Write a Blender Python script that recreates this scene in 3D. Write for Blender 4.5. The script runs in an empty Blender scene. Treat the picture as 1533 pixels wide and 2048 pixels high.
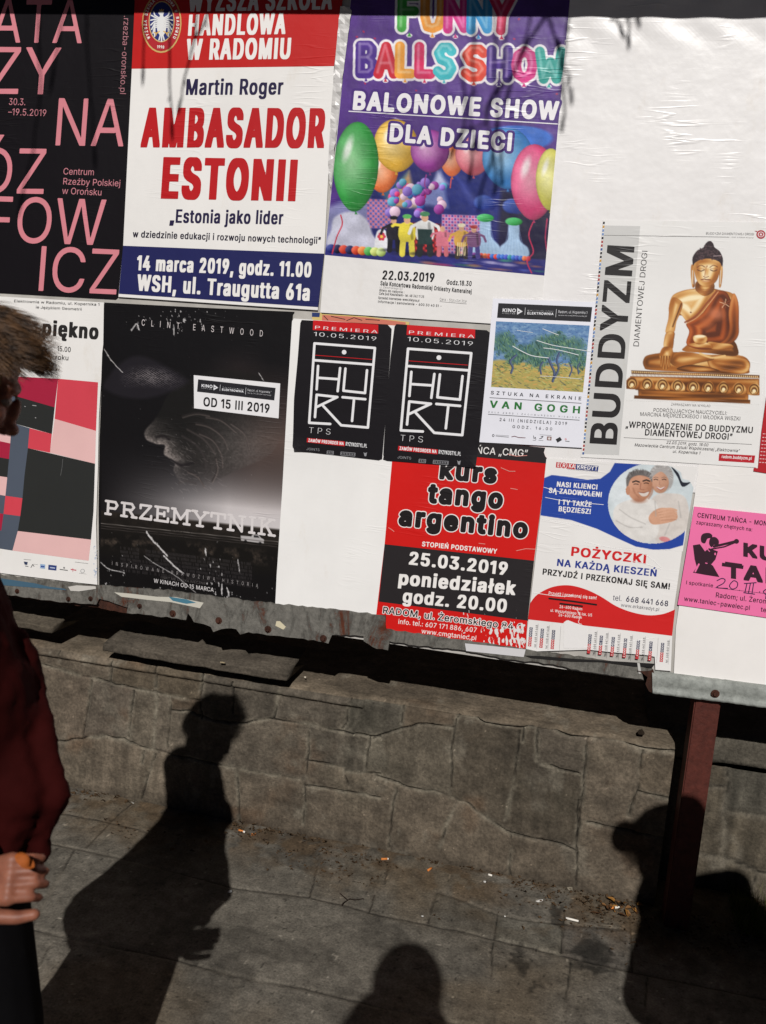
import bpy, bmesh, math, random
import numpy as np
from mathutils import Vector, Matrix
SC = bpy.context.scene
COL = SC.collection
# ------------------------------------------------------------------ camera
PW, PH, FPX = 1533.0, 2048.0, 1650.0
CAM = Vector((0.0, -2.60, 1.64))
def cam_axes(yaw, pitch, roll):
    cy, sy, cp, sp = math.cos(yaw), math.sin(yaw), math.cos(pitch), math.sin(pitch)
    fw = Vector((sy*cp, cy*cp, -sp)); rt = Vector((cy, -sy, 0)); dn = fw.cross(rt)
    cr, sr = math.cos(roll), math.sin(roll)
    return cr*rt + sr*dn, -sr*rt + cr*dn, fw
RT, DN, FW = cam_axes(math.radians(-12.883), math.radians(8.553), math.radians(-4.373))
cd = bpy.data.cameras.new('camera'); cam = bpy.data.objects.new('camera', cd); COL.objects.link(cam)
m = Matrix.Identity(4)
for i in range(3):
    m[i][0] = RT[i]; m[i][1] = -DN[i]; m[i][2] = -FW[i]; m[i][3] = CAM[i]
cam.matrix_world = m
cd.sensor_fit = 'VERTICAL'; cd.sensor_height = 36.0; cd.lens = 36.0*FPX/PH
cd.clip_start = 0.02; cd.clip_end = 500
cd.dof.use_dof = True; cd.dof.focus_distance = 2.65; cd.dof.aperture_fstop = 4.2
SC.camera = cam
# ------------------------------------------------------------------ light
SUN = (FW + RT*((800-PW/2)/FPX) + DN*((2003-PH/2)/FPX)).normalized()   # the way the light travels
sl = bpy.data.lights.new('sun', 'SUN'); sl.energy = 5.0; sl.angle = math.radians(0.53); sl.color = (1.0, 0.975, 0.94)
so = bpy.data.objects.new('sun', sl); COL.objects.link(so); so.location = (1, -6, 8)
so.rotation_euler = SUN.to_track_quat('-Z', 'Y').to_euler()
W = bpy.data.worlds.new('World'); SC.world = W; W.use_nodes = True
nt = W.node_tree
sky = nt.nodes.new('ShaderNodeTexSky'); sky.sky_type = 'NISHITA'; sky.sun_disc = False
sky.sun_elevation = math.asin(-SUN.z); sky.sun_rotation = math.atan2(-SUN.x, -SUN.y)
sky.air_density = 0.06; sky.dust_density = 0.02; sky.ozone_density = 1.0
nt.links.new(sky.outputs[0], nt.nodes['Background'].inputs[0]); nt.nodes['Background'].inputs[1].default_value = 0.05
SC.view_settings.view_transform = 'Standard'; SC.view_settings.look = 'None'
SC.view_settings.exposure = -0.34; SC.view_settings.gamma = 1.0
# ------------------------------------------------------------------ pixel rays on real planes
def ray(x, y):
    return FW + RT*((x-PW/2)/FPX) + DN*((y-PH/2)/FPX)
def on_y(x, y, Y=0.0):
    d = ray(x, y); return CAM + d*((Y-CAM.y)/d.y)
def on_z(x, y, Z=0.0):
    d = ray(x, y); return CAM + d*((Z-CAM.z)/d.z)
A_ = np.array([[RT.x, DN.x, FW.x], [RT.y, DN.y, FW.y], [RT.z, DN.z, FW.z]])
def board_np(X, Y):
    dx = (X-PW/2)/FPX; dy = (Y-PH/2)/FPX
    d = [A_[i, 0]*dx + A_[i, 1]*dy + A_[i, 2] for i in range(3)]
    t = -CAM.y/d[1]
    return CAM.x + d[0]*t, CAM.z + d[2]*t
# ------------------------------------------------------------------ helpers
def lin(c):
    c = np.asarray(c, float)/255.0
    return np.where(c <= .04045, c/12.92, ((c+.055)/1.055)**2.4)
def tag(o, label=None, cat=None, group=None, kind=None):
    if label: o['label'] = label
    if cat: o['category'] = cat
    if group: o['group'] = group
    if kind: o['kind'] = kind
    return o
def empty(name, loc, rz=0.0):
    o = bpy.data.objects.new(name, None); COL.objects.link(o); o.location = loc; o.rotation_euler.z = rz
    o.empty_display_size = 0.05
    return o
def link(name, me, mats, parent=None, smooth=False):
    o = bpy.data.objects.new(name, me); COL.objects.link(o)
    for q in (mats if isinstance(mats, (list, tuple)) else [mats]): me.materials.append(q)
    if parent: o.parent = parent
    if smooth: me.polygons.foreach_set('use_smooth', [True]*len(me.polygons))
    return o
def mesh_np(name, V, F, cols=None):
    """V (n,3), F (m,k) all the same k; cols (n,3) linear point colours"""
    me = bpy.data.meshes.new(name); V = np.asarray(V, np.float32); F = np.asarray(F, np.int32)
    me.vertices.add(len(V)); me.vertices.foreach_set('co', V.ravel())
    k = F.shape[1]; me.loops.add(F.size); me.loops.foreach_set('vertex_index', F.ravel())
    me.polygons.add(len(F)); me.polygons.foreach_set('loop_start', np.arange(len(F), dtype=np.int32)*k)
    me.update(calc_edges=True)
    if cols is not None: point_col(me, cols)
    return me
def point_col(me, cols):
    a = me.color_attributes.new('Col', 'FLOAT_COLOR', 'POINT')
    c = np.ones((len(cols), 4), np.float32); c[:, :3] = cols; a.data.foreach_set('color', c.ravel())
def new_mat(name):
    mt = bpy.data.materials.new(name); mt.use_nodes = True
    return mt, mt.node_tree, mt.node_tree.nodes['Principled BSDF']
def N(nt, t, **kw):
    n = nt.nodes.new(t)
    for k, v in kw.items():
        if k in n.inputs: n.inputs[k].default_value = v
        else: setattr(n, k, v)
    return n
def vnoise(X, Y, seed=0):
    """smooth value noise on arrays"""
    xi = np.floor(X).astype(np.int64); yi = np.floor(Y).astype(np.int64); fx = X-xi; fy = Y-yi
    fx = fx*fx*(3-2*fx); fy = fy*fy*(3-2*fy)
    def h(a, b):
        n = (a*374761393 + b*668265263 + seed*974711) & 0x7fffffff
        n = ((n ^ (n >> 13))*1274126177) & 0x7fffffff
        return ((n ^ (n >> 16)) & 0xffff)/65535.0
    return (h(xi, yi)*(1-fx) + h(xi+1, yi)*fx)*(1-fy) + (h(xi, yi+1)*(1-fx) + h(xi+1, yi+1)*fx)*fy
def fbm(X, Y, seed=0, o=4):
    s = 0; a = .5
    for i in range(o): s = s + a*vnoise(X*2**i, Y*2**i, seed+i*17); a *= .5
    return s
def seg_dist(X, Y, pl):
    d = np.full(X.shape, 1e9)
    for (x0, y0), (x1, y1) in zip(pl[:-1], pl[1:]):
        vx, vy = x1-x0, y1-y0; L = vx*vx+vy*vy+1e-12
        t = np.clip(((X-x0)*vx+(Y-y0)*vy)/L, 0, 1)
        d = np.minimum(d, np.hypot(X-x0-t*vx, Y-y0-t*vy))
    return d
def poly_sdf(X, Y, P):
    P = list(P); d = seg_dist(X, Y, P+[P[0]]); ins = np.zeros(X.shape, bool); n = len(P)
    for i in range(n):
        (x0, y0), (x1, y1) = P[i], P[(i+1) % n]
        if y0 == y1: continue
        c = ((y0 > Y) != (y1 > Y)) & (X < (x1-x0)*(Y-y0)/(y1-y0)+x0); ins ^= c
    return np.where(ins, -d, d)
def smooth_poly(P, n=6, closed=True):
    """Catmull-Rom through the points"""
    P = [tuple(p) for p in P]; L = len(P); out = []
    for i in range(L if closed else L-1):
        g = (lambda k: P[k % L]) if closed else (lambda k: P[max(0, min(L-1, k))])
        a, b, c, d = g(i-1), g(i), g(i+1), g(i+2)
        for k in range(n):
            t = k/n
            out.append(tuple(.5*((2*b[j])+(-a[j]+c[j])*t+(2*a[j]-5*b[j]+4*c[j]-d[j])*t*t+(-a[j]+3*b[j]-3*c[j]+d[j])*t**3) for j in (0, 1)))
    if not closed: out.append(P[-1])
    return out
# letter outlines, two characters per number, contours split by spaces
ALPHA = "!#$%&()*+,-./0123456789:;<=>?@ABCDEFGHIJKLMNOPQRSTUVWXYZ[]^_`abcdefghijklmnopqrstuvwxyz{|}~"
GLYPHS = r"""A3;.2-~053X1$3X3*-~2A-~1,1K0X3-0T390b390I2D.x-~ /5/U/5032(032(/U
B3!._-~._3X0|3V1S3I1y302/2w2>2V2D232A1j261M2$171k1(1L0x1L0s1o0j2/0W2E0<2R/{2X/W2U/22J.l25.N1j.414.$ /D.[0m.[10.`1H.g1a.w1o/01u/P1q/n1f0(1X071C0F1.0N0l0S/D0S /D1.0a1/1!141:1>1L1L1Y1`1`1r1b211[2I1N2_192o1#2w0g2z/D2{
C3Y0x-w0Q-z/~.+/S.B//.b.o//.Y/`.O0-.J0k.M1=.U1i.c23.|2a/82}/^3?/~3O0E3Y0k3_1B3]1m3Q273>2X3#2s2_3*27341n2N1n2>2<1{2`1Q2w0x3!0K2y/x2b/R2;/<1k/014/00E/</k/S/?/r.z0;.c0f.X10.X1_.f2%.|2@/B2N/h34/h3*/C2w.~2c.a2H.H2+.51g.&1B-z
D3Q0G-~/&-~/&.[0g.^14.h1W.y1z/<21/]2@022E0l2B1?281h2(2/1t2E1X2^172o0v2w0I2{/#2{/#3X0]3W1*3S1]3D243$2[2S2s2$3#1L3)0l3%0>2w/c2b/22D.g1{.G1M.11%.& /D3X/D-~._-~._3X
E2Y._-~._3X2*3X2*2{/D2{/D1/1u1/1u0Q/D0Q/D.[2-.[2--~
F2P._-~._3X2&3X2&2{/D2{/D1&1l1&1l0I/D0I/D-~
G3d0z-w0E-|/s.0/I.I/&.l.h/;.U/n.K0K.K1..Q1Z.^2&.n2K/&2k/?3)/g3E0,3S0O3]0~3_1H3Z1m3P283=2Y2~2t2]3,26351o2N1o2>272(2U1g2l1C2z0m3!0:2s/k2V/H2+/41K//0^/60#/M/G/_/0/y.t0;.c0^.Y1%.W1F.[1d.g2&.{2:/52I/P2R/p2U062i031,031,0m390m38/x3//J3!/+2n.l2Q.M2/.51m.(1A-y
H3a._-~._3X/D3X/D122>122>3X3#3X3#-~2>-~2>0T/D0T/D-~
I0(.a-~.a3X/F3X/F-~
J2B0$-w/Z-{/C.$/../.n.C.X._.N.t.G/0.C/X.C/u/)/u/+/>/8.x/E.i/V.^0$.T0B.X0`.i0q.~0{/>0}3X1b3X1b/X1[/!1F.T1$.50W-~
K3.///X//0D/l141~3X2w3X ._-~._3X/D3X/C0M/D-~ 2*-~0(0p0P1F2x-~
L2?._-~._3X/D3X/D.[1{.[1{-~
M4u._-~._3X/`3X1)/|1S.S1D.S1h/f373X483X48-~3S-~3V2|3V3#3]3#301W1h-~1/-~/n1>/73#/>3#/?2M/A-~
N3g._-~._3X/O3X1z/c2T.Y2K.X2E/n2E3X3*3X3*-~29-~/q1j/32{/>2}/D1=/D-~
O3q0x-w0E-|/~.+/S.B/0.b.o//.Y/`.O0-.J0k.O1L.Y1v.o2K/02t/S38/~3O0E3Y0x3`1N3Y1r3O2@382d2t3$2K3:1v3C1L3H0k3C0-3:/`3$//2d.b2@.B1r.+1N-| 0x.W1?.[1`.g1~.y2:/72N/W2Y/u2c0E2e0k2c142Y1b2N2!2:2C1~2^1`2p1?2{0x3!0T2{032p/r2]/X2C/D1~/91a/014/.0k/209/9/u/D/W/X/7/r.y03.g0T.[
P2t._-~._3X0o3W1;3P1^3B2)3!2C2U2N2!2L1J2<0v2#0U1^0;120+0d0%/40%/40_0]0`1*0f1?0p1S1$1_171h1P1j1y1c2>1S2Y1?2k1#2v0e2z/D2{/D-~
Q3q0b/g1J/g3/-M2G-M 0x-w0E-|/~.+/S.B/0.b.o//.Y/`.O0-.J0k.O1L.Y1v.o2K/02t/S38/~3O0E3Y0x3`1N3Y1r3O2@382d2t3$2K3:1v3C1L3H0k3C0-3:/`3$//2d.b2@.B1r.+1N-| 0x.W1?.[1`.g1~.y2:/72N/W2Y/u2c0E2e0k2c142Y1b2N2!2:2C1~2^1`2p1?2{0x3!0T2{032p/r2]/X2C/D1~/91a/014/.0k/209/9/u/D/W/X/7/r.y03.g0T.[
R2x._-~._3X0p3W1<3P1_3D2$3,2@2a2N212N1W2@1&2*0c1f0I1<090d02/&02/&0l0^0l100t1D0}1W111d1F1j1a1j2(1b2F1P2`1;2o1#2w0e2{/D2{/D-~ 1s-~0R0Q1@0Q2c-~
S2v0L-u/a-~/?./.~.A.h.X.V.t.L/6.H/P///P/4/:/</&/Z.g0..V0a.T14.b1W.{1d/01j/C1k/W1g/m1T0(1909/h0d/,1%.m1@._1W.W1s.W2;._2Z.n2w/&32/A3E/b3S0)3]0Y3_1#3Z1U3I2$3(2>2]2G201c201W2R1J2c192p0h3#0:3$/j2u/K2]/;2;/>1r/M1[/i1I041:1D0w1}0V270?2E0&2M/g2M/A2F/!2=.i2*.O1s.>1T.-1:.!0y-x
T2x.B2{.B3X2W3X2W2{0n2{0n-~0--~0-2{
U3a0p-v0L-x/~.$/X.6/9.M.}.k.k/0.a/V._/u._3X/C3X/C/z/I/P/[/-/x.n0A.[0p.V1;.Z1b.j1|/!24/D2>/s2?3X3#3X3#/k2t/02V.[2*.61L-|
V3;08-~.23X.w3X0I/>0e.A0W.A1-0)2A3X3*3X1&-~
W5S/c-~.23X.u3X/r/s01.J0).J0=/N1C3X223X3B.{3L.J3C.J3U/D4[3X5C3X3n-~2~-~1}1h1b361p361[2+0R-~
X35.4-~0E1-0E0X.?3X//3X062!0`150T150p1g2,3X2u3X0p0[0p103!-~24-~0{/j0R0S0a0S0J0*.~-~
Y3307-~070<.23X.~3X031`0R1$0g0R0L0R0v1O233X2~3X0y0<0y-~
Z2m.L-~.L.P1C2f1g371n2}.J2{.J3X2C3X2C3)/P.x/(.C.}.X2E.[2E-~
a2;/h-u/1-~.v.-.b.<.R.O.G.f.A/#.A/?.E/V.P/m.a/~.u0//O0A0f0Q0}0^1#0i0~1(0o1F0P1W0$1[/e1V/K1J/819/+1!.K14.[1S.r1l/52#/_220.260[210}2%1?1m1V1L1a1#1c-~1%-~1%.V0}.V0i.;0P.)0/-y /r.O0;.T0^.f0t/#1#/H1$0*0f/{0%/q/Y/j/</^/*/M/!/8/$.z/4.d/L.U
b2_0Q-v02-y/p.(/V.;/=.^/7.^/7-~.W-~.W3X/93X/91P/=1P/S1o/g2!/}2/0=250e251+2.1J1{1e1d1{1F2/1!290V2<052:/b25/A2(.w1q.V1X.=1;.)0w-z 0H.Q0u.Z1:.v1G//1Q/I1Y0)1Q0e1H0~1:170u1R0H1[/y1R/d1E/S14/@0g/80)/@/G/S.y/e.h/y.Z
c2B0;-v/y-x/T.%/4.7.u.P.`.o.O/8.F/b.D0&.L0j.d1E.{1c/41u/g200&250L260l20112#1J1p1`1[1p1B1|1%1@0s13120x1I0[1W0;1[/u1V/X1G/C10/10i/(0>/(/m/1/C/C.|/S.i/i.Z0%.R0C.Q0c.W0|.e15.|1A/<1}/-1g.Z1C.70r-}
d2_0/-v/g-z/E.)/).=.m.V.Y.w.L/A.E/m.E0@.L0l.U1-.h1N.~1j/>2!/_200%260J250e2-0z1}101l1C1P1H1P1H3X2*3X2*-~1J-~1J.^1D.^1*.;0n.(0O-y 09.Q0e.Z0y.h1-.y1A/G1I0)1A0g1-140y1E0e1R091[/h1R/F17/90~//0e/&0)///I/C.{/S.h/i.Z
e2J0@-v/r-z/L.*/-.=.o.W.Z.x.L/A.E/l.E0>.L0i.U1*.i1L/#1i/B1~/e200/260R250w2,171{1P1g1g1L1w1+2#0g2)/q.n/q.n0I1d0I1G061B0a151)0|1D0_1U091[/o1U/P1C/:1)/-0j/&0E/(/a/5/1/G.s/Y.d/u.V09.P0Z.R0y.^13.q1C/02!.~1m.W1H.50t-|
f0k0P210P1X.(1X.(21 .t-~.t2g.w3(/#3</03M/S3e/~3n0X3g0`3e0O3/0335/s31/b3&/X2r/U2Y/U-~
g2`0;,A/a,G/6,V.m,r.U-8/,-T/I-4/p,|0M,y0{-*16-<1D-U1H-o1H.g1C.g1#.@0`..0/.&/V.//1.A.s.W.Y.}.L/E.E/p.F0M.N0w.c1G.y1d/01v/N2+/h230>260f2-1)1u1E1P1J1P1J212*212*-u1~-?1l,y1I,Z0x,I 09.^0e.f0y.q1./%1:/:1C/S1I0-1B0h1.140z1F0f1R091[/i1R/G18/91!//0g/&0-///N/C/&/T.r/i.f
h2P/90O/9-~.W-~.W3X/93X/910/-10/C1^/`1|0/230g25182&1W1j1o1=1w0g1w-~19-~180i111*0y1F0c1T0F1Z0)1X/i1N/T1@/E1,/<0n
i/o.W-~.W21/921/9-~ .w2r.f2u.X2~.N3/.K3>.N3N.X3[.f3e.w3h/+3e/93[/B3N/E3>/B3//92~/+2u
j/o.W21/921/9-X/1--.},l.d,W.A,K-t,I-t-%.3-(.B-..O-<.U-P .v2r.f2u.W2~.N3/.K3>.N3N.W3[.f3e.v3h/+3e/93[/B3N/E3>/B3//92~/+2u
k23/5/P/50@/@0@1-211z210#03/y03 .W-~.W3X/93X/9-~ 17-~/[0%0+0Q2*-~
l/p.X-~.X3n/93n/9-~
m4c.W-~.W21/721/718/318/B1_/Z1z/}220G280n22101{1F1]1R181I181X1[1k1q2#2$2S263)263L2*3j1o3~1M4+1)4--~3K-~3I1$3B18341J2v1W2Y1[2<1X2$1L1p1:1d0{1a-~1!-~0}1&0u1;0a1O0L1X031[/r1V/Y1J/G16/<0w/90Z/9-~
n2P/90O/9-~.W-~.W21/721/710/-10/H1e/Y1w/m2(0/230G260g251,2,1M1s1c1X1q161w0g1w-~19-~180i111*0y1F0c1T0F1Z0)1X/i1N/T1@/E1,/<0n
o2U0;-v/y-x/T.%/4.7.u.P.`.o.O/8.F/b.D0&.H0U.O0t.`1=.u1[/41u/T2*/y240;260d221!2*1C1u1_1[1u1=2(0t200U230&20/V2(/81u.o1_.P1C.71!.%0d-z 0;.P0Q.R0k.Z11.v1?/01H/J1P0&1H0b1?0|11150k1Q0X1X0;1[/{1X/i1Q/F15/90|//0b/&0&///J/9/0/F.v/i.Z0%.R
p2_.W,I.W21/721/71P/=1P/`1z0+220e251+2.1C2!1k1^2(16270b2<0)27/L2#.o1f.I1;.)0e-w0,-z/a.3/=.^/9.^/9,I 0H.Q0u.Z1:.v1G//1Q/I1Y0)1Q0e1H0~1:170u1R0H1[/y1R/d1E/S14/@0g/80)/@/G/S.y/e.h/y.Z
q2_2*,I1H,I1H.^1C.^0}.30U-z/y-w/E.).x.I.Y.w.I/L.D05.L0l.^1>.x1d/F2&/y250U220}1z1D1P1J1P1J212*21 09.Q0e.Z0y.h1-.y1A/G1I0)1A0g1-140y1E0e1R091[/h1R/F17/90~//0e/&0)///I/C.{/S.h/i.Z
r0p.W-~.W21/721/71R/:1R/M1q/k2,04260`260`1S0]1T061W/t1Q/W1A/E1-/<0s/90_/9-~
s2!/~-v/D-}.w.4.e.C.U.W.F/$/$/2/0.r/?.b/W.U/w.P08.Q0Q.X0f.e0s.t0x/$0x/50r/F0h/Q0P/_/R/u/(0*.f0A.Z0S.S0h.Q1).U1B.a1W.p1k/.1~/G2-0&260X211!1{1B1[1U130y1%0j1B0R1U051^/p1]/S1S/<1@/41+/90l/F0^/]0R0f08120%1C/s1P/c1Z/H1]/21S.b1E.L13.:0w.,0[-}
t0O0821081X.(1X.(21 .d32/E32/E/)/I.l/Q.^/a.V/u.T06.X0A.#/g-z/D.#//...u.B.h.^.d/#
u2P/~-y/S.!//.4.o.Q.`.r.W/H.W21/921/9/N/D/!/P.n/f.^0$.U0?.U0].]0r.i1*/!14/<19/a19211w211w-~1;-~1;/!1D/!18.b1*.I0t.80R.$
v2;/k-~.321.w21/u/N0:.70#.70G/T1B212)210N-~
w47/Q-~.921.z21/j/,/w.K/m.K0./p0i211M212</+2H.K2=.K2S/N3;213}212d-~2%-~1N/y1%1d141d0o0<03-~
x21.7-~/s0F/s/s.?21/+210;0:/w0:0G1-1+211r210=/q0=0B1x-~10-~/u/~09/~/f/,.~-~
y2;.Q,M.`-&/,-#/D-./V-G/k-}.321.w21/t/M0:.70#.703.l0J/[1B212)2101-2/r,g/R,P/(,G
z22.L-~.L.P0k1Q0k1T.R1T.R211_211_1]/E.Z1e.Z1e-~
02|0O-w0.-z/c.*/A.A/%.a.l/-.]/_.T0;.R0k.U1M.]1x.m2L/%2v/B39/d3O0#3Z0O3`0z3Z1;3O1]391x2v222L2A1x2H1M2K0k2H0,2A/_22/-1y.a1].A1;.*0z-| 0O.T0e.V0~.`18.r1J/.1X/N1c/u1j0k1c1b1X2,1J2K182e0~2w0l3!0O3&023!/|2w/f2e/S2K/E2,/;1b/40k/;/u/E/N/S/./f.r/|.`09.V
11,/f-~/f2k/`2k.D1v.D2_/l3X0J3X0J-~
22|.c-~.c.Q1/101J1]1Q2)1K2L162k0p2}0L3&0%2}/a2h/L2F/F1|.e1|.e2).l2S/%3!/B3>/n3U0D3_0y3Z1J3H1n3*2)2`222:201k2#1D1k0|1J0R/a._/a.[2;.[2;-~
32|0F-w/~-z/[.%/).@.n.U.].p.Q/2.N/K/4/K/@/%/L.s/`.e00.U0`.V1..e1L/#1Y/F1W/t1D0=130L0z0X0O0c/e0e/e1<112{.i2{.i3X2*3X2*3(0?1&0?120~101M0}1p0e2)0J290%2?/X29/.2#.^1p.K1U.71#-~
42|.J/0.J/f0d3X1H3X/4/n/4/k2S/k2S/0 1+-~1+1O1i1O1i-~
52|0I-w/j.#/L.1/3.B.z.X.k.r.c/+._/I/A/I/H///W.u/m.d0+.X0D.T0b.V0w.^13.m1H/*1T/E1Y/j1T031H0N120i0p0{0R1$071$/t0{/X0o/G0c.f0j/&3X2#3X2#2{/_2{/M1>/u1T0G1_0z1Z1H1I1k1.2)0f29092=/a29/E2/.~1y.`1c.E1F.11..%0p-{
62|0N-w0*-{/e.)/G.:/*.W.t.u.h/:.c/`.e0,.s0[/3180i3X1S3X/_0r/X0r/^0{/p130)1A0F1J0j1J1/1D1T141l0|2#0d210F290#2;/[26/72*.s1t.V1U.918.)0s-{ 0N.R0u.Y1<.r1R/<1X/e1R021<0W0u0p0N0v0(0p/a0W/J03/D/f/J/</a.r0(.Y
72|/(-~1T2{.a2{.a3X2=3X2=2x/m-~
82|0N-w/h.#/G.1/,.C.r.Z.b.u.X/6.V/N.]/z.t0H/:0h/a0v/214.t1Y.k1w.i22.k2I.s2f//3./R3I0#3Z0N3`0z3Z1J3I1n3.2*2f222I2422201o2)1Y1k141=0v1c0h2*0H2@/z2G/N2C//2<.u2,.Z1r.C1V.115.# 0N.S0z.Y1D.m1[//1c/R1[/w1B0<0x0Q0N0W0$0Q/Z0</A/w/:/R/A///X.m0!.Y 0N130r18161J1J1i1P2.1K2N172l0s2~0N3&0+2~/g2l/R2N/L2./R1i/g1J0+18
92|0N3`0s3[183Q1U3@1t3!2*2b262?2;1w281N2+0{1j0B04-~/I-~1>0e1D0e1@0[1.0G0u090V00040//o06/I0F/10Y.z0s.l14.d1U.c1{.h2C.t2d/*3#/G3@/f3Q0*3[ 0N3&0(2|/b2d/K2>/D1r/K1H/b1!0(0g0N0`0u0g1<0~1R1G1X1p1R2>1<2d0u2|
Ą3;.2-~053X1$3X3*-~2A-~1,1K0X3-0T390b390I2D.x-~ /5/U/5032(032(/U 2_,D2:,J1z,]1l,z1m-?2$-d2I.(3*-~2W-U2P-F2M-72Q-%2^,z2s,y3--$3?,S2|,G
Ć3Y0x-w0Q-z/~.+/S.B//.b.o//.Y/`.O0-.J0k.M1=.U1i.c23.|2a/82}/^3?/~3O0E3Y0k3_1B3]1m3Q273>2X3#2s2_3*27341n2N1n2>2<1{2`1Q2w0x3!0K2y/x2b/R2;/<1k/014/00E/</k/S/?/r.z0;.c0f.X10.X1_.f2%.|2@/B2N/h34/h3*/C2w.~2c.a2H.H2+.51g.&1B-z 0[4.10581u58134.
Ę2Y._-~._3X2*3X2*2{/D2{/D1/1u1/1u0Q/D0Q/D.[2-.[2--~ 1b,D1=,J0},]0o,z0q->1)-d1O.)2.-~1[-U1S-G1P-71T-%1a,z1v,y20-$2B,S2!,G
Ł2S.t-~.t3X/X3X/X.[24.[24-~ .2/u.20Y0{260{1P
Ń3g._-~._3X/O3X1z/c2T.Y2K.X2E/n2E3X3*3X3*-~29-~/q1j/32{/>2}/D1=/D-~ 0W4.1,581q581.4.
Ó3q0x-w0E-|/~.+/S.B/0.b.o//.Y/`.O0-.J0k.O1L.Y1v.o2K/02t/S38/~3O0E3Y0x3`1N3Y1r3O2@382d2t3$2K3:1v3C1L3H0k3C0-3:/`3$//2d.b2@.B1r.+1N-| 0x.W1?.[1`.g1~.y2:/72N/W2Y/u2c0E2e0k2c142Y1b2N2!2:2C1~2^1`2p1?2{0x3!0T2{032p/r2]/X2C/D1~/91a/014/.0k/209/9/u/D/W/X/7/r.y03.g0T.[ 0]4.11581v58134.
Ś2v0L-u/a-~/?./.~.A.h.X.V.t.L/6.H/P///P/4/:/</&/Z.g0..V0a.T14.b1W.{1d/01j/C1k/W1g/m1T0(1909/h0d/,1%.m1@._1W.W1s.W2;._2Z.n2w/&32/A3E/b3S0)3]0Y3_1#3Z1U3I2$3(2>2]2G201c201W2R1J2c192p0h3#0:3$/j2u/K2]/;2;/>1r/M1[/i1I041:1D0w1}0V270?2E0&2M/g2M/A2F/!2=.i2*.O1s.>1T.-1:.!0y-x 004.0a581I580c4.
Ź2m.L-~.L.P1C2f1g371n2}.J2{.J3X2C3X2C3)/P.x/(.C.}.X2E.[2E-~ 0,4.0]581E580_4.
Ż2m.L-~.L.P1C2f1g371n2}.J2{.J3X2C3X2C3)/P.x/(.C.}.X2E.[2E-~ 0G4<074?0)4H/|4U/y4e/|4u0)5%075/0G520X5/0f5%0p4u0s4e0p4U0f4H0X4?
ą2;/h-u/1-~.v.-.b.<.R.O.G.f.A/#.A/?.E/V.P/m.a/~.u0//O0A0f0Q0}0^1#0i0~1(0o1F0P1W0$1[/e1V/K1J/819/+1!.K14.[1S.r1l/52#/_220.260[210}2%1?1m1V1L1a1#1c-~1%-~1%.V0}.V0i.;0P.)0/-y /r.O0;.T0^.f0t/#1#/H1$0*0f/{0%/q/Y/j/</^/*/M/!/8/$.z/4.d/L.U 1:,G0s,M0U,`0G,~0I-A0]-d1$.&1c-~14-W1,-I1)-91--)19,}1N,|1e-&1w,V1W,J
ć2B0;-v/y-x/T.%/4.7.u.P.`.o.O/8.F/b.D0&.L0j.d1E.{1c/41u/g200&250L260l20112#1J1p1`1[1p1B1|1%1@0s13120x1I0[1W0;1[/u1V/X1G/C10/10i/(0>/(/m/1/C/C.|/S.i/i.Z0%.R0C.Q0c.W0|.e15.|1A/<1}/-1g.Z1C.70r-} /}2d0P3m1:3m0S2d
ę2J0@-v/r-z/L.*/-.=.o.W.Z.x.L/A.E/l.E0>.L0i.U1*.i1L/#1i/B1~/e200/260R250w2,171{1P1g1g1L1w1+2#0g2)/q.n/q.n0I1d0I1G061B0a151)0|1D0_1U091[/o1U/P1C/:1)/-0j/&0E/(/a/5/1/G.s/Y.d/u.V09.P0Z.R0y.^13.q1C/02!.~1m.W1H.50t-| 1<,D0t,J0Z,X0K,o0H-20T-Y0z.32!.~1m.R1K-z1/-L1*-:1,-,14,}1A,x1S,y1g-$1x,S1Y,G
ł0*.e-~.e0C.0/|.00W.e0{.e3n/E3n/E1G/z1k/z13/E0l/E-~
ń2P/90O/9-~.W-~.W21/721/710/-10/H1e/Y1w/m2(0/230G260g251,2,1M1s1c1X1q161w0g1w-~19-~180i111*0y1F0c1T0F1Z0)1X/i1N/T1@/E1,/<0n /z2d0N3m173m0P2d
ó2U0;-v/y-x/T.%/4.7.u.P.`.o.O/8.F/b.D0&.H0U.O0t.`1=.u1[/41u/T2*/y240;260d221!2*1C1u1_1[1u1=2(0t200U230&20/V2(/81u.o1_.P1C.71!.%0d-z 0;.P0Q.R0k.Z11.v1?/01H/J1P0&1H0b1?0|11150k1Q0X1X0;1[/{1X/i1Q/F15/90|//0b/&0&///J/9/0/F.v/i.Z0%.R /}2d0P3m1:3m0S2d
ś2!/~-v/D-}.w.4.e.C.U.W.F/$/$/2/0.r/?.b/W.U/w.P08.Q0Q.X0f.e0s.t0x/$0x/50r/F0h/Q0P/_/R/u/(0*.f0A.Z0S.S0h.Q1).U1B.a1W.p1k/.1~/G2-0&260X211!1{1B1[1U130y1%0j1B0R1U051^/p1]/S1S/<1@/41+/90l/F0^/]0R0f08120%1C/s1P/c1Z/H1]/21S.b1E.L13.:0w.,0[-} /g2d0;3m1$3m0>2d
ź22.L-~.L.P0k1Q0k1T.R1T.R211_211_1]/E.Z1e.Z1e-~ /h2d0<3m1$3m0>2d
ż22.L-~.L.P0k1Q0k1T.R1T.R211_211_1]/E.Z1e.Z1e-~ 0&2r/s2u/e2~/[3//W3>/[3N/e3[/s3e0&3h073e0E3[0N3N0Q3>0N3/0E2~072u
.0(/%-z.q-}.b.+.W.:.T.K.W.^.b.l.q.v/%.z/8.v/G.l/Q.^/T.K/Q.:/G.+/8-}
,0(.H,b.g.j/P.j.w,b
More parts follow.
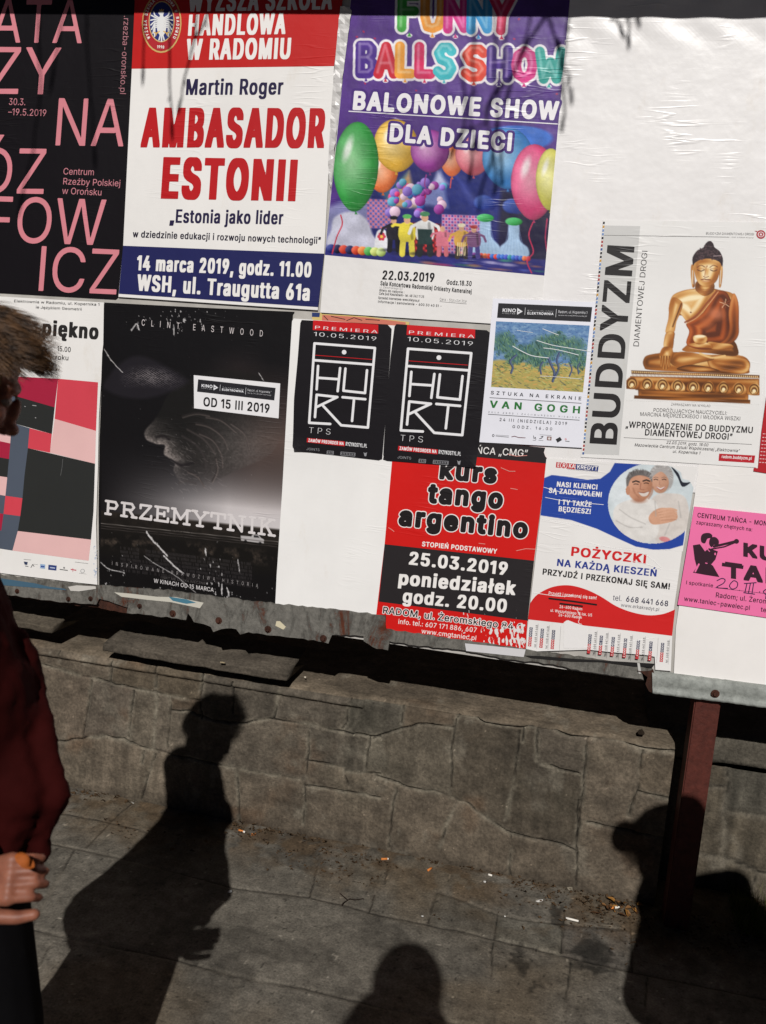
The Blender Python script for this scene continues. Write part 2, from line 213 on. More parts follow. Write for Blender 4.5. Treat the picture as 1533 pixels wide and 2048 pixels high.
:0(/%-z.q-}.b.+.W.:.T.K.W.^.b.l.q.v/%.z/8.v/G.l/Q.^/T.K/Q.:/G.+/8-} /%0|.q1!.b1-.W1<.T1M.W1`.b1o.q1y/%1|/81y/G1o/Q1`/T1M/Q1</G1-/81!
;0(.H,b.g.j/P.j.w,b /.0|.y1!.j1-.`1<.]1M.`1`.j1o.y1y/.1|/@1y/O1o/Y1`/]1M/Y1</O1-/@1!
-2|1c0a1c0(/90(/90a
–1p1p0a1p0(-~0(-~0a
„10.H,b.g.j/Q.j.x,b /i,b0,.j0r.j0<,b
”1=.V1O.u3X/_3X/)1O /w1O093X1!3X0J1O
!00.f/h.b3X/K3X/G/h /)-z.t-}.e.+.Z.:.V.K.Z.].e.l.t.v/).y/;.v/I.l/S.]/V.K/S.:/I.+/;-}
(0~.|0;/%10/926/W35/y3w0X3w0;35/|2?/l1V/b0o/`/{/l/&0,.(0X,y/y,y/a-J/E.+/..x/#/Y
)0~.G,y.m-p/*.^/:/D/A0)/>0o/21b.y2W.[3K.G3w/(3w/H35/a2M/r1b/}0u0#0+/z/I/n.h/Y.*/8-:/(,y
/0f0W3q.j-1.0-1/z3q
&2w01-w/L.#/..2.q.D.].Z.N.u.F/5.D/L.M/|.f0E/60m0P1k0m200s2P0h2m0S2~023(/m2z/W2c/P2A/Z1z/z1L2m-~1~-~/01J.t1y.o2K.x2v/43</S3Q/t3Z0C3]0e3U1$3H1?301O2n1U2P1N2#141V0q19/P08/2/r/)/X/)/</2.~/C.i/`.W0&.Q0P.U0s.d1>/%1Y/L1j/{1o0L2N0L2J/t2</E2,/&1_.Q1H.>1&.+0^-|
·00/)00.t04.e0>.Z0L.V0_.Z0p.e1!.t1-/)10/;1-/I1!/S0p/W0_/S0L/I0>/;04"""
def load_glyphs():
    idx = {c: i for i, c in enumerate(ALPHA)}; out = {}
    for l in GLYPHS.split('\n'):
        dec = lambda s: [idx[s[i]]*len(ALPHA)+idx[s[i+1]]-1000 for i in range(0, len(s), 2)]
        cons = []
        for k in l[3:].split(' '):
            v = dec(k)
            if len(v) >= 6: cons.append(list(zip(v[0::2], v[1::2])))
        out[l[0]] = (dec(l[1:3])[0], cons)
    out[' '] = (190, [])
    return out
GL = load_glyphs()
def iso_tris(gx, gy, D):
    """triangles (m,3,2) of the region D < 0 on a grid"""
    X, Y = np.meshgrid(gx, gy)
    P = np.stack([X, Y, D], -1)
    a, b, c, d = P[:-1, :-1], P[:-1, 1:], P[1:, 1:], P[1:, :-1]
    T = np.concatenate([np.stack([a, b, c], 2).reshape(-1, 3, 3), np.stack([a, c, d], 2).reshape(-1, 3, 3)])
    ins = T[:, :, 2] < 0; n = ins.sum(1)
    out = [T[n == 3][:, :, :2]]
    def cut(p, q):
        t = p[:, 2:]/(p[:, 2:]-q[:, 2:]); return p[:, :2]+(q[:, :2]-p[:, :2])*t
    for k in range(3):
        i, j, l = k, (k+1) % 3, (k+2) % 3
        s = T[(n == 1) & ins[:, i]]
        if len(s): out.append(np.stack([s[:, i, :2], cut(s[:, i], s[:, j]), cut(s[:, i], s[:, l])], 1))
        s = T[(n == 2) & ~ins[:, i]]
        if len(s):
            p, q = cut(s[:, j], s[:, i]), cut(s[:, l], s[:, i])
            out.append(np.stack([s[:, j, :2], s[:, l, :2], q], 1)); out.append(np.stack([s[:, j, :2], q, p], 1))
    return np.concatenate(out)
_gc = {}
def glyph_tris(ch, kx, h, w, sq=False):
    """outline of one letter, cap height h, widened by kx, thickened by w (all in photo pixels)"""
    key = (ch, round(kx, 3), round(h, 2), round(w, 2), sq)
    if key in _gc: return _gc[key]
    s = h/509.0; cons = [[(x*s*kx, y*s) for x, y in c] for c in GL[ch][1]]
    if not cons: _gc[key] = np.zeros((0, 3, 2)); return _gc[key]
    xs = [p[0] for c in cons for p in c]; ys = [p[1] for c in cons for p in c]
    st = min(max(h/26.0, .5), 1.8)
    if sq: st = w/max(1, math.ceil(w/st-.01))
    pad = max(w, 0)+st*1.5
    gx = np.arange(min(xs)-pad, max(xs)+pad+st, st); gy = np.arange(min(ys)-pad, max(ys)+pad+st, st)
    X, Y = np.meshgrid(gx, gy); d = np.full(X.shape, 1e9); ins = np.zeros(X.shape, int)
    for c in cons:
        d = np.minimum(d, seg_dist(X, Y, c+[c[0]]))
        n = len(c)
        for i in range(n):                                           # winding number
            (x0, y0), (x1, y1) = c[i], c[(i+1) % n]
            if y0 == y1: continue
            cr = (X < (x1-x0)*(Y-y0)/(y1-y0)+x0)
            ins += ((y0 <= Y) & (y1 > Y) & cr).astype(int) - ((y1 <= Y) & (y0 > Y) & cr).astype(int)
    D = np.where(ins != 0, -d, d)
    if sq:                                                           # thickened sideways and a little upwards, corners stay square
        for ax, n in ((1, int(round(w/st))), (0, max(1, int(round(w*.5/st))))): D = np.min([np.roll(D, k, ax) for k in range(-n, n+1)], 0)
    else: D = D-w
    _gc[key] = iso_tris(gx, gy, D); return _gc[key]
class Part:
    """printed layer: triangles in photo pixels, mapped onto the board plane"""
    def __init__(s, post, lay=1): s.p = post; s.lay = lay; s.T = []; s.C = []; s.K = []; s.k = 0; s.G = []; s.g = 0; s.now = 0
    def xy(s, x, y): return s.p.ox+s.p.s*x, s.p.oy+s.p.s*y
    def add(s, T, col):
        if len(T) == 0: return s
        T = np.asarray(T, float); s.T.append(T); s.G.append(s.now); s.k += 1; s.K.append(np.full(T.shape[:2], (s.k % 40)*.005))   # each shape a hair above the last
        c = col(T[..., 0], T[..., 1]) if callable(col) else np.broadcast_to(lin(col), T.shape[:2]+(3,))
        s.C.append(c); return s
    def poly(s, pts, col):
        P = [s.xy(*p) for p in pts]
        from mathutils.geometry import tessellate_polygon
        tr = tessellate_polygon([[Vector((x, y, 0)) for x, y in P]])
        P = np.array(P); return s.add(P[np.array(tr)], col)
    def ell(s, cx, cy, rx, ry, col, ang=0, n=28, t0=0, t1=2*math.pi):
        c, q = math.cos(ang), math.sin(ang); pts = []
        for i in range(n):
            t = t0+(t1-t0)*i/n; x, y = rx*math.cos(t), ry*math.sin(t); pts.append((cx+x*c-y*q, cy+x*q+y*c))
        return s.poly(pts, col)
    def line(s, pl, w, col, rnd=True):
        P = [s.xy(*p) for p in pl]; w = w*s.p.s/2
        st = min(max(w/3, .45), 2); xs, ys = [p[0] for p in P], [p[1] for p in P]
        if not rnd or len(P) == 2 and w < 1.2:
            for (x0, y0), (x1, y1) in zip(P[:-1], P[1:]):
                L = math.hypot(x1-x0, y1-y0)+1e-9; nx, ny = -(y1-y0)/L*w, (x1-x0)/L*w
                q = np.array([(x0+nx, y0+ny), (x1+nx, y1+ny), (x1-nx, y1-ny), (x0-nx, y0-ny)]); s.add(q[np.array([[0, 1, 2], [0, 2, 3]])], col)
            return s
        for (a, b) in zip(P[:-1], P[1:]):
            pass
        gx = np.arange(min(xs)-w-st, max(xs)+w+2*st, st); gy = np.arange(min(ys)-w-st, max(ys)+w+2*st, st)
        X, Y = np.meshgrid(gx, gy); return s.add(iso_tris(gx, gy, seg_dist(X, Y, P)-w), col)
    def text(s, t, p0, p1, h, col, w=0.0, rise=0.0, sh=0.0, base=None, up=None, sq=None):
        """w, rise = stroke thickening and gap in cap heights; the line is fitted between p0 and p1"""
        (x0, y0), (x1, y1) = s.xy(*p0), s.xy(*p1); h = h*s.p.s; L = math.hypot(x1-x0, y1-y0)
        e1 = ((x1-x0)/L, (y1-y0)/L); lx = s.p.lean+sh; e2 = (lx/math.hypot(lx, 1), -1/math.hypot(lx, 1))
        if up: e2 = (up[0]/math.hypot(*up), up[1]/math.hypot(*up))
        wl = w if base is None else base                             # spacing follows the plain letter when this is its outline
        n = len(t); adv = sum(GL[c][0] for c in t)*h/509.0
        gap = 2*wl*h*.9+rise*h
        k = (L-gap*(n-1)-wl*h*2)/max(adv, 1e-6); k = max(k, .2)
        u = wl*h; s.g += 1; s.now = s.g
        for c in t:
            T = glyph_tris(c, k, h, w*h, (base is None and w >= .03 and w*h > .5) if sq is None else sq)
            if len(T):
                U = T[..., 0]+u; Vv = T[..., 1]
                s.add(np.stack([x0+U*e1[0]+Vv*e2[0], y0+U*e1[1]+Vv*e2[1]], -1), col)
            u += GL[c][0]*h/509.0*k+gap
        s.now = 0; return s
    def end(s, name, mat=None, parent=None):
        if 1 < s.g <= 12:                                              # every printed line is a piece of its own
            T, C, K, G, o = s.T, s.C, s.K, s.G, None
            for g in sorted(set(G)):
                i = [n for n, q in enumerate(G) if q == g]; s.T, s.C, s.K, s.g = [T[n] for n in i], [C[n] for n in i], [K[n] for n in i], 0
                o = s.end(name if g else name.replace('lettering', 'mark').replace('text', 'mark'), mat, parent)
            return o
        T = np.concatenate(s.T); C = np.concatenate(s.C).reshape(-1, 3); V = T.reshape(-1, 2); Z = np.concatenate([k.ravel() for k in s.K])
        key = np.round(V*50).astype(np.int64); k = key[:, 0]*4000003+key[:, 1]+np.round(Z*1000).astype(np.int64)*100000000003+(np.round(C*400).astype(np.int64)@np.array([7, 131, 2711]))*1000000007
        _, first, inv = np.unique(k, return_index=True, return_inverse=True)
        V = V[first]; C = C[first]; Z = Z[first]; F = inv.reshape(-1, 3)
        F = F[(F[:, 0] != F[:, 1]) & (F[:, 1] != F[:, 2]) & (F[:, 0] != F[:, 2])]
        # same winding for every triangle: normals to the viewer
        a, b, c = V[F[:, 0]], V[F[:, 1]], V[F[:, 2]]
        cr = (b[:, 0]-a[:, 0])*(c[:, 1]-a[:, 1])-(b[:, 1]-a[:, 1])*(c[:, 0]-a[:, 0])
        F[cr > 0] = F[cr > 0][:, ::-1]
        x, z = board_np(V[:, 0], V[:, 1]); r = s.p.root.location
        me = mesh_np(name, np.stack([x-r.x, -(s.p.z+s.lay*.22+Z)*.001-r.y+s.p.bend(V[:, 0], V[:, 1]), z-r.z], -1), F[:, ::-1], C)
        return link(name, me, mat or s.p.mat, parent or s.p.root)
class Img:
    """a printed picture: a fine grid whose points carry the printed colour"""
    def __init__(s, post, quad, step=1.3, lay=1, bg=(255, 255, 255)):
        s.p = post; s.lay = lay; Q = [(post.ox+post.s*x, post.oy+post.s*y) for x, y in quad]; Q = np.array(Q)   # tl tr br bl
        nx = int(max(np.hypot(*(Q[1]-Q[0])), np.hypot(*(Q[2]-Q[3])))/step)+2; ny = int(max(np.hypot(*(Q[3]-Q[0])), np.hypot(*(Q[2]-Q[1])))/step)+2
        u, v = np.meshgrid(np.linspace(0, 1, nx), np.linspace(0, 1, ny)); s.u, s.v = u, v
        G = ((1-u)*(1-v))[..., None]*Q[0]+(u*(1-v))[..., None]*Q[1]+(u*v)[..., None]*Q[2]+((1-u)*v)[..., None]*Q[3]
        s.GX, s.GY = G[..., 0], G[..., 1]; s.X = (s.GX-post.ox)/post.s; s.Y = (s.GY-post.oy)/post.s
        s.c = np.empty(u.shape+(3,)); s.c[:] = bg; s.aa = step/post.s*.8
    def mix(s, a, col):
        a = np.clip(a, 0, 1)[..., None]; s.c = s.c*(1-a)+(col if isinstance(col, np.ndarray) else np.array(col, float))*a; return s
    def _box(s, xs, ys, pad):
        j = np.where(((s.X > min(xs)-pad) & (s.X < max(xs)+pad) & (s.Y > min(ys)-pad) & (s.Y < max(ys)+pad)))
        if len(j[0]) == 0: return None
        return slice(j[0].min(), j[0].max()+1), slice(j[1].min(), j[1].max()+1)
    def _sub(s, b, d, col, soft, op, sha=None):
        a = np.clip(.5-d/max(soft, s.aa), 0, 1)*op; col = np.array(col, float)
        if sha is not None: col = col+sha[..., None]*1.0
        a = a[..., None]; s.c[b] = s.c[b]*(1-a)+col*a
    def poly(s, pts, col, soft=0, op=1, sm=False):
        if sm: pts = smooth_poly(pts, 5)
        b = s._box([p[0] for p in pts], [p[1] for p in pts], soft+3*s.aa)
        if b: s._sub(b, poly_sdf(s.X[b], s.Y[b], pts), col, soft, op)
        return s
    def ell(s, cx, cy, rx, ry, col, ang=0, soft=0, op=1, shade=None):
        """shade=(dx,dy,amount): lighter towards that side, as a printed ball is"""
        R = max(rx, ry); b = s._box([cx-R, cx+R], [cy-R, cy+R], soft+3*s.aa)
        if not b: return s
        x, y = s.X[b]-cx, s.Y[b]-cy; c, q = math.cos(ang), math.sin(ang); xx, yy = (x*c+y*q)/rx, (-x*q+y*c)/ry
        d = (np.hypot(xx, yy)-1)*min(rx, ry); sha = None
        if shade: sha = (x/rx*shade[0]+y/ry*shade[1])*shade[2]-np.clip(np.hypot(xx, yy), 0, 1)**3*shade[2]*.35
        s._sub(b, d, col, soft, op, sha); return s
    def line(s, pl, w, col, soft=0, op=1, sm=False):
        if sm: pl = smooth_poly(pl, 5, False)
        b = s._box([p[0] for p in pl], [p[1] for p in pl], w+soft+3*s.aa)
        if b: s._sub(b, seg_dist(s.X[b], s.Y[b], pl)-w/2, col, soft, op)
        return s
    def end(s, name, mat=None, parent=None):
        h, w = s.u.shape; I = np.arange(h*w).reshape(h, w)
        F = np.stack([I[:-1, :-1], I[1:, :-1], I[1:, 1:], I[:-1, 1:]], -1).reshape(-1, 4)
        x, z = board_np(s.GX.ravel(), s.GY.ravel()); r = s.p.root.location
        me = mesh_np(name, np.stack([x-r.x, np.full(len(x), -(s.p.z+s.lay*.22)*.001-r.y)+s.p.bend(s.GX.ravel(), s.GY.ravel()), z-r.z], -1), F, lin(np.clip(s.c, 0, 255)).reshape(-1, 3))
        return link(name, me, mat or s.p.mat, parent or s.p.root)
class Poster:
    """one sheet of paper pasted on the board; z = millimetres in front of the panel"""
    def __init__(s, name, cat, label, quad, z, mat, view=(1, 0, 0), lean=.07, col=(236, 233, 230), group=None, bend=None, part='paper_sheet'):
        s.s, s.ox, s.oy = view; s.lean = lean; s.z = z; s.mat = mat
        s.bend = bend or (lambda X, Y: 0.0)
        Q = [s.xy(*p) for p in quad]; xs = [p[0] for p in Q]; ys = [p[1] for p in Q]
        c = on_y(sum(xs)/len(xs), max(ys)); s.root = empty(name, (c.x, 0, c.z)); tag(s.root, label, cat, group)
        s.outline = Q; s.sheet(Q, col, part)
    def xy(s, x, y): return s.ox+s.s*x, s.oy+s.s*y
    def sheet(s, Q, col, name):
        r = s.root.location; P = np.array(Q); st = 9.0
        gx = np.arange(P[:, 0].min()-st, P[:, 0].max()+2*st, st); gy = np.arange(P[:, 1].min()-st, P[:, 1].max()+2*st, st)
        bm = bmesh.new(); n = len(Q)
        x, z = board_np(P[:, 0], P[:, 1]); y0 = -s.z*.001
        if s.bend(P[:, 0], P[:, 1]) is 0.0 or np.abs(s.bend(*[a.ravel() for a in np.meshgrid(gx, gy)])).max() < 1e-9:
            vs = [bm.verts.new((x[i]-r.x, y0, z[i]-r.z)) for i in range(n)]
            f = bm.faces.new(vs)
            f.normal_update()
            if f.normal.y > 0: f.normal_flip()
            bk = [bm.verts.new((x[i]-r.x, min(y0+.0009, -.0002), z[i]-r.z)) for i in range(n)]
            for i in range(n): bm.faces.new((vs[i], vs[(i+1) % n], bk[(i+1) % n], bk[i]))
        else:
            X, Y = np.meshgrid(gx, gy); T = iso_tris(gx, gy, poly_sdf(X, Y, Q)).reshape(-1, 2)
            _, fi, inv = np.unique(np.round(T*40).astype(np.int64)@np.array([1, 5000011]), return_index=True, return_inverse=True)
            T = T[fi]; x, z = board_np(T[:, 0], T[:, 1]); b = s.bend(T[:, 0], T[:, 1])
            vs = [bm.verts.new((x[i]-r.x, y0+b[i], z[i]-r.z)) for i in range(len(T))]
            for f in inv.reshape(-1, 3):
                if len(set(f)) == 3:
                    try: bm.faces.new([vs[i] for i in f])
                    except ValueError: pass
            bmesh.ops.recalc_face_normals(bm, faces=bm.faces)
            if sum(f.normal.y for f in bm.faces) > 0: bmesh.ops.reverse_faces(bm, faces=bm.faces)
        me = bpy.data.meshes.new(name); bm.to_mesh(me); bm.free()
        point_col(me, np.tile(lin(col), (len(me.vertices), 1)))
        return link(name, me, s.mat, s.root)
    def part(s, lay=1): return Part(s, lay)
PX = (1, 0, 0)
# ------------------------------------------------------------------ paper
def paper_mat(name, rough, spec, crease, strength, blister=0.5, coat=0.0):
    mt, nt, b = new_mat(name); L = nt.links.new
    at = N(nt, 'ShaderNodeVertexColor', layer_name='Col')
    tc = N(nt, 'ShaderNodeTexCoord')
    mp = N(nt, 'ShaderNodeMapping'); mp.inputs['Scale'].default_value = (2.6, 1, 24); mp.inputs['Rotation'].default_value = (0, .06, 0); L(tc.outputs['Object'], mp.inputs[0])
    n1 = N(nt, 'ShaderNodeTexNoise', Scale=1.5, Detail=2.0, Roughness=.45, Distortion=.25); L(mp.outputs[0], n1.inputs[0])
    # narrow ridges where the noise crosses its middle
    r1 = N(nt, 'ShaderNodeMath', operation='SUBTRACT'); L(n1.outputs[0], r1.inputs[0]); r1.inputs[1].default_value = .5
    r2 = N(nt, 'ShaderNodeMath', operation='ABSOLUTE'); L(r1.outputs[0], r2.inputs[0])
    r3 = N(nt, 'ShaderNodeMapRange', interpolation_type='SMOOTHSTEP'); L(r2.outputs[0], r3.inputs[0])
    r3.inputs[1].default_value = 0; r3.inputs[2].default_value = .045; r3.inputs[3].default_value = 1; r3.inputs[4].default_value = 0
    nm = N(nt, 'ShaderNodeTexNoise', Scale=3.4, Detail=2.0); L(tc.outputs['Object'], nm.inputs[0])
    mk = N(nt, 'ShaderNodeMapRange', interpolation_type='SMOOTHSTEP'); L(nm.outputs[0], mk.inputs[0]); mk.inputs[1].default_value = .52; mk.inputs[2].default_value = .72
    cr = N(nt, 'ShaderNodeMath', operation='MULTIPLY'); L(r3.outputs[0], cr.inputs[0]); L(mk.outputs[0], cr.inputs[1])
    c2 = N(nt, 'ShaderNodeMath', operation='MULTIPLY'); L(cr.outputs[0], c2.inputs[0]); c2.inputs[1].default_value = crease
    n2 = N(nt, 'ShaderNodeTexNoise', Scale=9.0, Detail=3.0, Roughness=.5); L(tc.outputs['Object'], n2.inputs[0])
    b2 = N(nt, 'ShaderNodeMath', operation='MULTIPLY'); L(n2.outputs[0], b2.inputs[0]); b2.inputs[1].default_value = blister
    n4 = N(nt, 'ShaderNodeTexNoise', Scale=210.0, Detail=2.0); L(tc.outputs['Object'], n4.inputs[0])
    b4 = N(nt, 'ShaderNodeMath', operation='MULTIPLY'); L(n4.outputs[0], b4.inputs[0]); b4.inputs[1].default_value = .018
    s1 = N(nt, 'ShaderNodeMath', operation='ADD'); L(c2.outputs[0], s1.inputs[0]); L(b2.outputs[0], s1.inputs[1])
    s2 = N(nt, 'ShaderNodeMath', operation='ADD'); L(s1.outputs[0], s2.inputs[0]); L(b4.outputs[0], s2.inputs[1])
    bp = N(nt, 'ShaderNodeBump'); bp.inputs['Strength'].default_value = strength; bp.inputs['Distance'].default_value = .006; L(s2.outputs[0], bp.inputs['Height'])
    L(bp.outputs[0], b.inputs['Normal'])
    # slight grime and paste stains, uneven but faint
    n3 = N(nt, 'ShaderNodeTexNoise', Scale=2.3, Detail=6.0, Roughness=.62); L(tc.outputs['Object'], n3.inputs[0])
    g = N(nt, 'ShaderNodeMapRange'); L(n3.outputs[0], g.inputs[0]); g.inputs[1].default_value = .3; g.inputs[2].default_value = .7; g.inputs[3].default_value = .90; g.inputs[4].default_value = 1.03
    mx = N(nt, 'ShaderNodeMix', data_type='RGBA', blend_type='MULTIPLY'); mx.inputs[0].default_value = 1
    L(at.outputs[0], mx.inputs[6]); L(g.outputs[0], mx.inputs[7])
    n5 = N(nt, 'ShaderNodeTexNoise', Scale=4.2, Detail=8.0, Roughness=.7); mp5 = N(nt, 'ShaderNodeMapping'); mp5.inputs['Scale'].default_value = (1.3, 1, .6); mp5.inputs['Location'].default_value = (3, 0, 7); L(tc.outputs['Object'], mp5.inputs[0]); L(mp5.outputs[0], n5.inputs[0])
    st = N(nt, 'ShaderNodeMapRange', interpolation_type='SMOOTHSTEP'); L(n5.outputs[0], st.inputs[0]); st.inputs[1].default_value = .56; st.inputs[2].default_value = .72; st.inputs[4].default_value = .8
    m5 = N(nt, 'ShaderNodeMix', data_type='RGBA', blend_type='MULTIPLY'); L(st.outputs[0], m5.inputs[0]); L(mx.outputs[2], m5.inputs[6]); m5.inputs[7].default_value = (.90, .86, .80, 1); L(m5.outputs[2], b.inputs['Base Color'])
    b.inputs['Roughness'].default_value = rough; b.inputs['Specular IOR Level'].default_value = spec
    b.inputs['Coat Weight'].default_value = coat; b.inputs['Coat Roughness'].default_value = .18
    return mt
M_MATTE = paper_mat('matte_poster_paper', .62, .25, .10, .55, .35)
M_SATIN = paper_mat('satin_poster_paper', .46, .35, .22, .6, .45)
M_GLOSS = paper_mat('wet_glossy_poster_paper', .36, .5, .30, .8, .8)
M_BLACK = paper_mat('glossy_black_poster_paper', .42, .3, .30, .6, .5)
# ------------------------------------------------------------------ the setting
ZW = .09                                    # front of the stone wall
def Z5(x, y): return (x*.4958, 1150+y*.4958)
def Z6(x, y): return (760+x*.5043, 1250+y*.5043)
def Z7(x, y): return (x*.4958, 1500+y*.4958)
def Z8(x, y): return (760+x*.5043, 1600+y*.5043)
def mapped(f, pls, plane):
    out = []
    for pl in pls:
        q = [plane(*f(*p)) for p in pl]; out.append(q)
    return out
def ww(x, y): p = on_y(x, y, ZW); return (p.x, p.z)
def gg(x, y): p = on_z(x, y, 0); return (p.x, p.y)
def stone_mat(name, scale=1.0, rough=.9, grain=1.0):
    mt, nt, b = new_mat(name); L = nt.links.new
    at = N(nt, 'ShaderNodeVertexColor', layer_name='Col'); tc = N(nt, 'ShaderNodeTexCoord')
    n1 = N(nt, 'ShaderNodeTexNoise', Scale=14*scale, Detail=8.0, Roughness=.68); L(tc.outputs['Object'], n1.inputs[0])
    n2 = N(nt, 'ShaderNodeTexNoise', Scale=95*scale, Detail=6.0, Roughness=.7); L(tc.outputs['Object'], n2.inputs[0])
    n3 = N(nt, 'ShaderNodeTexVoronoi', Scale=70*scale); L(tc.outputs['Object'], n3.inputs[0])
    g = N(nt, 'ShaderNodeMapRange'); L(n1.outputs[0], g.inputs[0]); g.inputs[1].default_value = .28; g.inputs[2].default_value = .72; g.inputs[3].default_value = .55; g.inputs[4].default_value = 1.45
    h = N(nt, 'ShaderNodeMapRange'); L(n2.outputs[0], h.inputs[0]); h.inputs[1].default_value = .3; h.inputs[2].default_value = .72; h.inputs[3].default_value = .60; h.inputs[4].default_value = 1.42
    m1 = N(nt, 'ShaderNodeMath', operation='MULTIPLY'); L(g.outputs[0], m1.inputs[0]); L(h.outputs[0], m1.inputs[1])
    mx = N(nt, 'ShaderNodeMix', data_type='RGBA', blend_type='MULTIPLY'); mx.inputs[0].default_value = 1
    L(at.outputs[0], mx.inputs[6]); L(m1.outputs[0], mx.inputs[7]); L(mx.outputs[2], b.inputs['Base Color'])
    a1 = N(nt, 'ShaderNodeMath', operation='MULTIPLY_ADD'); L(n2.outputs[0], a1.inputs[0]); a1.inputs[1].default_value = .35; L(n1.outputs[0], a1.inputs[2])
    a2 = N(nt, 'ShaderNodeMath', operation='MULTIPLY_ADD'); L(n3.outputs[0], a2.inputs[0]); a2.inputs[1].default_value = .12; L(a1.outputs[0], a2.inputs[2])
    bp = N(nt, 'ShaderNodeBump'); bp.inputs['Strength'].default_value = .8*grain; bp.inputs['Distance'].default_value = .008; L(a2.outputs[0], bp.inputs['Height']); L(bp.outputs[0], b.inputs['Normal'])
    b.inputs['Roughness'].default_value = rough; b.inputs['Specular IOR Level'].default_value = .2
    return mt
M_STONE = stone_mat('weathered_stone'); M_PAVE = stone_mat('worn_concrete_paving', 1.5, .88, .6)
def plain(name, col, rough=.8, spec=.2, metal=0, noise=.35, scale=9):
    mt, nt, b = new_mat(name); L = nt.links.new; tc = N(nt, 'ShaderNodeTexCoord')
    n1 = N(nt, 'ShaderNodeTexNoise', Scale=scale, Detail=7.0, Roughness=.65); L(tc.outputs['Object'], n1.inputs[0])
    g = N(nt, 'ShaderNodeMapRange'); L(n1.outputs[0], g.inputs[0]); g.inputs[1].default_value = .25; g.inputs[2].default_value = .75; g.inputs[3].default_value = 1-noise; g.inputs[4].default_value = 1+noise
    mx = N(nt, 'ShaderNodeMix', data_type='RGBA', blend_type='MULTIPLY'); mx.inputs[0].default_value = 1; mx.inputs[6].default_value = (*lin(col), 1)
    L(g.outputs[0], mx.inputs[7]); L(mx.outputs[2], b.inputs['Base Color'])
    bp = N(nt, 'ShaderNodeBump'); bp.inputs['Strength'].default_value = .3; bp.inputs['Distance'].default_value = .003; L(n1.outputs[0], bp.inputs['Height']); L(bp.outputs[0], b.inputs['Normal'])
    b.inputs['Roughness'].default_value = rough; b.inputs['Specular IOR Level'].default_value = spec; b.inputs['Metallic'].default_value = metal
    return mt
def smoothstep(a, b, x): t = np.clip((x-a)/(b-a), 0, 1); return t*t*(3-2*t)
def label_cells(mask):
    """4-connected regions of a boolean grid"""
    lab = np.zeros(mask.shape, int); h, w = mask.shape; k = 0
    for sy in range(0, h, 6):
        for sx in range(0, w, 6):
            if mask[sy, sx] and not lab[sy, sx]:
                k += 1; st = [(sy, sx)]; lab[sy, sx] = k
                while st:
                    y, x = st.pop()
                    for a, b in ((y+1, x), (y-1, x), (y, x+1), (y, x-1)):
                        if 0 <= a < h and 0 <= b < w and mask[a, b] and not lab[a, b]: lab[a, b] = k; st.append((a, b))
    return lab, k
def cells_to_colour(lab, k, base, seed, var=.16):
    r = np.random.RandomState(seed); f = 1+r.uniform(-var, var, (k+1, 1))+r.uniform(-1, 1, (k+1, 1))*np.array((.05, .0, -.06))+r.uniform(-.015, .015, (k+1, 3)); c = np.array(base)*f
    L = lab.copy()
    for it in range(14):                                                      # spread the labels over the joints
        for ax, s in ((0, 1), (0, -1), (1, 1), (1, -1)):
            q = np.roll(L, s, ax); L = np.where(L == 0, q, L)
    return c[L]
def grid_mesh(name, P, C, mat, parent=None, flip=False):
    h, w = P.shape[:2]; I = np.arange(h*w).reshape(h, w)
    F = np.stack([I[:-1, :-1], I[:-1, 1:], I[1:, 1:], I[1:, :-1]], -1).reshape(-1, 4)
    if flip: F = F[:, ::-1]
    return link(name, mesh_np(name, P.reshape(-1, 3), F, C.reshape(-1, 3)), mat, parent, True)
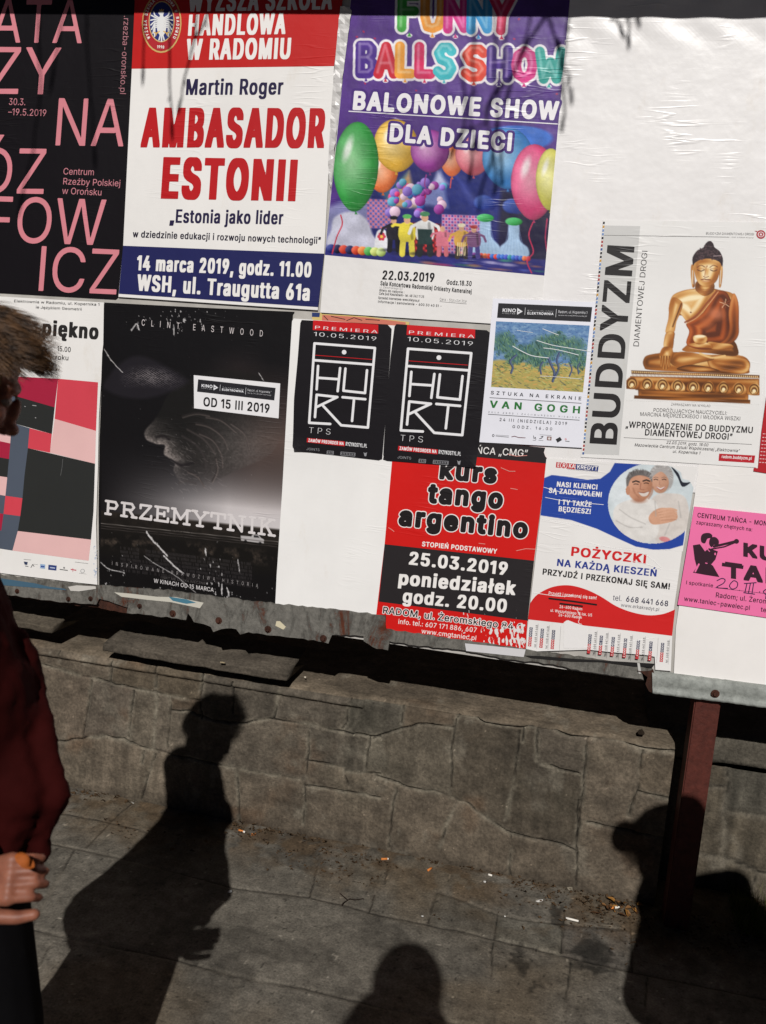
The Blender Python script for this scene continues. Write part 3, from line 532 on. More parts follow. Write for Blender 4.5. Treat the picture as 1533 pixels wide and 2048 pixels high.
J_WALL = mapped(Z5, [
    [(-420, 250), (-100, 300), (150, 355), (300, 398), (430, 432), (560, 462), (690, 488), (806, 510)], [(455, 335), (443, 432)], [(632, 362), (630, 456)], [(822, 392), (806, 508), (812, 578)], [(942, 425), (938, 560)],
    [(690, 545), (770, 553), (860, 592), (970, 600), (1090, 580), (1240, 603), (1330, 622), (1400, 638), (1533, 655)], [(1135, 432), (1105, 580)], [(1420, 478), (1392, 606), (1380, 622)],
    [(370, 426), (350, 560), (335, 655)], [(540, 470), (528, 560), (520, 655)], [(632, 480), (622, 690)], [(690, 500), (672, 700)],
    [(-420, 560), (0, 640), (140, 668), (260, 672), (350, 656), (420, 651), (500, 660), (560, 692), (640, 712), (725, 735), (850, 760), (1000, 790), (1120, 812), (1232, 830)],
    [(625, 725), (600, 800), (570, 905)], [(580, 712), (570, 760)], [(1248, 606), (1242, 730), (1232, 820), (1228, 920), (1222, 1000)], [(955, 780), (962, 890), (965, 1000)],
    [(1235, 850), (1330, 862), (1430, 880), (1533, 902)], [(1238, 750), (1320, 765), (1385, 778), (1400, 850)], [(1400, 793), (1533, 806)], [(1492, 652), (1475, 792)],
    [(150, 360), (130, 520), (140, 668)], [(-60, 300), (-90, 600)], [(245, 300), (240, 345)]], ww) + mapped(Z6, [
    [(-60, 286), (0, 292), (75, 306), (180, 296), (250, 318), (310, 346), (360, 352), (420, 386), (500, 398), (560, 402), (640, 390), (720, 420), (760, 436), (820, 440), (900, 444), (960, 456), (1050, 486), (1180, 494)],
    [(92, 310), (85, 392)], [(-30, 450), (40, 425), (110, 402), (180, 394), (300, 408)], [(312, 350), (300, 402), (286, 470), (278, 680)], [(572, 408), (565, 462)], [(628, 404), (622, 540)], [(640, 552), (720, 574), (792, 592)],
    [(555, 420), (542, 560), (520, 680), (500, 770)], [(825, 440), (806, 640), (786, 840)], [(1040, 500), (1022, 650), (985, 760)], [(1022, 660), (1140, 690)],
    [(-20, 600), (40, 615), (120, 645), (220, 664), (300, 690), (345, 708), (380, 735), (420, 762), (460, 790), (520, 826), (600, 846), (700, 866), (775, 895), (780, 932)],
    [(65, 650), (45, 760), (35, 885)], [(302, 700), (262, 800), (240, 880)], [(520, 830), (516, 1000)], [(788, 700), (782, 880), (778, 1040)], [(820, 780), (930, 806), (1150, 850)]], ww)
def build_wall():
    st = .0037; x1 = on_y(1351, 1500, ZW).x
    xs = np.concatenate([np.arange(-3.4, -2.25, .012), np.arange(-2.25, x1-.02, st)]); xs = np.append(xs, [x1-.012, x1-.004, x1])
    ztop = .565; zs = np.arange(-.03, ztop, st); top = np.concatenate([np.linspace(.006, .1, 16), np.linspace(.112, .66, 40)])
    nv = len(zs)+len(top)
    X = np.tile(xs, (nv, 1)); Zf = np.concatenate([zs, np.full(len(top), ztop)]); D = np.concatenate([np.zeros(len(zs)), top])
    Z = np.tile(Zf[:, None], (1, len(xs))); Y = ZW+np.tile(D[:, None], (1, len(xs)))
    U = Z+np.tile(D[:, None], (1, len(xs)))                                    # distance up and over
    wob = (fbm(X*30, U*30, 4, 3)-.47)*.013; d = np.full(X.shape, 1e9); dk = np.full(X.shape, 1e9); nf = len(zs)
    for pl in J_WALL:
        q = seg_dist(X[:nf]+wob[:nf], Z[:nf]+(fbm(X*30, U*30, 9, 3)[:nf]-.47)*.013, pl); d[:nf] = np.minimum(d[:nf], q)
    lab, k = label_cells(d[:nf] > .008); base = cells_to_colour(lab, k, lin((92, 84, 74)), 5, .30)
    C = np.empty(X.shape+(3,)); C[:nf] = base*.86*np.array((1.03, 1.0, .95)); C[nf:] = lin((101, 90, 76))
    big = fbm(X*2.2, U*3.2, 7); C *= (.72+.56*big)[..., None]
    vert = fbm(X*55+3*fbm(X*6, Z*6, 2), Z*4.0, 21, 4); C *= (1+.30*smoothstep(.42, .66, fbm(X*3.1, Z*2.2, 29))[..., None]*np.clip((vert-.5)*3, -.5, .9)[..., None]*(U < ztop)[..., None])     # runs of rain and lime
    oc = smoothstep(.56, .74, fbm(X*4.5, U*5, 33))[..., None]; C = C*(1-oc*.5)+lin((92, 68, 48))*oc*.5*(.7+.6*big)[..., None]
    pale = smoothstep(.60, .72, fbm(X*7, U*7, 51))[..., None]; C = C*(1-pale*.45)+lin((112, 105, 93))*pale*.45
    stn = smoothstep(.5, .62, fbm(X*2.6+7, U*4.5, 121))[..., None]; C = C*(1-stn*.30)+lin((52, 47, 41))*stn*.30
    moss = smoothstep(.52, .7, fbm(X*3.1+4, U*3.1, 71))[..., None]; C = C*(1-moss*.15)+lin((66, 66, 54))*moss*.15
    tool = np.sin(U*820+6*fbm(X*5, U*9, 91)+X*14)*smoothstep(.45, .62, fbm(X*2.2, U*3, 93)); C *= (1+.09*tool)[..., None]
    mort = np.exp(-(d/.0085)**2)*smoothstep(.22, .62, fbm(X*22, U*22, 61, 4)); C = C*(1-mort[..., None]*.72)+lin((122, 115, 101))*mort[..., None]*.72
    spk = vnoise(X*170, U*170, 171); C = C*(1+1.3*smoothstep(.965, .99, spk))[..., None]*(1-.5*smoothstep(.03, .0, vnoise(X*110, U*110, 172)))[..., None]
    C *= (.72+.56*fbm(X*24, U*24, 101, 4))[..., None]; lime = smoothstep(.60, .70, fbm(X*16, U*11, 103, 5)*.7+.3*fbm(X*3, U*3, 105)); C = C*(1-lime[..., None]*.4)+lin((124, 117, 104))*lime[..., None]*.4
    crk = np.exp(-(d/.0026)**2)*smoothstep(.30, .42, fbm(X*9, U*9, 13, 3)); C *= (1-.85*crk)[..., None]
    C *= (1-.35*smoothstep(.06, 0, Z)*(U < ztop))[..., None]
    # relief: blocks stand proud, joints sink, the top edge of the coping is broken
    n = -.0022*np.exp(-(d/.005)**2)-.009*crk+(fbm(X*7, U*7, 3)-.5)*.007+(fbm(X*60, U*60, 8, 3)-.5)*.004+tool*.0006*(U < ztop)
    n[:nf] += (np.random.RandomState(3).uniform(-.0015, .003, k+2)[np.where(lab > 0, lab, k+1)])*(d[:nf] > .012)*smoothstep(.008, .02, d[:nf])
    cap = np.array([(p[0], p[1]) for p in J_WALL[len(J_WALL)-17]])
    edge = np.interp(X[0], cap[:, 0], cap[:, 1], left=.52)
    over = (Z > edge[None])&(U < ztop+.0001); n += np.where(over, .012*smoothstep(0, .012, Z-edge[None]), 0)
    rnd_ = smoothstep(.03, 0, np.abs(U-ztop)); isf = (U <= ztop)
    Yn = Y-np.where(isf, n, 0)-np.where(isf, 0, np.interp(D, [0, .03], [1, 0])[:, None]*n[nf-1][None])+rnd_*.010*np.where(isf, 1, .2)
    Zn = Z+np.where(isf, 0, n*.9)-rnd_*.009+.012*np.clip((D[:, None]-.0)/.5, 0, 1)
    Xn = X.copy(); Xn[:, -1] = x1
    P = np.stack([Xn, Yn, Zn], -1)
    root = empty('stone_wall', (-1.0, ZW, 0)); tag(root, 'low wall of weathered grey brown stone blocks behind the advertising board', 'wall')
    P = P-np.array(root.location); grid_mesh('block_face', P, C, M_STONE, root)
    e = P[:, -1]; q = e.copy(); q[:, 1] = .66                                    # end face
    grid_mesh('end_face', np.stack([e, q], 1), np.stack([C[:, -1], C[:, -1]], 1), M_STONE, root)
    return root
WALL = build_wall()
def slab(name, poly, plane_y, depth, z_of, col, parent, seed):
    """coping stone from its front outline: front quad px tl tr br bl, pushed back"""
    tl, tr, br, bl = [Vector((on_y(*p, plane_y).x, plane_y, on_y(*p, plane_y).z)) for p in poly]; n = 40; m_ = 7
    rows = []
    for j in range(m_+1):
        f = j/m_; rows.append([bl.lerp(br, i/n).lerp(tl.lerp(tr, i/n), f) for i in range(n+1)])
    for j in range(1, 9): rows.append([tl.lerp(tr, i/n)+Vector((0, depth*j/8, .004*j)) for i in range(n+1)])
    P = np.array([[list(v) for v in r] for r in rows]); 
    under = P[0].copy(); under[:, 1] += depth; P = np.concatenate([under[None], P]);
    nzv = fbm(P[..., 0]*18, P[..., 1]*18+P[..., 2]*22, seed); P[1:, :, 2] += (nzv[1:]-.5)*.010; P[1:, :, 1] += (fbm(P[..., 0]*15, P[..., 2]*30, seed+1)[1:]-.5)*.010
    P[m_+1, :, 1] += .005; P[m_+1, :, 2] -= .002
    c0 = np.concatenate([P[:, :1]*0+P[:, :1].mean(0, keepdims=True), P, P[:, :1]*0+P[:, -1:].mean(0, keepdims=True)], 1)
    C = lin(col)*(.75+.5*fbm(c0[..., 0]*9, c0[..., 2]*20+c0[..., 1]*9, seed+5))[..., None]
    r = parent.location; return grid_mesh(name, c0-np.array(r), C, M_STONE, parent)
slab('coping_stone', [(208, 1285), (577, 1346), (574, 1363), (206, 1301)], .035, .20, None, (80, 73, 64), WALL, 3)
slab('coping_stone', [(-320, 1178), (106, 1253), (104, 1266), (-322, 1200)], .05, .2, None, (86, 78, 67), WALL, 8)
# second wall beyond the post
def build_wall2():
    y0 = .26; root = empty('stone_wall', (.9, y0, 0)); tag(root, 'short stretch of stone wall beyond the red brown post', 'wall')
    st = .008; xs = np.arange(.30, 2.6, st); zt = on_y(1440, 1532, y0).z; zs = np.arange(-.03, zt, st); X, Z = np.meshgrid(xs, zs)
    f = lambda x, y: (lambda p: (p.x, p.z))(on_y(*Z6(x, y), y0))
    J = [[f(*p) for p in pl] for pl in ([(1240, 636), (1315, 640), (1380, 640), (1370, 740), (1452, 752), (1533, 762), (1800, 800)], [(1386, 545), (1380, 640)], [(1370, 740), (1362, 925)], [(1240, 905), (1300, 918), (1370, 926), (1440, 950), (1500, 978), (1533, 986), (1800, 1020)], [(1495, 980), (1460, 1090)], [(1560, 560), (1545, 760)], [(1640, 790), (1620, 1000)])]
    d = np.full(X.shape, 1e9)
    for pl in J: d = np.minimum(d, seg_dist(X+(vnoise(X*20, Z*20, 2)-.5)*.014, Z, pl))
    lab, k = label_cells(d > .010); C = .68*cells_to_colour(lab, k, lin((92, 85, 74)), 12, .2)*(.7+.6*fbm(X*3, Z*3, 6))[..., None]
    vert = fbm(X*30, Z*4, 23, 3); C *= (1+.6*np.clip((vert-.5)*3, -.5, .8))[..., None]
    pale = smoothstep(.58, .72, fbm(X*8, Z*7, 57))[..., None]; C = C*(1-pale*.5)+lin((138, 130, 116))*pale*.5
    mo = np.exp(-(d/.012)**2)[..., None]; C = C*(1-mo*.5)+lin((112, 105, 93))*mo*.5
    C *= (1-.8*np.exp(-(d/.0035)**2)*smoothstep(.4, .55, vnoise(X*7, Z*7, 3)))[..., None]
    Y = y0+.007*np.exp(-(d/.01)**2)-(fbm(X*8, Z*8, 3)-.5)*.012
    grid_mesh('block_face', np.stack([X, Y, Z], -1)-np.array(root.location), C, M_STONE, root)
    a, b = on_y(1300, 1447, y0-.03), on_y(1640, 1496, y0-.03); c, dd = on_y(1640, 1560, y0-.03), on_y(1300, 1508, y0-.03)
    slab('coping_stone', [(1300, 1449), (1740, 1512), (1740, 1566), (1300, 1506)], y0-.03, .36, None, (80, 75, 66), root, 14)
    e = np.array([[[.30, y0+.004, -.03], [.30, y0+.3, -.03]], [[.30, y0+.004, zt], [.30, y0+.3, zt]]])-np.array(root.location); grid_mesh('end_face', e, np.tile(lin((70, 64, 56)), (2, 2, 1)), M_STONE, root)
build_wall2()
# pavement
J_GND = mapped(Z7, [[(60, 228), (250, 260), (420, 290), (600, 330)], [(-200, 300), (0, 335), (250, 385), (480, 435), (700, 490), (960, 560), (1250, 592)], [(562, 198), (450, 290), (350, 390)], [(-100, 680), (210, 740), (320, 768), (560, 815), (760, 860), (1000, 920), (1270, 972), (1533, 1032), (1900, 1110)],
    [(1260, 595), (1400, 628), (1533, 665)], [(1282, 470), (1250, 592)], [(1512, 585), (1490, 655)], [(300, 400), (120, 730)], [(960, 930), (930, 1200)], [(200, 790), (20, 1150)]], gg) + mapped(Z8, [
    [(-40, 446), (0, 455), (100, 474), (200, 495), (330, 522), (450, 550), (580, 580), (700, 612), (850, 646), (1010, 682), (1300, 740), (1800, 840)], [(222, 370), (205, 430), (190, 495)], [(468, 455), (455, 550)], [(210, 362), (330, 402), (460, 452), (560, 474), (980, 520)], [(730, 440), (720, 605)], [(990, 470), (1002, 676)], [(450, 558), (440, 740), (415, 888)], [(40, 245), (18, 335)], [(760, 630), (720, 900)], [(1060, 700), (1050, 900)]], gg)
def ground_col(X, Y, d):
    C = np.empty(X.shape+(3,)); C[:] = lin((90, 85, 77)); C *= (.70+.60*fbm(X*2.4, Y*2.4, 41))[..., None]
    C *= (1+.55*(fbm(X*16, Y*16, 45, 5)-.48))[..., None]; st_ = smoothstep(.54, .62, fbm(X*5+2, Y*6, 131, 5))[..., None]; C = C*(1-st_*.28)
    oc = smoothstep(.5, .68, fbm(X*2.0+9, Y*2.5, 49))[..., None]; C = C*(1-oc*.45)+lin((84, 70, 51))*oc*.45
    mo = np.exp(-(d/.010)**2)*(.3+.7*vnoise(X*12, Y*12, 5)); C = C*(1-mo[..., None]*.35)+lin((104, 96, 84))*mo[..., None]*.35
    C *= (1-.78*np.exp(-(d/.0032)**2)*smoothstep(.34, .52, vnoise(X*4, Y*4, 15)))[..., None]
    dirt = smoothstep(-.30, .06, Y+.22*(fbm(X*5, Y*5, 19)-.5))*smoothstep(.36, .6, fbm(X*18, Y*18, 20)); C = C*(1-dirt[..., None]*.75)+lin((74, 59, 42))*dirt[..., None]*.75
    for s in [[(782, 575), (812, 552), (860, 562), (925, 590), (930, 640), (900, 652), (840, 640), (780, 622), (756, 606)], [(680, 420), (726, 432), (728, 512), (700, 506), (678, 470)], [(745, 650), (800, 640), (900, 670), (930, 690), (820, 672), (752, 662)], [(540, 560), (560, 575), (552, 620), (600, 640), (585, 680), (545, 684), (552, 640), (520, 632)], [(590, 745), (630, 728), (622, 744), (598, 752)], [(640, 730), (660, 735), (650, 748)], [(216, 740), (232, 742), (228, 752)]]:
        q = [gg(*Z8(*p)) for p in s]; dd = poly_sdf(X+(vnoise(X*70, Y*70, 1)-.5)*.03, Y+(vnoise(X*70, Y*70, 2)-.5)*.03, q); C *= (1-.62*smoothstep(.012, -.006, dd))[..., None]
    sp = vnoise(X*120, Y*120, 87); C *= (1-.62*smoothstep(.88, .96, sp))[..., None]; sp2 = vnoise(X*75+3, Y*75, 88); C = C*(1+1.3*smoothstep(.94, .985, sp2))[..., None]
    return C
def build_ground():
    st = .0046; xs = np.arange(-2.3, 1.5, st); ys = np.arange(-1.35, ZW+.30, st); X, Y = np.meshgrid(xs, ys); d = np.full(X.shape, 1e9)
    wx = X+(fbm(X*24, Y*24, 4, 3)-.47)*.006; wy = Y+(fbm(X*24, Y*24, 6, 3)-.47)*.006
    for pl in J_GND: d = np.minimum(d, seg_dist(wx, wy, pl))
    lab, k = label_cells(d > .008); C = ground_col(X, Y, d)*(cells_to_colour(lab, k, (1, 1, 1), 8, .12))
    Z = -.003*np.exp(-(d/.006)**2)+(fbm(X*3, Y*3, 2)-.5)*.010+(fbm(X*30, Y*30, 3, 3)-.5)*.003+(np.random.RandomState(4).uniform(-.003, .003, k+2)[np.where(lab > 0, lab, k+1)])*smoothstep(.004, .014, d)
    edge = np.minimum(np.minimum(X-xs[0], xs[-1]-X), Y-ys[0]); Z = Z*smoothstep(0, .1, edge)
    dirt = smoothstep(-.20, .08, Y)*fbm(X*9, Y*9, 20)*.016; Z += dirt
    o = grid_mesh('pavement', np.stack([X, Y, Z], -1), C, M_PAVE); tag(o, kind='structure')
build_ground()
g = bpy.data.meshes.new('ground'); R_ = 120
g.from_pydata([(-R_, -R_, -.018), (R_, -R_, -.018), (R_, R_, -.018), (-R_, R_, -.018)], [], [(0, 1, 2, 3)]); point_col(g, np.tile(lin((84, 78, 70)), (4, 1))); tag(link('ground', g, M_PAVE), kind='structure')
M_SOIL = plain('dark_soil', (40, 34, 28), .95, .1, 0, .4, 30)
xs = np.linspace(-3.2, 3.2, 120); ys = np.linspace(.5, 3.2, 50); X, Y = np.meshgrid(xs, ys)
# earth bank behind the wall, and an added dark wall at its back
Z = .50+(fbm(X*3, Y*3, 5)-.5)*.12+.05*(Y-.5); Z = np.where(Y < .62, .42, Z)
tag(grid_mesh('soil_bank', np.stack([X, Y, Z], -1), np.ones(X.shape+(3,)), M_SOIL), kind='structure')
def box_bm(bm, x0, x1, y0, y1, z0, z1):
    v = [bm.verts.new(p) for p in ((x0, y0, z0), (x1, y0, z0), (x1, y1, z0), (x0, y1, z0), (x0, y0, z1), (x1, y0, z1), (x1, y1, z1), (x0, y1, z1))]
    for f in ((3, 2, 1, 0), (4, 5, 6, 7), (0, 1, 5, 4), (1, 2, 6, 5), (2, 3, 7, 6), (3, 0, 4, 7)): bm.faces.new([v[i] for i in f])
def bm_obj(name, bm, mat, parent=None, bev=0, smooth=False, off=None):
    if bev: bmesh.ops.bevel(bm, geom=bm.edges[:], offset=bev, segments=2, affect='EDGES', clamp_overlap=True)
    bmesh.ops.recalc_face_normals(bm, faces=bm.faces)
    me = bpy.data.meshes.new(name); bm.to_mesh(me); bm.free()
    if parent: 
        l = parent.location
        me.transform(Matrix.Translation(-Vector(l)))
    return link(name, me, mat, parent, smooth)
bm = bmesh.new(); box_bm(bm, -7, 7, 3.2, 3.6, -.02, 6.5)  # added to keep sky light from leaking in behind the board
tag(bm_obj('added_back_wall', bm, plain('dark_plaster', (58, 50, 44), .95, .1, 0, .3, 3)), 'dark plaster wall added behind the board to block sky light', 'wall')
# ------------------------------------------------------------------ the advertising board
M_STEEL = None
def rusty(name, paint, rust_lo, rust_hi, rust=(86, 44, 26)):
    mt, nt, b = new_mat(name); L = nt.links.new; tc = N(nt, 'ShaderNodeTexCoord')
    mq = N(nt, 'ShaderNodeMapping'); mq.inputs['Scale'].default_value = (1.25, 1, .5); L(tc.outputs['Object'], mq.inputs[0]); n1 = N(nt, 'ShaderNodeTexNoise', Scale=11.0, Detail=10.0, Roughness=.76, Distortion=.5); L(mq.outputs[0], n1.inputs[0])
    n2 = N(nt, 'ShaderNodeTexNoise', Scale=46.0, Detail=6.0, Roughness=.7); L(tc.outputs['Object'], n2.inputs[0])
    r = N(nt, 'ShaderNodeValToRGB'); e = r.color_ramp.elements
    e[0].position = rust_lo; e[0].color = (*lin(paint), 1); e[1].position = rust_hi; e[1].color = (*lin(rust), 1)
    k = r.color_ramp.elements.new((rust_lo+rust_hi)/2); k.color = (*lin(tuple(int(q*.78) for q in paint)), 1)
    L(n1.outputs[0], r.inputs[0])
    g = N(nt, 'ShaderNodeMapRange'); L(n2.outputs[0], g.inputs[0]); g.inputs[1].default_value = .3; g.inputs[2].default_value = .7; g.inputs[3].default_value = .6; g.inputs[4].default_value = 1.22
    mx = N(nt, 'ShaderNodeMix', data_type='RGBA', blend_type='MULTIPLY'); mx.inputs[0].default_value = 1; L(r.outputs[0], mx.inputs[6]); L(g.outputs[0], mx.inputs[7]); L(mx.outputs[2], b.inputs['Base Color'])
    a = N(nt, 'ShaderNodeMath', operation='MULTIPLY_ADD'); L(n1.outputs[0], a.inputs[0]); a.inputs[1].default_value = 1.6; L(n2.outputs[0], a.inputs[2])
    bp = N(nt, 'ShaderNodeBump'); bp.inputs['Strength'].default_value = .5; bp.inputs['Distance'].default_value = .004; L(a.outputs[0], bp.inputs['Height']); L(bp.outputs[0], b.inputs['Normal'])
    b.inputs['Roughness'].default_value = .6; b.inputs['Specular IOR Level'].default_value = .3
    return mt
M_RAIL = rusty('chipped_grey_paint', (110, 107, 101), .48, .64); M_RAIL2 = rusty('grey_green_paint', (138, 141, 136), .58, .74); M_POST = rusty('red_brown_paint', (80, 38, 30), .62, .9, (52, 31, 24)); M_RUST = rusty('rusty_iron', (70, 40, 29), .45, .65, (40, 24, 18))
BRD = empty('advertising_board', (-.8, .01, .8)); tag(BRD, 'large advertising board on posts with a rusty painted bottom rail, covered in posters', 'billboard')
bm = bmesh.new(); box_bm(bm, -3.0, 1.25, .0, .028, .80, 3.02); bm_obj('back_panel', bm, plain('faded_board', (176, 172, 166), .8, .2, 0, .3, 6), BRD)
def prism(name, P, y0, y1, mat, bev=0, jag=0, seed=0):
    """plate from its outline on the photograph, real thickness"""
    r = random.Random(seed); Q = []
    for (a, b) in zip(P, P[1:]+P[:1]):
        n = max(1, int(math.hypot(b[0]-a[0], b[1]-a[1])/9)) if jag else 1
        for i in range(n):
            j = jag if i else 0; Q.append((a[0]+(b[0]-a[0])*i/n+r.uniform(-j, j)*.4, a[1]+(b[1]-a[1])*i/n+r.uniform(-j, j)))
    bm = bmesh.new(); W_ = [on_y(x, y, 0) for x, y in Q]
    f = [bm.verts.new((p.x, y0, p.z)) for p in W_]; k = [bm.verts.new((p.x, y1, p.z)) for p in W_]
    bm.faces.new(f); bm.faces.new(k[::-1])
    for i in range(len(f)): bm.faces.new((f[i], f[(i+1) % len(f)], k[(i+1) % len(f)], k[i]))
    bmesh.ops.triangulate(bm, faces=[q for q in bm.faces if len(q.verts) > 4])
    return bm_obj(name, bm, mat, BRD, bev)
p5 = lambda *q: [Z5(*p) for p in q]
p6 = lambda *q: [Z6(*p) for p in q]
prism('bottom_rail', p5((-700, -80), (-300, -40), (200, 20), (400, 40), (700, 60), (1000, 100), (1300, 130), (1560, 160), (1560, 252), (1530, 250), (1400, 236), (1345, 238), (1330, 272), (1230, 252), (1100, 240), (1010, 226), (976, 236), (960, 214), (900, 214), (868, 226), (858, 205), (830, 194), (790, 186), (766, 150), (758, 178), (700, 170), (620, 158), (590, 156), (520, 150), (524, 128), (410, 92), (398, 116), (330, 112), (235, 104), (130, 88), (0, 70), (-700, -30)), -.0135, .0, M_RAIL, jag=1.6, seed=1)
prism('rust_plate', p5((385, 84), (420, 84), (540, 112), (700, 128), (692, 160), (520, 153), (410, 134)), -.004, .012, M_RUST, jag=1.2, seed=2)
prism('rust_plate', p5((-60, 60), (130, 80), (260, 98), (420, 118), (560, 146), (560, 154), (-60, 78)), .004, .018, M_RUST, jag=1.0, seed=3)
prism('bottom_rail', p6((-60, 0), (300, 52), (700, 110), (1080, 170), (1074, 200), (1060, 232), (1052, 214), (900, 191), (760, 171), (690, 151), (500, 131), (345, 97), (140, 76), (42, 60), (36, 96), (-10, 90), (-60, 60)), -.0125, .0, M_RAIL, jag=1.4, seed=4)
prism('rust_plate', p6((1020, 175), (1084, 172), (1092, 268), (1066, 256), (1052, 228), (1060, 200)), -.0165, -.006, M_RUST, jag=2.2, seed=5)
def rail_tube():
    """the newer length of rail: a folded steel section"""
    a, b = on_y(*Z6(1078, 178)), on_y(*Z6(1900, 282)); c, d = on_y(*Z6(1080, 262)), on_y(*Z6(1900, 366)); prof = [(-.002, 0, 0), (-.016, .0, .04), (-.022, .0, .16), (-.022, 0, .55), (-.018, 0, .78), (-.026, 0, .86), (-.026, 0, .98), (-.020, 0, 1.0), (.02, 0, 1.0)]
    rows = []
    for y, _, t in prof: rows.append([Vector((0, y, 0))+(a.lerp(b, i/60)).lerp(c.lerp(d, i/60), t)+Vector((0, 0, (random.Random(i).uniform(-.001, .001)))) for i in range(61)])
    P = np.array([[list(v) for v in r] for r in rows]); r0 = np.array(BRD.location)
    grid_mesh('bottom_rail', P-r0, np.ones(P.shape), M_RAIL2, BRD, True)
rail_tube()
bm = bmesh.new(); a, b = on_y(1392, 1406, -.03), on_y(1445, 1410, -.03)
box_bm(bm, a.x, b.x, -.008, .075, -.05, .84); bm_obj('post', bm, M_POST, BRD, .004)
for x in (-2.75,): 
    bm = bmesh.new(); box_bm(bm, x, x+.075, .030, .105, .55, 3.0); bm_obj('post', bm, M_POST, BRD, .004)
def bolt(px, py, y=-.0135, r=.0075):
    c = on_y(px, py); bm = bmesh.new()
    bmesh.ops.create_cone(bm, cap_ends=True, segments=16, radius1=r*1.7, radius2=r*1.6, depth=.002, matrix=Matrix.Translation((c.x, y-.001, c.z))@Matrix.Rotation(math.pi/2, 4, 'X'))
    bmesh.ops.create_cone(bm, cap_ends=True, segments=6, radius1=r, radius2=r*.86, depth=.006, matrix=Matrix.Translation((c.x, y-.005, c.z))@Matrix.Rotation(math.pi/2, 4, 'X')@Matrix.Rotation(px, 4, 'Z'))
    return bm_obj('bolt', bm, M_RUST, BRD)
for q in ((80, 62), (286, 94), (375, 92), (572, 122), (705, 152), (890, 180), (1088, 215), (1310, 252)): bolt(*Z5(*q), r=.0075 if q[0] > 600 else .0055)
bolt(*Z6(1326, 262), y=-.0235)
# roof board over the posters: its shadow darkens their top edge
bm = bmesh.new(); zt = 2.62+.15; dd = .34; zz = zt+dd*(-SUN.z)/SUN.y
for i in range(2): pass
L0, R0 = on_y(-200, 27), on_y(1700, 42)
def canopy(dp, x0=-3.1, x1=1.35):
    z0 = lambda x: (L0.z+(R0.z-L0.z)*(x-L0.x)/(R0.x-L0.x))+dp*(-SUN.z)/SUN.y
    v = [bm.verts.new(p) for p in ((x0, -dp, z0(x0)), (x1, -dp, z0(x1)), (x1, .06, z0(x1)+.03), (x0, .06, z0(x0)+.03), (x0, -dp, z0(x0)+.03), (x1, -dp, z0(x1)+.03), (x1, .06, z0(x1)+.06), (x0, .06, z0(x0)+.06))]
    for f in ((3, 2, 1, 0), (4, 5, 6, 7), (0, 1, 5, 4), (1, 2, 6, 5), (2, 3, 7, 6), (3, 0, 4, 7)): bm.faces.new([v[i] for i in f])
canopy(dd); bm_obj('roof_board', bm, plain('dark_tin', (70, 68, 72), .6, .3), BRD)
# torn paper left on the rail
def scrap(pts, col, z, label):
    Poster('paper_scrap', 'paper scrap', label, pts, z, M_MATTE, PX, col=col)
scrap(p5((-300, -36), (150, 30), (190, 40), (210, 44), (270, 52), (280, 58), (180, 50), (0, 36), (-300, -12)), (66, 96, 116), 14.5, 'faded blue paper strip along the rail under the geometric art poster')
scrap(p5((286, 44), (320, 38), (396, 42), (398, 52), (330, 62), (296, 60)), (198, 194, 188), 15.5, 'torn white paper scrap at the corner under the geometric art poster')
scrap(p5((470, 66), (540, 72), (640, 84), (720, 86), (830, 108), (815, 130), (700, 106), (600, 96), (500, 84)), (196, 192, 180), 14.6, 'torn cream paper strip on the rail under the film poster')
scrap(p5((690, 84), (760, 94), (800, 108), (760, 112), (706, 100)), (70, 118, 138), 15.0, 'small torn teal paper piece under the film poster')
scrap(p5((1122, 182), (1136, 182), (1160, 205), (1150, 216), (1118, 200)), (206, 196, 168), 14.6, 'small cream paper corner on the rail beside the curling blank sheet')
scrap(p6((575, 116), (640, 118), (760, 128), (1090, 148), (1082, 160), (1010, 160), (880, 142), (760, 140), (600, 126)), (30, 28, 28), 14.4, 'torn black paper edge on the rail under the loan poster')
scrap(p6((1020, 144), (1030, 146), (1036, 186), (1026, 188)), (190, 188, 184), 14.8, 'thin torn white paper strip hanging from the loan poster')
scrap(p6((340, 68), (580, 92), (572, 122), (345, 98)), (206, 204, 206), 14.2, 'pale torn paper strip on the rail under the tango poster')
# ------------------------------------------------------------------ posters
V1 = (.43053, 0, 0); V2 = (.36530, 620, 0); V4 = (.3125, 0, 560); VF = (.33207, 180, 580); VH = (.28702, 560, 580)
VB = (.25398, 1150, 430); VK = (.23483, 740, 860); VE = (.32159, 1040, 880); VV = (.166, 960, 580); PX = (1, 0, 0)
RND = random.Random(7)
WHT = (236, 233, 230)
# blank sheets underneath
def lift(cx, cy, r, h):
    return lambda X, Y: -h*np.clip(1-np.hypot(X-cx, Y-cy)/r, 0, 1)**2
Poster('blank_poster', 'blank poster', 'large blank white poster with wrinkled glossy top above the golden statue poster',
       [(1141, -70), (1680, -70), (1680, 985), (1052, 985), (1089, 552), (1136, 22)], 3.0, M_GLOSS, PX, col=(233, 230, 229),
       bend=lambda X, Y: -.004*np.clip((150-Y)/150, 0, 1)*np.sin(X/37.+np.sin(Y/23.))**2)
Poster('blank_poster', 'blank poster', 'plain white sheet behind the pink dance flyer, hanging over the grey rail',
       [(1399, 925), (1700, 925), (1700, 1392), (1533, 1369), (1348, 1346), (1352, 1255)], 3.4, M_MATTE, PX, col=(236, 232, 229))
G = Poster('blank_poster', 'blank poster', 'blank white sheet between the film poster and the red tango poster, lower corner curling',
       [(586, 637), (640, 641), (800, 652), (800, 1264), (752, 1259), (650, 1254), (592, 1247), (565, 1236), (553, 1208), (555, 1150), (566, 980), (576, 800)], 5.2, M_SATIN, PX, col=(236, 234, 232),
       bend=lift(556, 1240, 120, .009))
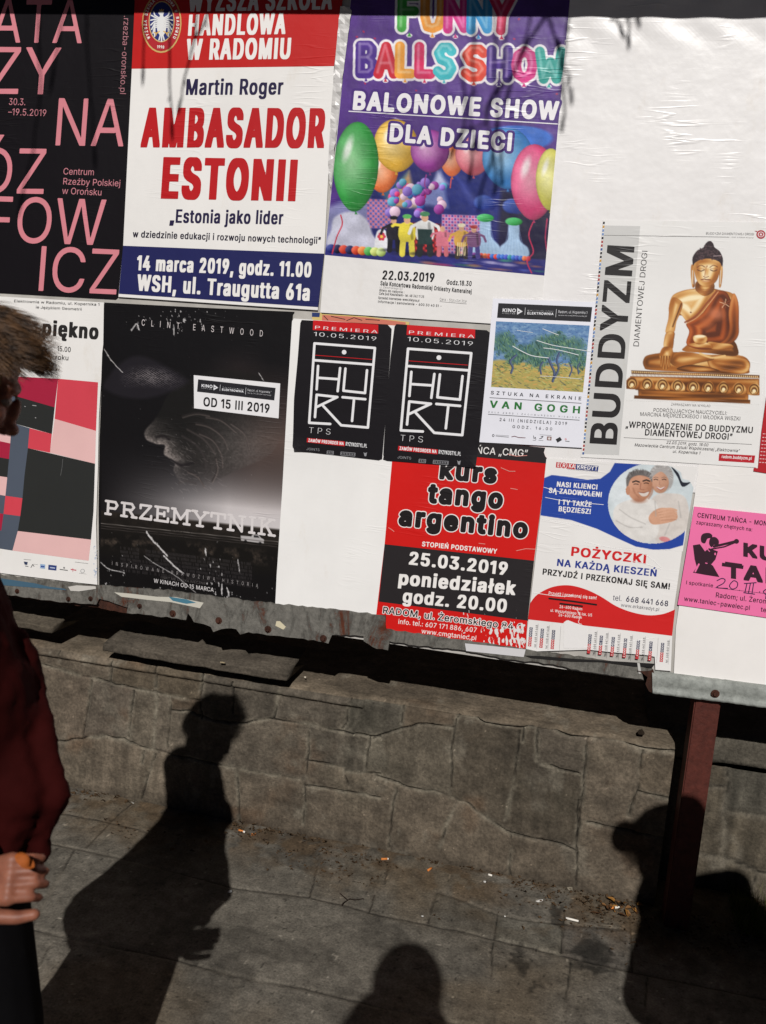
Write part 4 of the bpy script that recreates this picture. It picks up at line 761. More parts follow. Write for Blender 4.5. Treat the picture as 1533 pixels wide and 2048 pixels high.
# ---- black exhibition poster with pink capitals
P = Poster('exhibition_poster', 'poster', 'black exhibition poster with huge thin pink capitals',
           [(-520, -160), (666, -170), (632, 120), (620, 330), (560, 1375), (540, 1392), (-560, 1330)], 2.0, M_BLACK, V1, lean=.075, col=(17, 13, 17))
PK = (214, 132, 142)
t = P.part()
t.text('ATA', (-45, 198), (388, 202), 200, PK); t.text('ZY', (-65, 436), (280, 440), 218, PK); t.text('NA', (240, 676), (582, 681), 220, PK)
t.text('ÓZ', (-120, 896), (218, 902), 210, PK); t.text('FOW', (-80, 1122), (488, 1140), 212, PK); t.text('ICZ', (160, 1350), (556, 1369), 208, PK)
t.end('headline_lettering')
t = P.part()
for s, a, b, h in (('30.3.', (42, 488), (122, 490), 31), ('–19.5.2019', (40, 535), (220, 541), 31), ('Centrum', (295, 811), (441, 815), 30), ('Rzeźby Polskiej', (293, 857), (563, 867), 30), ('w Orońsku', (290, 901), (476, 909), 30)):
    t.text(s, a, b, h, (200, 130, 140))
t.text('.rzezba-oronsko.pl', (579, 72), (560, 440), 27, (176, 120, 128), up=(1, .04)); t.end('small_text')
# ---- red white and navy lecture poster
P = Poster('lecture_poster', 'poster', 'white lecture poster with a red top band, big red headline and navy footer',
           [(640, -160), (1618, -170), (1578, 120), (1556, 311), (1510, 1180), (1480, 1442), (556, 1380), (578, 1143), (618, 330)], 6.4, M_SATIN, V1, lean=.066, col=(235, 232, 229))
P.part(1).poly([(640, -160), (1618, -170), (1556, 311), (618, 323)], (190, 24, 22)).end('red_band')
P.part(1).poly([(578, 1143), (1510, 1180), (1482, 1428), (558, 1366)], (31, 34, 88)).end('navy_band')
t = P.part(2)
for s, a, b in (('WYŻSZA SZKOŁA', (876, 56), (1548, 46)), ('HANDLOWA', (873, 168), (1332, 160)), ('W RADOMIU', (867, 280), (1358, 275))): t.text(s, a, b, 93, (238, 234, 231), .055)
t.end('school_name_lettering')
t = P.part(2); NV = (33, 26, 66)
t.text('Martin Roger', (863, 443), (1320, 441), 71, NV, .045); t.text('„Estonia jako lider', (790, 1035), (1320, 1043), 60, NV, .045)
t.text('w dziedzinie edukacji i rozwoju nowych technologii”', (621, 1103), (1495, 1134), 30, (36, 31, 50), .04); t.end('speaker_text')
t = P.part(2); RD = (184, 20, 26)
t.text('AMBASADOR', (656, 681), (1513, 684), 172, RD, .058); t.text('ESTONII', (742, 917), (1388, 930), 178, RD, .066); t.end('headline_lettering')
t = P.part(2)
t.text('14 marca 2019, godz. 11.00', (638, 1255), (1452, 1288), 66, (238, 235, 232), .06); t.text('WSH, ul. Traugutta 61a', (640, 1349), (1446, 1397), 72, (238, 235, 232), .06); t.end('date_lettering')
e = P.part(2); e.ell(757, 112, 92, 138, (205, 170, 105), .03); e.end('emblem_rim')
e = P.part(3); e.ell(757, 112, 86, 130, (176, 34, 44), .03); rim = e.end('emblem')
e = P.part(4); e.ell(757, 105, 60, 96, (214, 180, 120), .03); e.ell(757, 105, 56, 91, (38, 46, 112), .03); rm2 = e.end('emblem_shield', parent=rim)
e = P.part(5); W_ = (226, 226, 226)
e.poly(smooth_poly([(757, 55), (768, 62), (764, 78), (775, 95), (778, 140), (768, 165), (757, 172), (746, 165), (736, 140), (739, 95), (750, 78), (742, 66), (748, 57)], 3), W_)
for sg in (-1, 1):
    for k in range(7):
        a = .62+k*.30; r = 50-3.4*abs(k-1)
        x0, y0 = 757+sg*15, 96; e.line([(x0-sg*6, y0-6+k*7), (x0+sg*16, y0-20+k*9), (x0+sg*r*math.sin(a)*.80, y0-r*math.cos(a)*.95+k*9)], 6.2, W_)
    e.line([(757+sg*10, 150), (757+sg*24, 160), (757+sg*34, 154)], 5, (222, 180, 90)); e.line([(757+sg*24, 160), (757+sg*27, 170)], 4, (222, 180, 90))
    e.line([(757+sg*5, 165), (757+sg*12, 190)], 6, W_)
e.line([(757, 168), (757, 196)], 7, W_); e.line([(748, 50), (753, 57), (757, 48), (762, 57), (767, 50)], 4, (222, 180, 90)); e.end('eagle_logo', parent=rim)
e = P.part(5); s = 'WYŻSZA SZKOŁA HANDLOWA W RADOMIU'
for i, c in enumerate(s):
    a = math.radians(214+i*292/(len(s)-1)-0); a = math.radians(-218+i*256/(len(s)-1))
    x, y = 757+69*math.cos(a), 110+108*math.sin(a); tx, ty = -69*math.sin(a), 108*math.cos(a); L = math.hypot(tx, ty); tx /= L; ty /= L
    if c != ' ': e.text(c, (x-tx*6, y-ty*6), (x+tx*6, y+ty*6), 13, (238, 230, 225), .05, up=(ty, -tx))
e.text('1998', (735, 228), (770, 230), 13, (238, 230, 225), .05); e.end('emblem_lettering', parent=rim)
# ---- balloon show poster
P = Poster('balloon_show_poster', 'poster', 'purple balloon show poster with balloon letters and a stage picture',
           [(243, -160), (1440, -170), (1413, 60), (1285, 1510), (1262, 1790), (60, 1712), (78, 1480), (85, 1397), (190, 330)], 4.4, M_GLOSS, V2, lean=.09, col=(234, 231, 229))
im = Img(P, [(243, -150), (1439, -160), (1285, 1510), (85, 1397)], 1.45, 1, (86, 54, 132))
X, Y = im.X, im.Y
im.mix(np.clip((Y-430)/600, 0, 1)*.5, (70, 40, 120))
im.poly([(80, 1180), (330, 960), (600, 880), (900, 900), (1120, 1000), (1340, 1150), (1300, 1530), (60, 1400)], (33, 36, 104), 60)
im.poly([(60, 1150), (330, 1050), (330, 1330), (60, 1370)], (150, 150, 190), 30, .8)
im.poly([(720, 900), (1060, 960), (1150, 1180), (720, 1170)], (28, 40, 118), 50, .8)
im.poly([(1050, 1040), (1330, 1100), (1300, 1500), (1020, 1420)], (26, 20, 52), 30, .9)
for a, b, c, col, op in (((545, 940), (400, 1130), (600, 1140), (226, 206, 140), .7), ((545, 940), (470, 1130), (560, 1130), (235, 130, 60), .35), ((720, 930), (600, 1120), (760, 1140), (180, 196, 240), .55), ((700, 930), (760, 1010), (680, 1010), (225, 225, 240), .6), ((545, 940), (380, 1060), (440, 1110), (90, 170, 140), .4), ((800, 960), (880, 1120), (930, 1110), (120, 130, 220), .3)):
    im.poly([a, b, c], col, 26, op)
def dots(x0, y0, x1, y1, bg, c1, c2, n, m):
    im.poly([(x0, y0), (x1, y0+8), (x1+4, y1+6), (x0-4, y1)], bg, 8)
    for i in range(n):
        for j in range(m):
            im.ell(x0+(i+.5)*(x1-x0)/n, y0+(j+.5)*(y1-y0)/m+i*.6, (x1-x0)/n*.36, (y1-y0)/m*.36, c1 if (i+j) % 2 else c2)
dots(315, 1090, 470, 1250, (150, 120, 180), (225, 120, 120), (90, 80, 150), 11, 11)
dots(725, 1175, 935, 1390, (190, 150, 190), (90, 60, 150), (200, 80, 130), 13, 13)
dots(560, 1220, 720, 1400, (150, 30, 40), (215, 60, 60), (60, 20, 30), 9, 11)
for i in range(46):
    im.ell(RND.uniform(430, 740), RND.uniform(1000, 1190), *(RND.uniform(14, 30),)*2, RND.choice([(214, 60, 120), (140, 110, 200), (90, 160, 190), (220, 190, 210), (150, 60, 150), (60, 110, 180)]), shade=(-1, -1, 38))
im.poly([(60, 1355), (380, 1382), (700, 1400), (1300, 1420), (1285, 1530), (60, 1405)], (44, 44, 118), 12)
for i in range(30):
    x = RND.uniform(100, 1270); im.ell(x, RND.uniform(1415, 1490), RND.uniform(20, 60), RND.uniform(3, 9), RND.choice([(210, 200, 220), (60, 150, 110), (190, 60, 90), (90, 110, 200), (200, 130, 90), (20, 20, 60)]), .09, 8, .6)
# white draped tent and mushrooms
im.poly(smooth_poly([(140, 1190), (230, 1160), (310, 1200), (345, 1280), (380, 1370), (110, 1350), (120, 1260)], 5), (196, 196, 214), 14)
im.poly(smooth_poly([(370, 1270), (415, 1262), (430, 1320), (425, 1380), (360, 1370)], 4), (224, 224, 230), 6); 
for k in range(6): im.ell(395+15*math.cos(k*1.05), 1297+15*math.sin(k*1.05), 9, 9, (196, 60, 80))
im.ell(395, 1297, 8, 8, (240, 200, 80))
for cx, top, bot in ((962, 1195, 1400), (1118, 1215, 1410)):
    im.ell(cx-10, top-85, 52, 40, (58, 84, 170), soft=10, shade=(-1, -1, 30)); im.ell(cx+20, top-75, 40, 34, (40, 60, 140), soft=8, shade=(-1, -1, 26))
    im.poly(smooth_poly([(cx-26, top), (cx+26, top), (cx+34, top+100), (cx+78, bot-50), (cx+70, bot), (cx-70, bot-4), (cx-76, bot-55), (cx-34, top+95)], 5), (168, 196, 226), 10)
    for k in range(-3, 4): im.line([(cx+k*7, top+10), (cx+k*20, bot-16)], 3, (140, 170, 206), 4, .6)
    im.ell(cx, top, 47, 22, (66, 176, 96), .03, 4, shade=(-1, -1, 34))
    for k in range(9): im.ell(cx-82+k*20, bot-4+k*1.5, 14, 14, RND.choice([(70, 84, 190), (120, 60, 140), (60, 110, 200), (210, 70, 60), (230, 120, 70), (50, 140, 150)]), shade=(-1, -1, 40))
for k in range(9): im.ell(120+k*34, 1362+k*2.5, 26, 24, [(40, 50, 120), (30, 30, 70), (214, 70, 50), (36, 40, 90), (220, 80, 50), (236, 140, 70), (90, 180, 90), (200, 210, 120), (190, 210, 130)][k], shade=(-1, -1, 42))
# the troupe on stage
def actor(x, y, h, top, low, skin=(206, 160, 130), hat=None, arms=0):
    h = h*.94; im.ell(x, y-2, h*.34, h*.05, (18, 16, 44), soft=10, op=.8)
    im.line([(x-h*.1, y-h*.45), (x-h*.13, y)], h*.15, low, 2); im.line([(x+h*.1, y-h*.45), (x+h*.13, y)], h*.15, low, 2)
    im.poly(smooth_poly([(x-h*.17, y-h*.78), (x+h*.17, y-h*.78), (x+h*.2, y-h*.36), (x-h*.2, y-h*.36)], 3), top, 2)
    for sg in (-1, 1): im.line([(x+sg*h*.16, y-h*.74), (x+sg*h*.32, y-h*(.66+arms*.2)), (x+sg*h*.38, y-h*(.5+arms*.45))], h*.075, top, 2)
    im.line([(x+h*.1, y-h*.74), (x+h*.13, y-h*.4)], h*.07, tuple(np.array(top)*.6), 6, .7)
    im.ell(x, y-h*.88, h*.085, h*.1, skin, soft=2)
    if hat: im.ell(x, y-h*.97, h*.12, h*.06, hat, soft=2)
actor(462, 1372, 195, (32, 28, 40), (22, 20, 30), hat=(20, 20, 26)); actor(535, 1392, 225, (226, 208, 70), (230, 214, 80), hat=(90, 170, 90), arms=.5)
actor(632, 1392, 240, (226, 226, 226), (36, 40, 44), hat=(70, 130, 90)); im.poly([(592, 1255), (672, 1258), (668, 1340), (596, 1338)], (30, 56, 56), 4)
actor(728, 1396, 170, (214, 120, 140), (206, 110, 120), arms=.3); im.poly([(700, 1300), (752, 1300), (764, 1350), (690, 1348)], (220, 120, 140), 4)
actor(832, 1408, 190, (220, 170, 80), (60, 50, 46), hat=(230, 220, 190)); actor(900, 1408, 180, (120, 80, 120), (70, 60, 130), hat=(170, 60, 60))
for k in range(5): im.line([(812+k*10, 1330), (810+k*10, 1400)], 4, (236, 220, 170))
# big balloons
def balloon(cx, cy, rx, ry, col, ang=0, hi=55):
    c = np.array(col, float)
    out = [(cx+rx*math.sin(t)*(1-.16*max(0, -math.cos(t))**2)*1.0-ang*ry*math.cos(t)*-.5, cy-ry*math.cos(t)) for t in [2*math.pi*k/40 for k in range(40)]]
    b = im._box([p[0] for p in out], [p[1] for p in out], 8); x, y = X[b], Y[b]; d = poly_sdf(x, y, out); q = np.clip(-d/min(rx, ry), 0, 1)
    u, v = (x-cx)/rx, (y-cy)/ry; lum = np.clip(1-np.hypot(u+.22, v+.10)/.95, 0, 1)**.8; rim = np.exp(-q/.07)
    t = np.clip(.72*lum-.25*np.clip(v-.2, 0, 1), 0, 1)[..., None]; colr = c*(.92-.22*np.clip(u*.7+v*.5, -.4, 1))[..., None]*(1-t)+(c*.25+np.array((240, 238, 226))*.75)*t; colr = colr*(1-.25*rim[..., None])
    a = np.clip(.5-d/2.5, 0, 1)[..., None]; im.c[b] = im.c[b]*(1-a)+colr*a
    im.ell(cx-rx*.35, cy-ry*.4, rx*.16, ry*.26, (248, 246, 244), .3, rx*.16, .8)
    im.poly([(cx-8, cy+ry+14), (cx+8, cy+ry+14), (cx, cy+ry-6)], tuple(c*.8))
im.ell(1130, 760, 200, 70, (60, 110, 200), soft=10)
balloon(780, 885, 62, 84, (236, 116, 66)); balloon(898, 850, 100, 115, (222, 100, 120)); balloon(403, 950, 82, 108, (240, 120, 60), .1); balloon(475, 800, 122, 145, (240, 186, 60), -.1)
balloon(1085, 870, 140, 168, (52, 132, 208)); balloon(660, 830, 106, 118, (150, 50, 150)); balloon(255, 915, 124, 246, (52, 164, 70), .07, 40); balloon(1228, 1000, 126, 208, (226, 66, 126), .03); balloon(1318, 985, 80, 170, (214, 208, 90), .03)
for pl, col in (([(172, 1180), (180, 1230), (150, 1300), (125, 1390)], (190, 50, 70)), ([(1222, 1220), (1200, 1290), (1225, 1380), (1190, 1430), (1215, 1495)], (196, 50, 90)), ([(640, 960), (630, 1010), (650, 1060)], (150, 60, 140)), ([(775, 985), (770, 1030)], (200, 80, 80)), ([(1300, 1200), (1290, 1300), (1300, 1380)], (170, 50, 90))):
    im.line(pl, 7, col, sm=True)
for i in range(26): im.poly([(lambda x, y: (x, y))(RND.uniform(240, 1370), RND.uniform(60, 640))]*1+[], (0, 0, 0)) if False else im.ell(RND.uniform(240, 1370), RND.uniform(60, 640), 7, 5, (170, 40, 90), RND.uniform(0, 3))
# balloon letters
BL = {'F': [[(12, 8), (12, 92)], [(12, 8), (78, 8)], [(12, 48), (66, 48)]], 'U': [[(12, 5), (12, 62), (24, 88), (48, 92), (72, 86), (84, 60), (84, 5)]], 'N': [[(12, 92), (12, 8), (84, 90), (84, 8)]],
      'Y': [[(8, 6), (46, 52), (84, 6)], [(46, 52), (42, 92)]], 'B': [[(14, 8), (14, 92), (60, 92), (80, 80), (78, 60), (56, 48), (14, 48)], [(56, 48), (74, 36), (74, 18), (58, 8), (14, 8)]], 'A': [[(8, 92), (46, 10), (88, 92)], [(26, 64), (68, 64)]],
      'L': [[(16, 8), (16, 90), (76, 90)]], 'S': [[(82, 20), (66, 9), (36, 9), (16, 26), (30, 45), (68, 54), (84, 72), (66, 90), (34, 92), (12, 80)]], 'H': [[(14, 8), (14, 92)], [(80, 8), (80, 92)], [(14, 50), (80, 50)]],
      'O': [[(46, 9), (20, 22), (12, 50), (20, 78), (46, 91), (72, 78), (80, 50), (72, 22), (46, 9)]], 'W': [[(6, 8), (24, 90), (50, 40), (76, 90), (94, 8)]]}
def bword(word, x0, y0, x1, y1, h, cols, w):
    n = len(word); dx = (x1-x0)/n
    for ps in range(3):
        for i, c in enumerate(word):
            bx = x0+i*dx; by = y0+(y1-y0)*i/n
            for st in BL[c]:
                pl = [(bx+4+px/100*(dx-2)-(py/100*h)*.02, by+py/100*h) for px, py in st]
                if ps == 0: im.line(pl, w+26, (232, 228, 232)); im.ell(bx+dx*.45, by+h*1.13, 15, 10, (232, 228, 232))
                elif ps == 1: im.line(pl, w, cols[i])
                else: im.line([(x-5, y-9) for x, y in pl], w*.28, tuple(np.array(cols[i])*.55+np.array((250, 250, 250))*.45), 9, .7)
            if ps == 1: im.poly([(bx+dx*.36, by+h*1.16), (bx+dx*.54, by+h*1.16), (bx+dx*.45, by+h*1.04)], cols[i])
bword('FUNNY', 490, -34, 1120, -14, 205, [(60, 160, 60), (232, 150, 50), (206, 40, 130), (50, 150, 210), (196, 30, 80)], 52)
bword('BALLS', 262, 238, 795, 250, 182, [(74, 40, 140), (190, 30, 50), (236, 160, 60), (206, 36, 90), (60, 180, 190)], 54)
bword('SHOW', 838, 258, 1385, 276, 182, [(224, 70, 50), (74, 40, 140), (206, 50, 130), (40, 160, 150)], 54)
im.c *= (.93+.14*fbm(X/7., Y/7., 63, 3))[..., None]*(.9+.2*vnoise(X/60., Y/60., 64))[..., None]
im.end('stage_picture')
t = P.part(2); OUT = (72, 40, 122)
for s, a, b, h in (('BALONOWE SHOW', (228, 598), (1362, 656), 92), ('DLA DZIECI', (428, 770), (1112, 825), 88)):
    t.text(s, a, b, h, OUT, .23, base=.075)
t.end('title_outline_lettering')
t = P.part(3)
for s, a, b, h in (('BALONOWE SHOW', (228, 598), (1362, 656), 92), ('DLA DZIECI', (428, 770), (1112, 825), 88)): t.text(s, a, b, h, (236, 233, 236), .075, sq=False)
t.line([(215, 612), (1358, 682)], 6, (226, 222, 230)); t.end('title_lettering')
t = P.part(1); BK = (26, 24, 26)
t.text('22.03.2019', (394, 1530), (686, 1545), 48, BK, .05); t.text('Godz.18.30', (748, 1558), (888, 1567), 26, BK, .04)
t.text('Sala Koncertowa Radomskiej Orkiestry Kameralnej', (387, 1562), (888, 1609), 23, BK, .04)
t.text('ul. Żeromskiego 53', (384, 1578), (510, 1588), 11, (110, 108, 108))
for s, a, b in (('Bilety do nabycia :', (382, 1596), (520, 1607)), ('Cafe pod Kasztanami- tel. 48 362 11 25', (380, 1614), (628, 1632)), ('Sprzedaż internetowa-www.biletyna.pl', (376, 1637), (602, 1653)), ('Informacje i zamówienie - 600 30 40 51 -', (374, 1658), (725, 1683))):
    t.text(s, a, b, 13, (60, 58, 58), .03)
t.text('Cena - 50zł,40zł,30zł', (712, 1646), (860, 1659), 15, (80, 78, 78)); t.line([(712, 1652), (860, 1665)], 2, (80, 78, 78)); t.end('ticket_text')
# ---- crinkled strip between the lecture and the balloon poster
st = Poster('torn_paper_strip', 'paper strip', 'crinkled silvery white paper strip between the lecture and balloon posters',
       [(172, 40), (236, 46), (205, 260), (160, 640), (126, 980), (108, 1150), (96, 1160), (104, 900), (124, 560), (150, 250)], 7.0, M_GLOSS, V2, col=(205, 202, 200),
       bend=lambda X, Y: -.005*(np.sin(Y/9.)*np.sin(Y/23.+X/7.))**2)
# ---- geometric art poster
P = Poster('geometric_art_poster', 'poster', 'geometric art poster of pink, red, slate and black blocks beside the dark film poster',
           [(-620, 70), (672, 145), (668, 410), (661, 470), (655, 640), (640, 884), (634, 1200), (622, 1560), (630, 1948), (480, 1932), (0, 1872), (-620, 1790)], 5.6, M_MATTE, V4, lean=.055, col=(232, 229, 226))
CR, CO, SL, DK, PI_ = (164, 30, 60), (208, 66, 80), (78, 86, 100), (40, 41, 40), (226, 182, 180)
t = P.part(1)
for c, q in ((CR, [(-420, 590), (380, 632), (358, 815), (105, 742), (-420, 650)]), (CO, [(380, 632), (635, 655), (622, 965), (358, 888)]), (DK, [(105, 742), (358, 815), (340, 985), (90, 915)]),
             (SL, [(-420, 650), (105, 742), (90, 915), (-420, 800)]), (SL, [(80, 915), (90, 915), (198, 948), (187, 1075), (165, 1250), (152, 1395), (42, 1380), (62, 1160)]), (CO, [(198, 948), (340, 985), (328, 1105), (187, 1075)]),
             (PI_, [(358, 888), (622, 965), (616, 1175), (328, 1105)]), (DK, [(187, 1075), (616, 1175), (606, 1480), (590, 1660), (122, 1605), (138, 1510), (152, 1395), (165, 1250)]), (PI_, [(122, 1605), (590, 1660), (575, 1795), (88, 1730)]),
             (PI_, [(-420, 800), (82, 918), (74, 1045), (-420, 940)]), (CR, [(-420, 940), (74, 1045), (66, 1145), (-420, 1060)]), (DK, [(-420, 1060), (66, 1145), (55, 1262), (-420, 1190)]), (PI_, [(-420, 1190), (55, 1262), (43, 1380), (-420, 1300)]),
             (SL, [(-420, 1300), (43, 1380), (31, 1496), (-420, 1420)]), (CO, [(43, 1380), (152, 1395), (138, 1510), (31, 1496)]), (CR, [(-420, 1420), (31, 1496), (16, 1602), (-420, 1520)]), (SL, [(31, 1496), (138, 1510), (122, 1605), (88, 1730), (-420, 1650), (-420, 1520), (16, 1602)])):
    t.poly(q, c)
t.end('block_print')
t = P.part(1); BK = (34, 32, 32)
for s, a, b, h, w in (('Elektrownia w Radomiu, ul. Kopernika 1', (96, 144), (646, 167), 17, .02), ('ie Językiem Geometrii', (236, 183), (532, 197), 17, .02), ('piękno', (270, 350), (641, 379), 92, .075), ('15.00', (372, 455), (462, 463), 32, .02), ('roku', (360, 508), (448, 515), 30, .02), ('wy: B', (96, 556), (165, 563), 22, .02), ('ska', (330, 578), (374, 583), 22, .02)):
    t.text(s, a, b, h, BK, w)
t.end('title_text')
t = P.part(1)
t.line([(160, 1786), (206, 1790)], 2.5, (90, 90, 90)); t.poly([(160, 1800), (186, 1803), (182, 1822), (166, 1820)], (50, 60, 90)); t.line([(168, 1828), (190, 1832)], 4, (70, 70, 80)); t.line([(206, 1838), (218, 1818), (226, 1832)], 4, (50, 50, 50)); t.line([(222, 1816), (250, 1820)], 2, (120, 120, 120))
t.poly([(266, 1815), (298, 1819), (296, 1847), (264, 1843)], (150, 176, 206)); t.poly([(270, 1826), (294, 1829), (292, 1838), (269, 1835)], (60, 80, 150))
t.poly([(318, 1820), (371, 1826), (368, 1858), (316, 1852)], (46, 62, 120)); t.line([(328, 1838), (360, 1842)], 7, (180, 190, 215)); t.line([(390, 1850), (442, 1857)], 5, (70, 70, 70)); t.ell(418, 1840, 6, 6, (120, 120, 120))
t.line([(460, 1850), (496, 1856)], 6, (190, 60, 80)); t.line([(474, 1842), (474, 1866)], 3, (190, 60, 80)); t.ell(536, 1860, 14, 13, (150, 150, 150)); t.ell(536, 1860, 11, 10, (228, 226, 224)); t.line([(514, 1874), (560, 1880)], 2, (130, 130, 130)); t.line([(488, 1803), (572, 1813)], 2.5, (110, 110, 110)); t.end('sponsor_logo')
t = P.part(1)
for i in range(26):
    x, y = RND.uniform(606, 626), RND.uniform(1700, 1940); t.poly([(x, y), (x+RND.uniform(2, 8), y+RND.uniform(-6, 6)), (x+RND.uniform(-4, 6), y+RND.uniform(6, 16))], RND.choice([(120, 150, 190), (190, 200, 214), (90, 120, 170)]))
for x, y, l in ((100, 806, 9), (135, 810, 8), (165, 808, 7), (215, 802, 26), (232, 880, 8)): t.line([(x, y), (x+l, y+3)], 4, (170, 168, 168))
t.line([(410, 1145), (405, 1200), (396, 1250)], 3, (92, 92, 92)); t.end('torn_edge_print')
# ---- dark film poster
P = Poster('film_poster', 'poster', 'dark scuffed film poster with a shadowed profile over an open road',
           [(92, 76), (700, 108), (1236, 132), (1205, 172), (1198, 330), (1184, 700), (1166, 1120), (1146, 1560), (1138, 1700), (1120, 1962), (900, 1920), (620, 1868), (300, 1820), (60, 1786), (56, 1300), (62, 900), (80, 420)], 3.6, M_BLACK, VF, lean=.05, col=(16, 14, 15))
im = Img(P, [(94, 80), (1226, 138), (1122, 1950), (64, 1782)], 1.3, 1, (15, 13, 15))
X, Y = im.X, im.Y
nz = fbm(X/46., Y/46., 3); n2 = fbm(X/9., Y/9., 5, 3)
yy = Y-(X-600)*.10
im.mix(np.clip((yy-880)/400, 0, 1)**1.9*np.clip((X-20)/820, 0, 1)**1.2*.97, (206, 200, 201))                # pale horizon sky
im.mix(np.clip((X-600)/420, 0, 1)*np.clip(1-np.abs(yy-860)/480, 0, 1)*.62, (132, 108, 98))
# a man in profile looking down: cap, nose, lips and chin in thin light
face = smooth_poly([(560, 560), (470, 640), (430, 720), (385, 790), (335, 850), (345, 900), (400, 925), (455, 935), (450, 985), (480, 1010), (520, 1035), (508, 1085), (530, 1130), (545, 1160), (530, 1210), (555, 1240), (640, 1225), (760, 1150), (900, 1080), (1100, 980), (1160, 800), (1100, 560), (800, 480)], 5)
d = poly_sdf(X, Y, face); inside = np.clip(.5-d/10, 0, 1)
edge = np.exp(-np.clip(-d, 0, None)/60.)*np.clip((Y-760)/200, 0, 1)*np.clip(1-(X-430)/360, 0, 1)
tone = 22+70*np.clip((X-560)/400, 0, 1)*np.clip((Y-660)/260, 0, 1)*(.6+.7*n2)+185*edge*(.35+.9*n2)
sk = np.stack([tone*1.02, tone*.95, tone*.92], -1)
fade = np.clip(1-(yy-1000)/190, 0, 1)*np.clip(1.15-(X-820)/420, 0, 1)
im.mix(inside*np.clip(fade+.25*(Y < 1000), 0, 1)*np.clip(1.2-(X-760)/420, 0.0, 1), sk)
for pl, w, c, op in (([(520, 1040), (560, 1055), (625, 1040)], 15, (30, 26, 28), .9), ([(405, 885), (450, 880), (480, 900)], 14, (26, 22, 24), .8), ([(560, 880), (640, 930), (690, 1000), (705, 1070)], 9, (60, 54, 54), .8), ([(590, 840), (690, 900), (760, 990)], 7, (92, 82, 80), .6), ([(540, 1160), (590, 1150), (640, 1165)], 12, (70, 64, 64), .7)):
    im.line(pl, w, c, 12, op, True)
for pl in ([(640, 800), (720, 820), (800, 880), (830, 950)], [(660, 860), (740, 900), (790, 980), (800, 1060)], [(700, 760), (790, 780), (880, 850)], [(590, 1090), (650, 1120), (690, 1180)], [(760, 1010), (770, 1080), (740, 1150)], [(560, 760), (640, 740), (720, 752)], [(620, 700), (700, 690), (800, 720)], [(850, 800), (930, 860), (960, 950)]):
    im.line(pl, 8, (44, 39, 39), 8, .7, True); im.line([(x+4, y+9) for x, y in pl], 6, (138, 124, 118), 8, .45, True)
for i in range(90):
    x, y = RND.uniform(480, 800), RND.uniform(900, 1210); im.line([(x, y), (x+RND.uniform(8, 34), y+RND.uniform(2, 22))], 3, (150, 142, 140), 3, .28)
im.poly(smooth_poly([(90, 560), (190, 440), (330, 400), (560, 520), (590, 560), (470, 620), (330, 655), (190, 640), (100, 600)], 5), (30, 27, 32), 26)
kn = ((np.sin(X*.42+np.sin(Y*.1))*np.sin(Y*.55+X*.12)) > .25)*np.clip(1-np.abs(Y-(560+.0*X)-((X-330)**2)*.0006+40)/75, 0, 1)*np.clip(1-np.abs(X-380)/210, 0, 1)
im.mix(np.clip(kn*1.4, 0, 1)*.8, (150, 142, 144))
# road, fields and a little pickup
gy = 1330+(X-150)*.105
gnd = np.clip((Y-gy)/14, 0, 1)
gr = 16+26*np.clip(1-(Y-gy)/150, 0, 1)*nz*1.6+16*np.clip((nz-.45)*6, 0, 1)*np.clip(1-np.abs(Y-gy-185)/60, 0, 1)*3.2*np.clip(n2*1.4, 0, 1)
im.mix(gnd, np.stack([gr*1.12, gr*.96, gr*.84], -1)); im.mix(np.clip((Y-gy-250)/60, 0, 1), (13, 11, 12))
for o_, w, c in ((82, 3.5, (120, 114, 110)), (98, 2.5, (84, 78, 76)), (112, 3, (64, 58, 56))): im.line([(60, 1330-9+o_), (1150, 1330+105+o_)], w, c, 2, .9)
im.poly([(912, 1478), (975, 1484), (985, 1470), (1020, 1474), (1034, 1492), (1052, 1502), (1050, 1524), (914, 1508)], (176, 172, 172)); im.poly([(990, 1475), (1016, 1478), (1026, 1492), (990, 1489)], (50, 48, 50)); im.line([(914, 1497), (1050, 1513)], 4, (90, 84, 84))
im.ell(940, 1514, 10, 10, (22, 20, 20)); im.ell(1028, 1526, 10, 10, (22, 20, 20))
for r in range(7):                                                                                 # unreadable credits
    y0 = 1545+r*22
    for k in range(120):
        x = 190+k*6.6
        if RND.random() < .8 and not (300 < x < 340 and r < 3): im.line([(x, y0+(x-190)*.125), (x+1, y0+14+(x-190)*.125)], 3.4, (54, 50, 51), 1, .9)
im.mix(np.clip(1-np.hypot((X-900)/190, (Y-450)/130), 0, 1)*.25, (70, 56, 54))
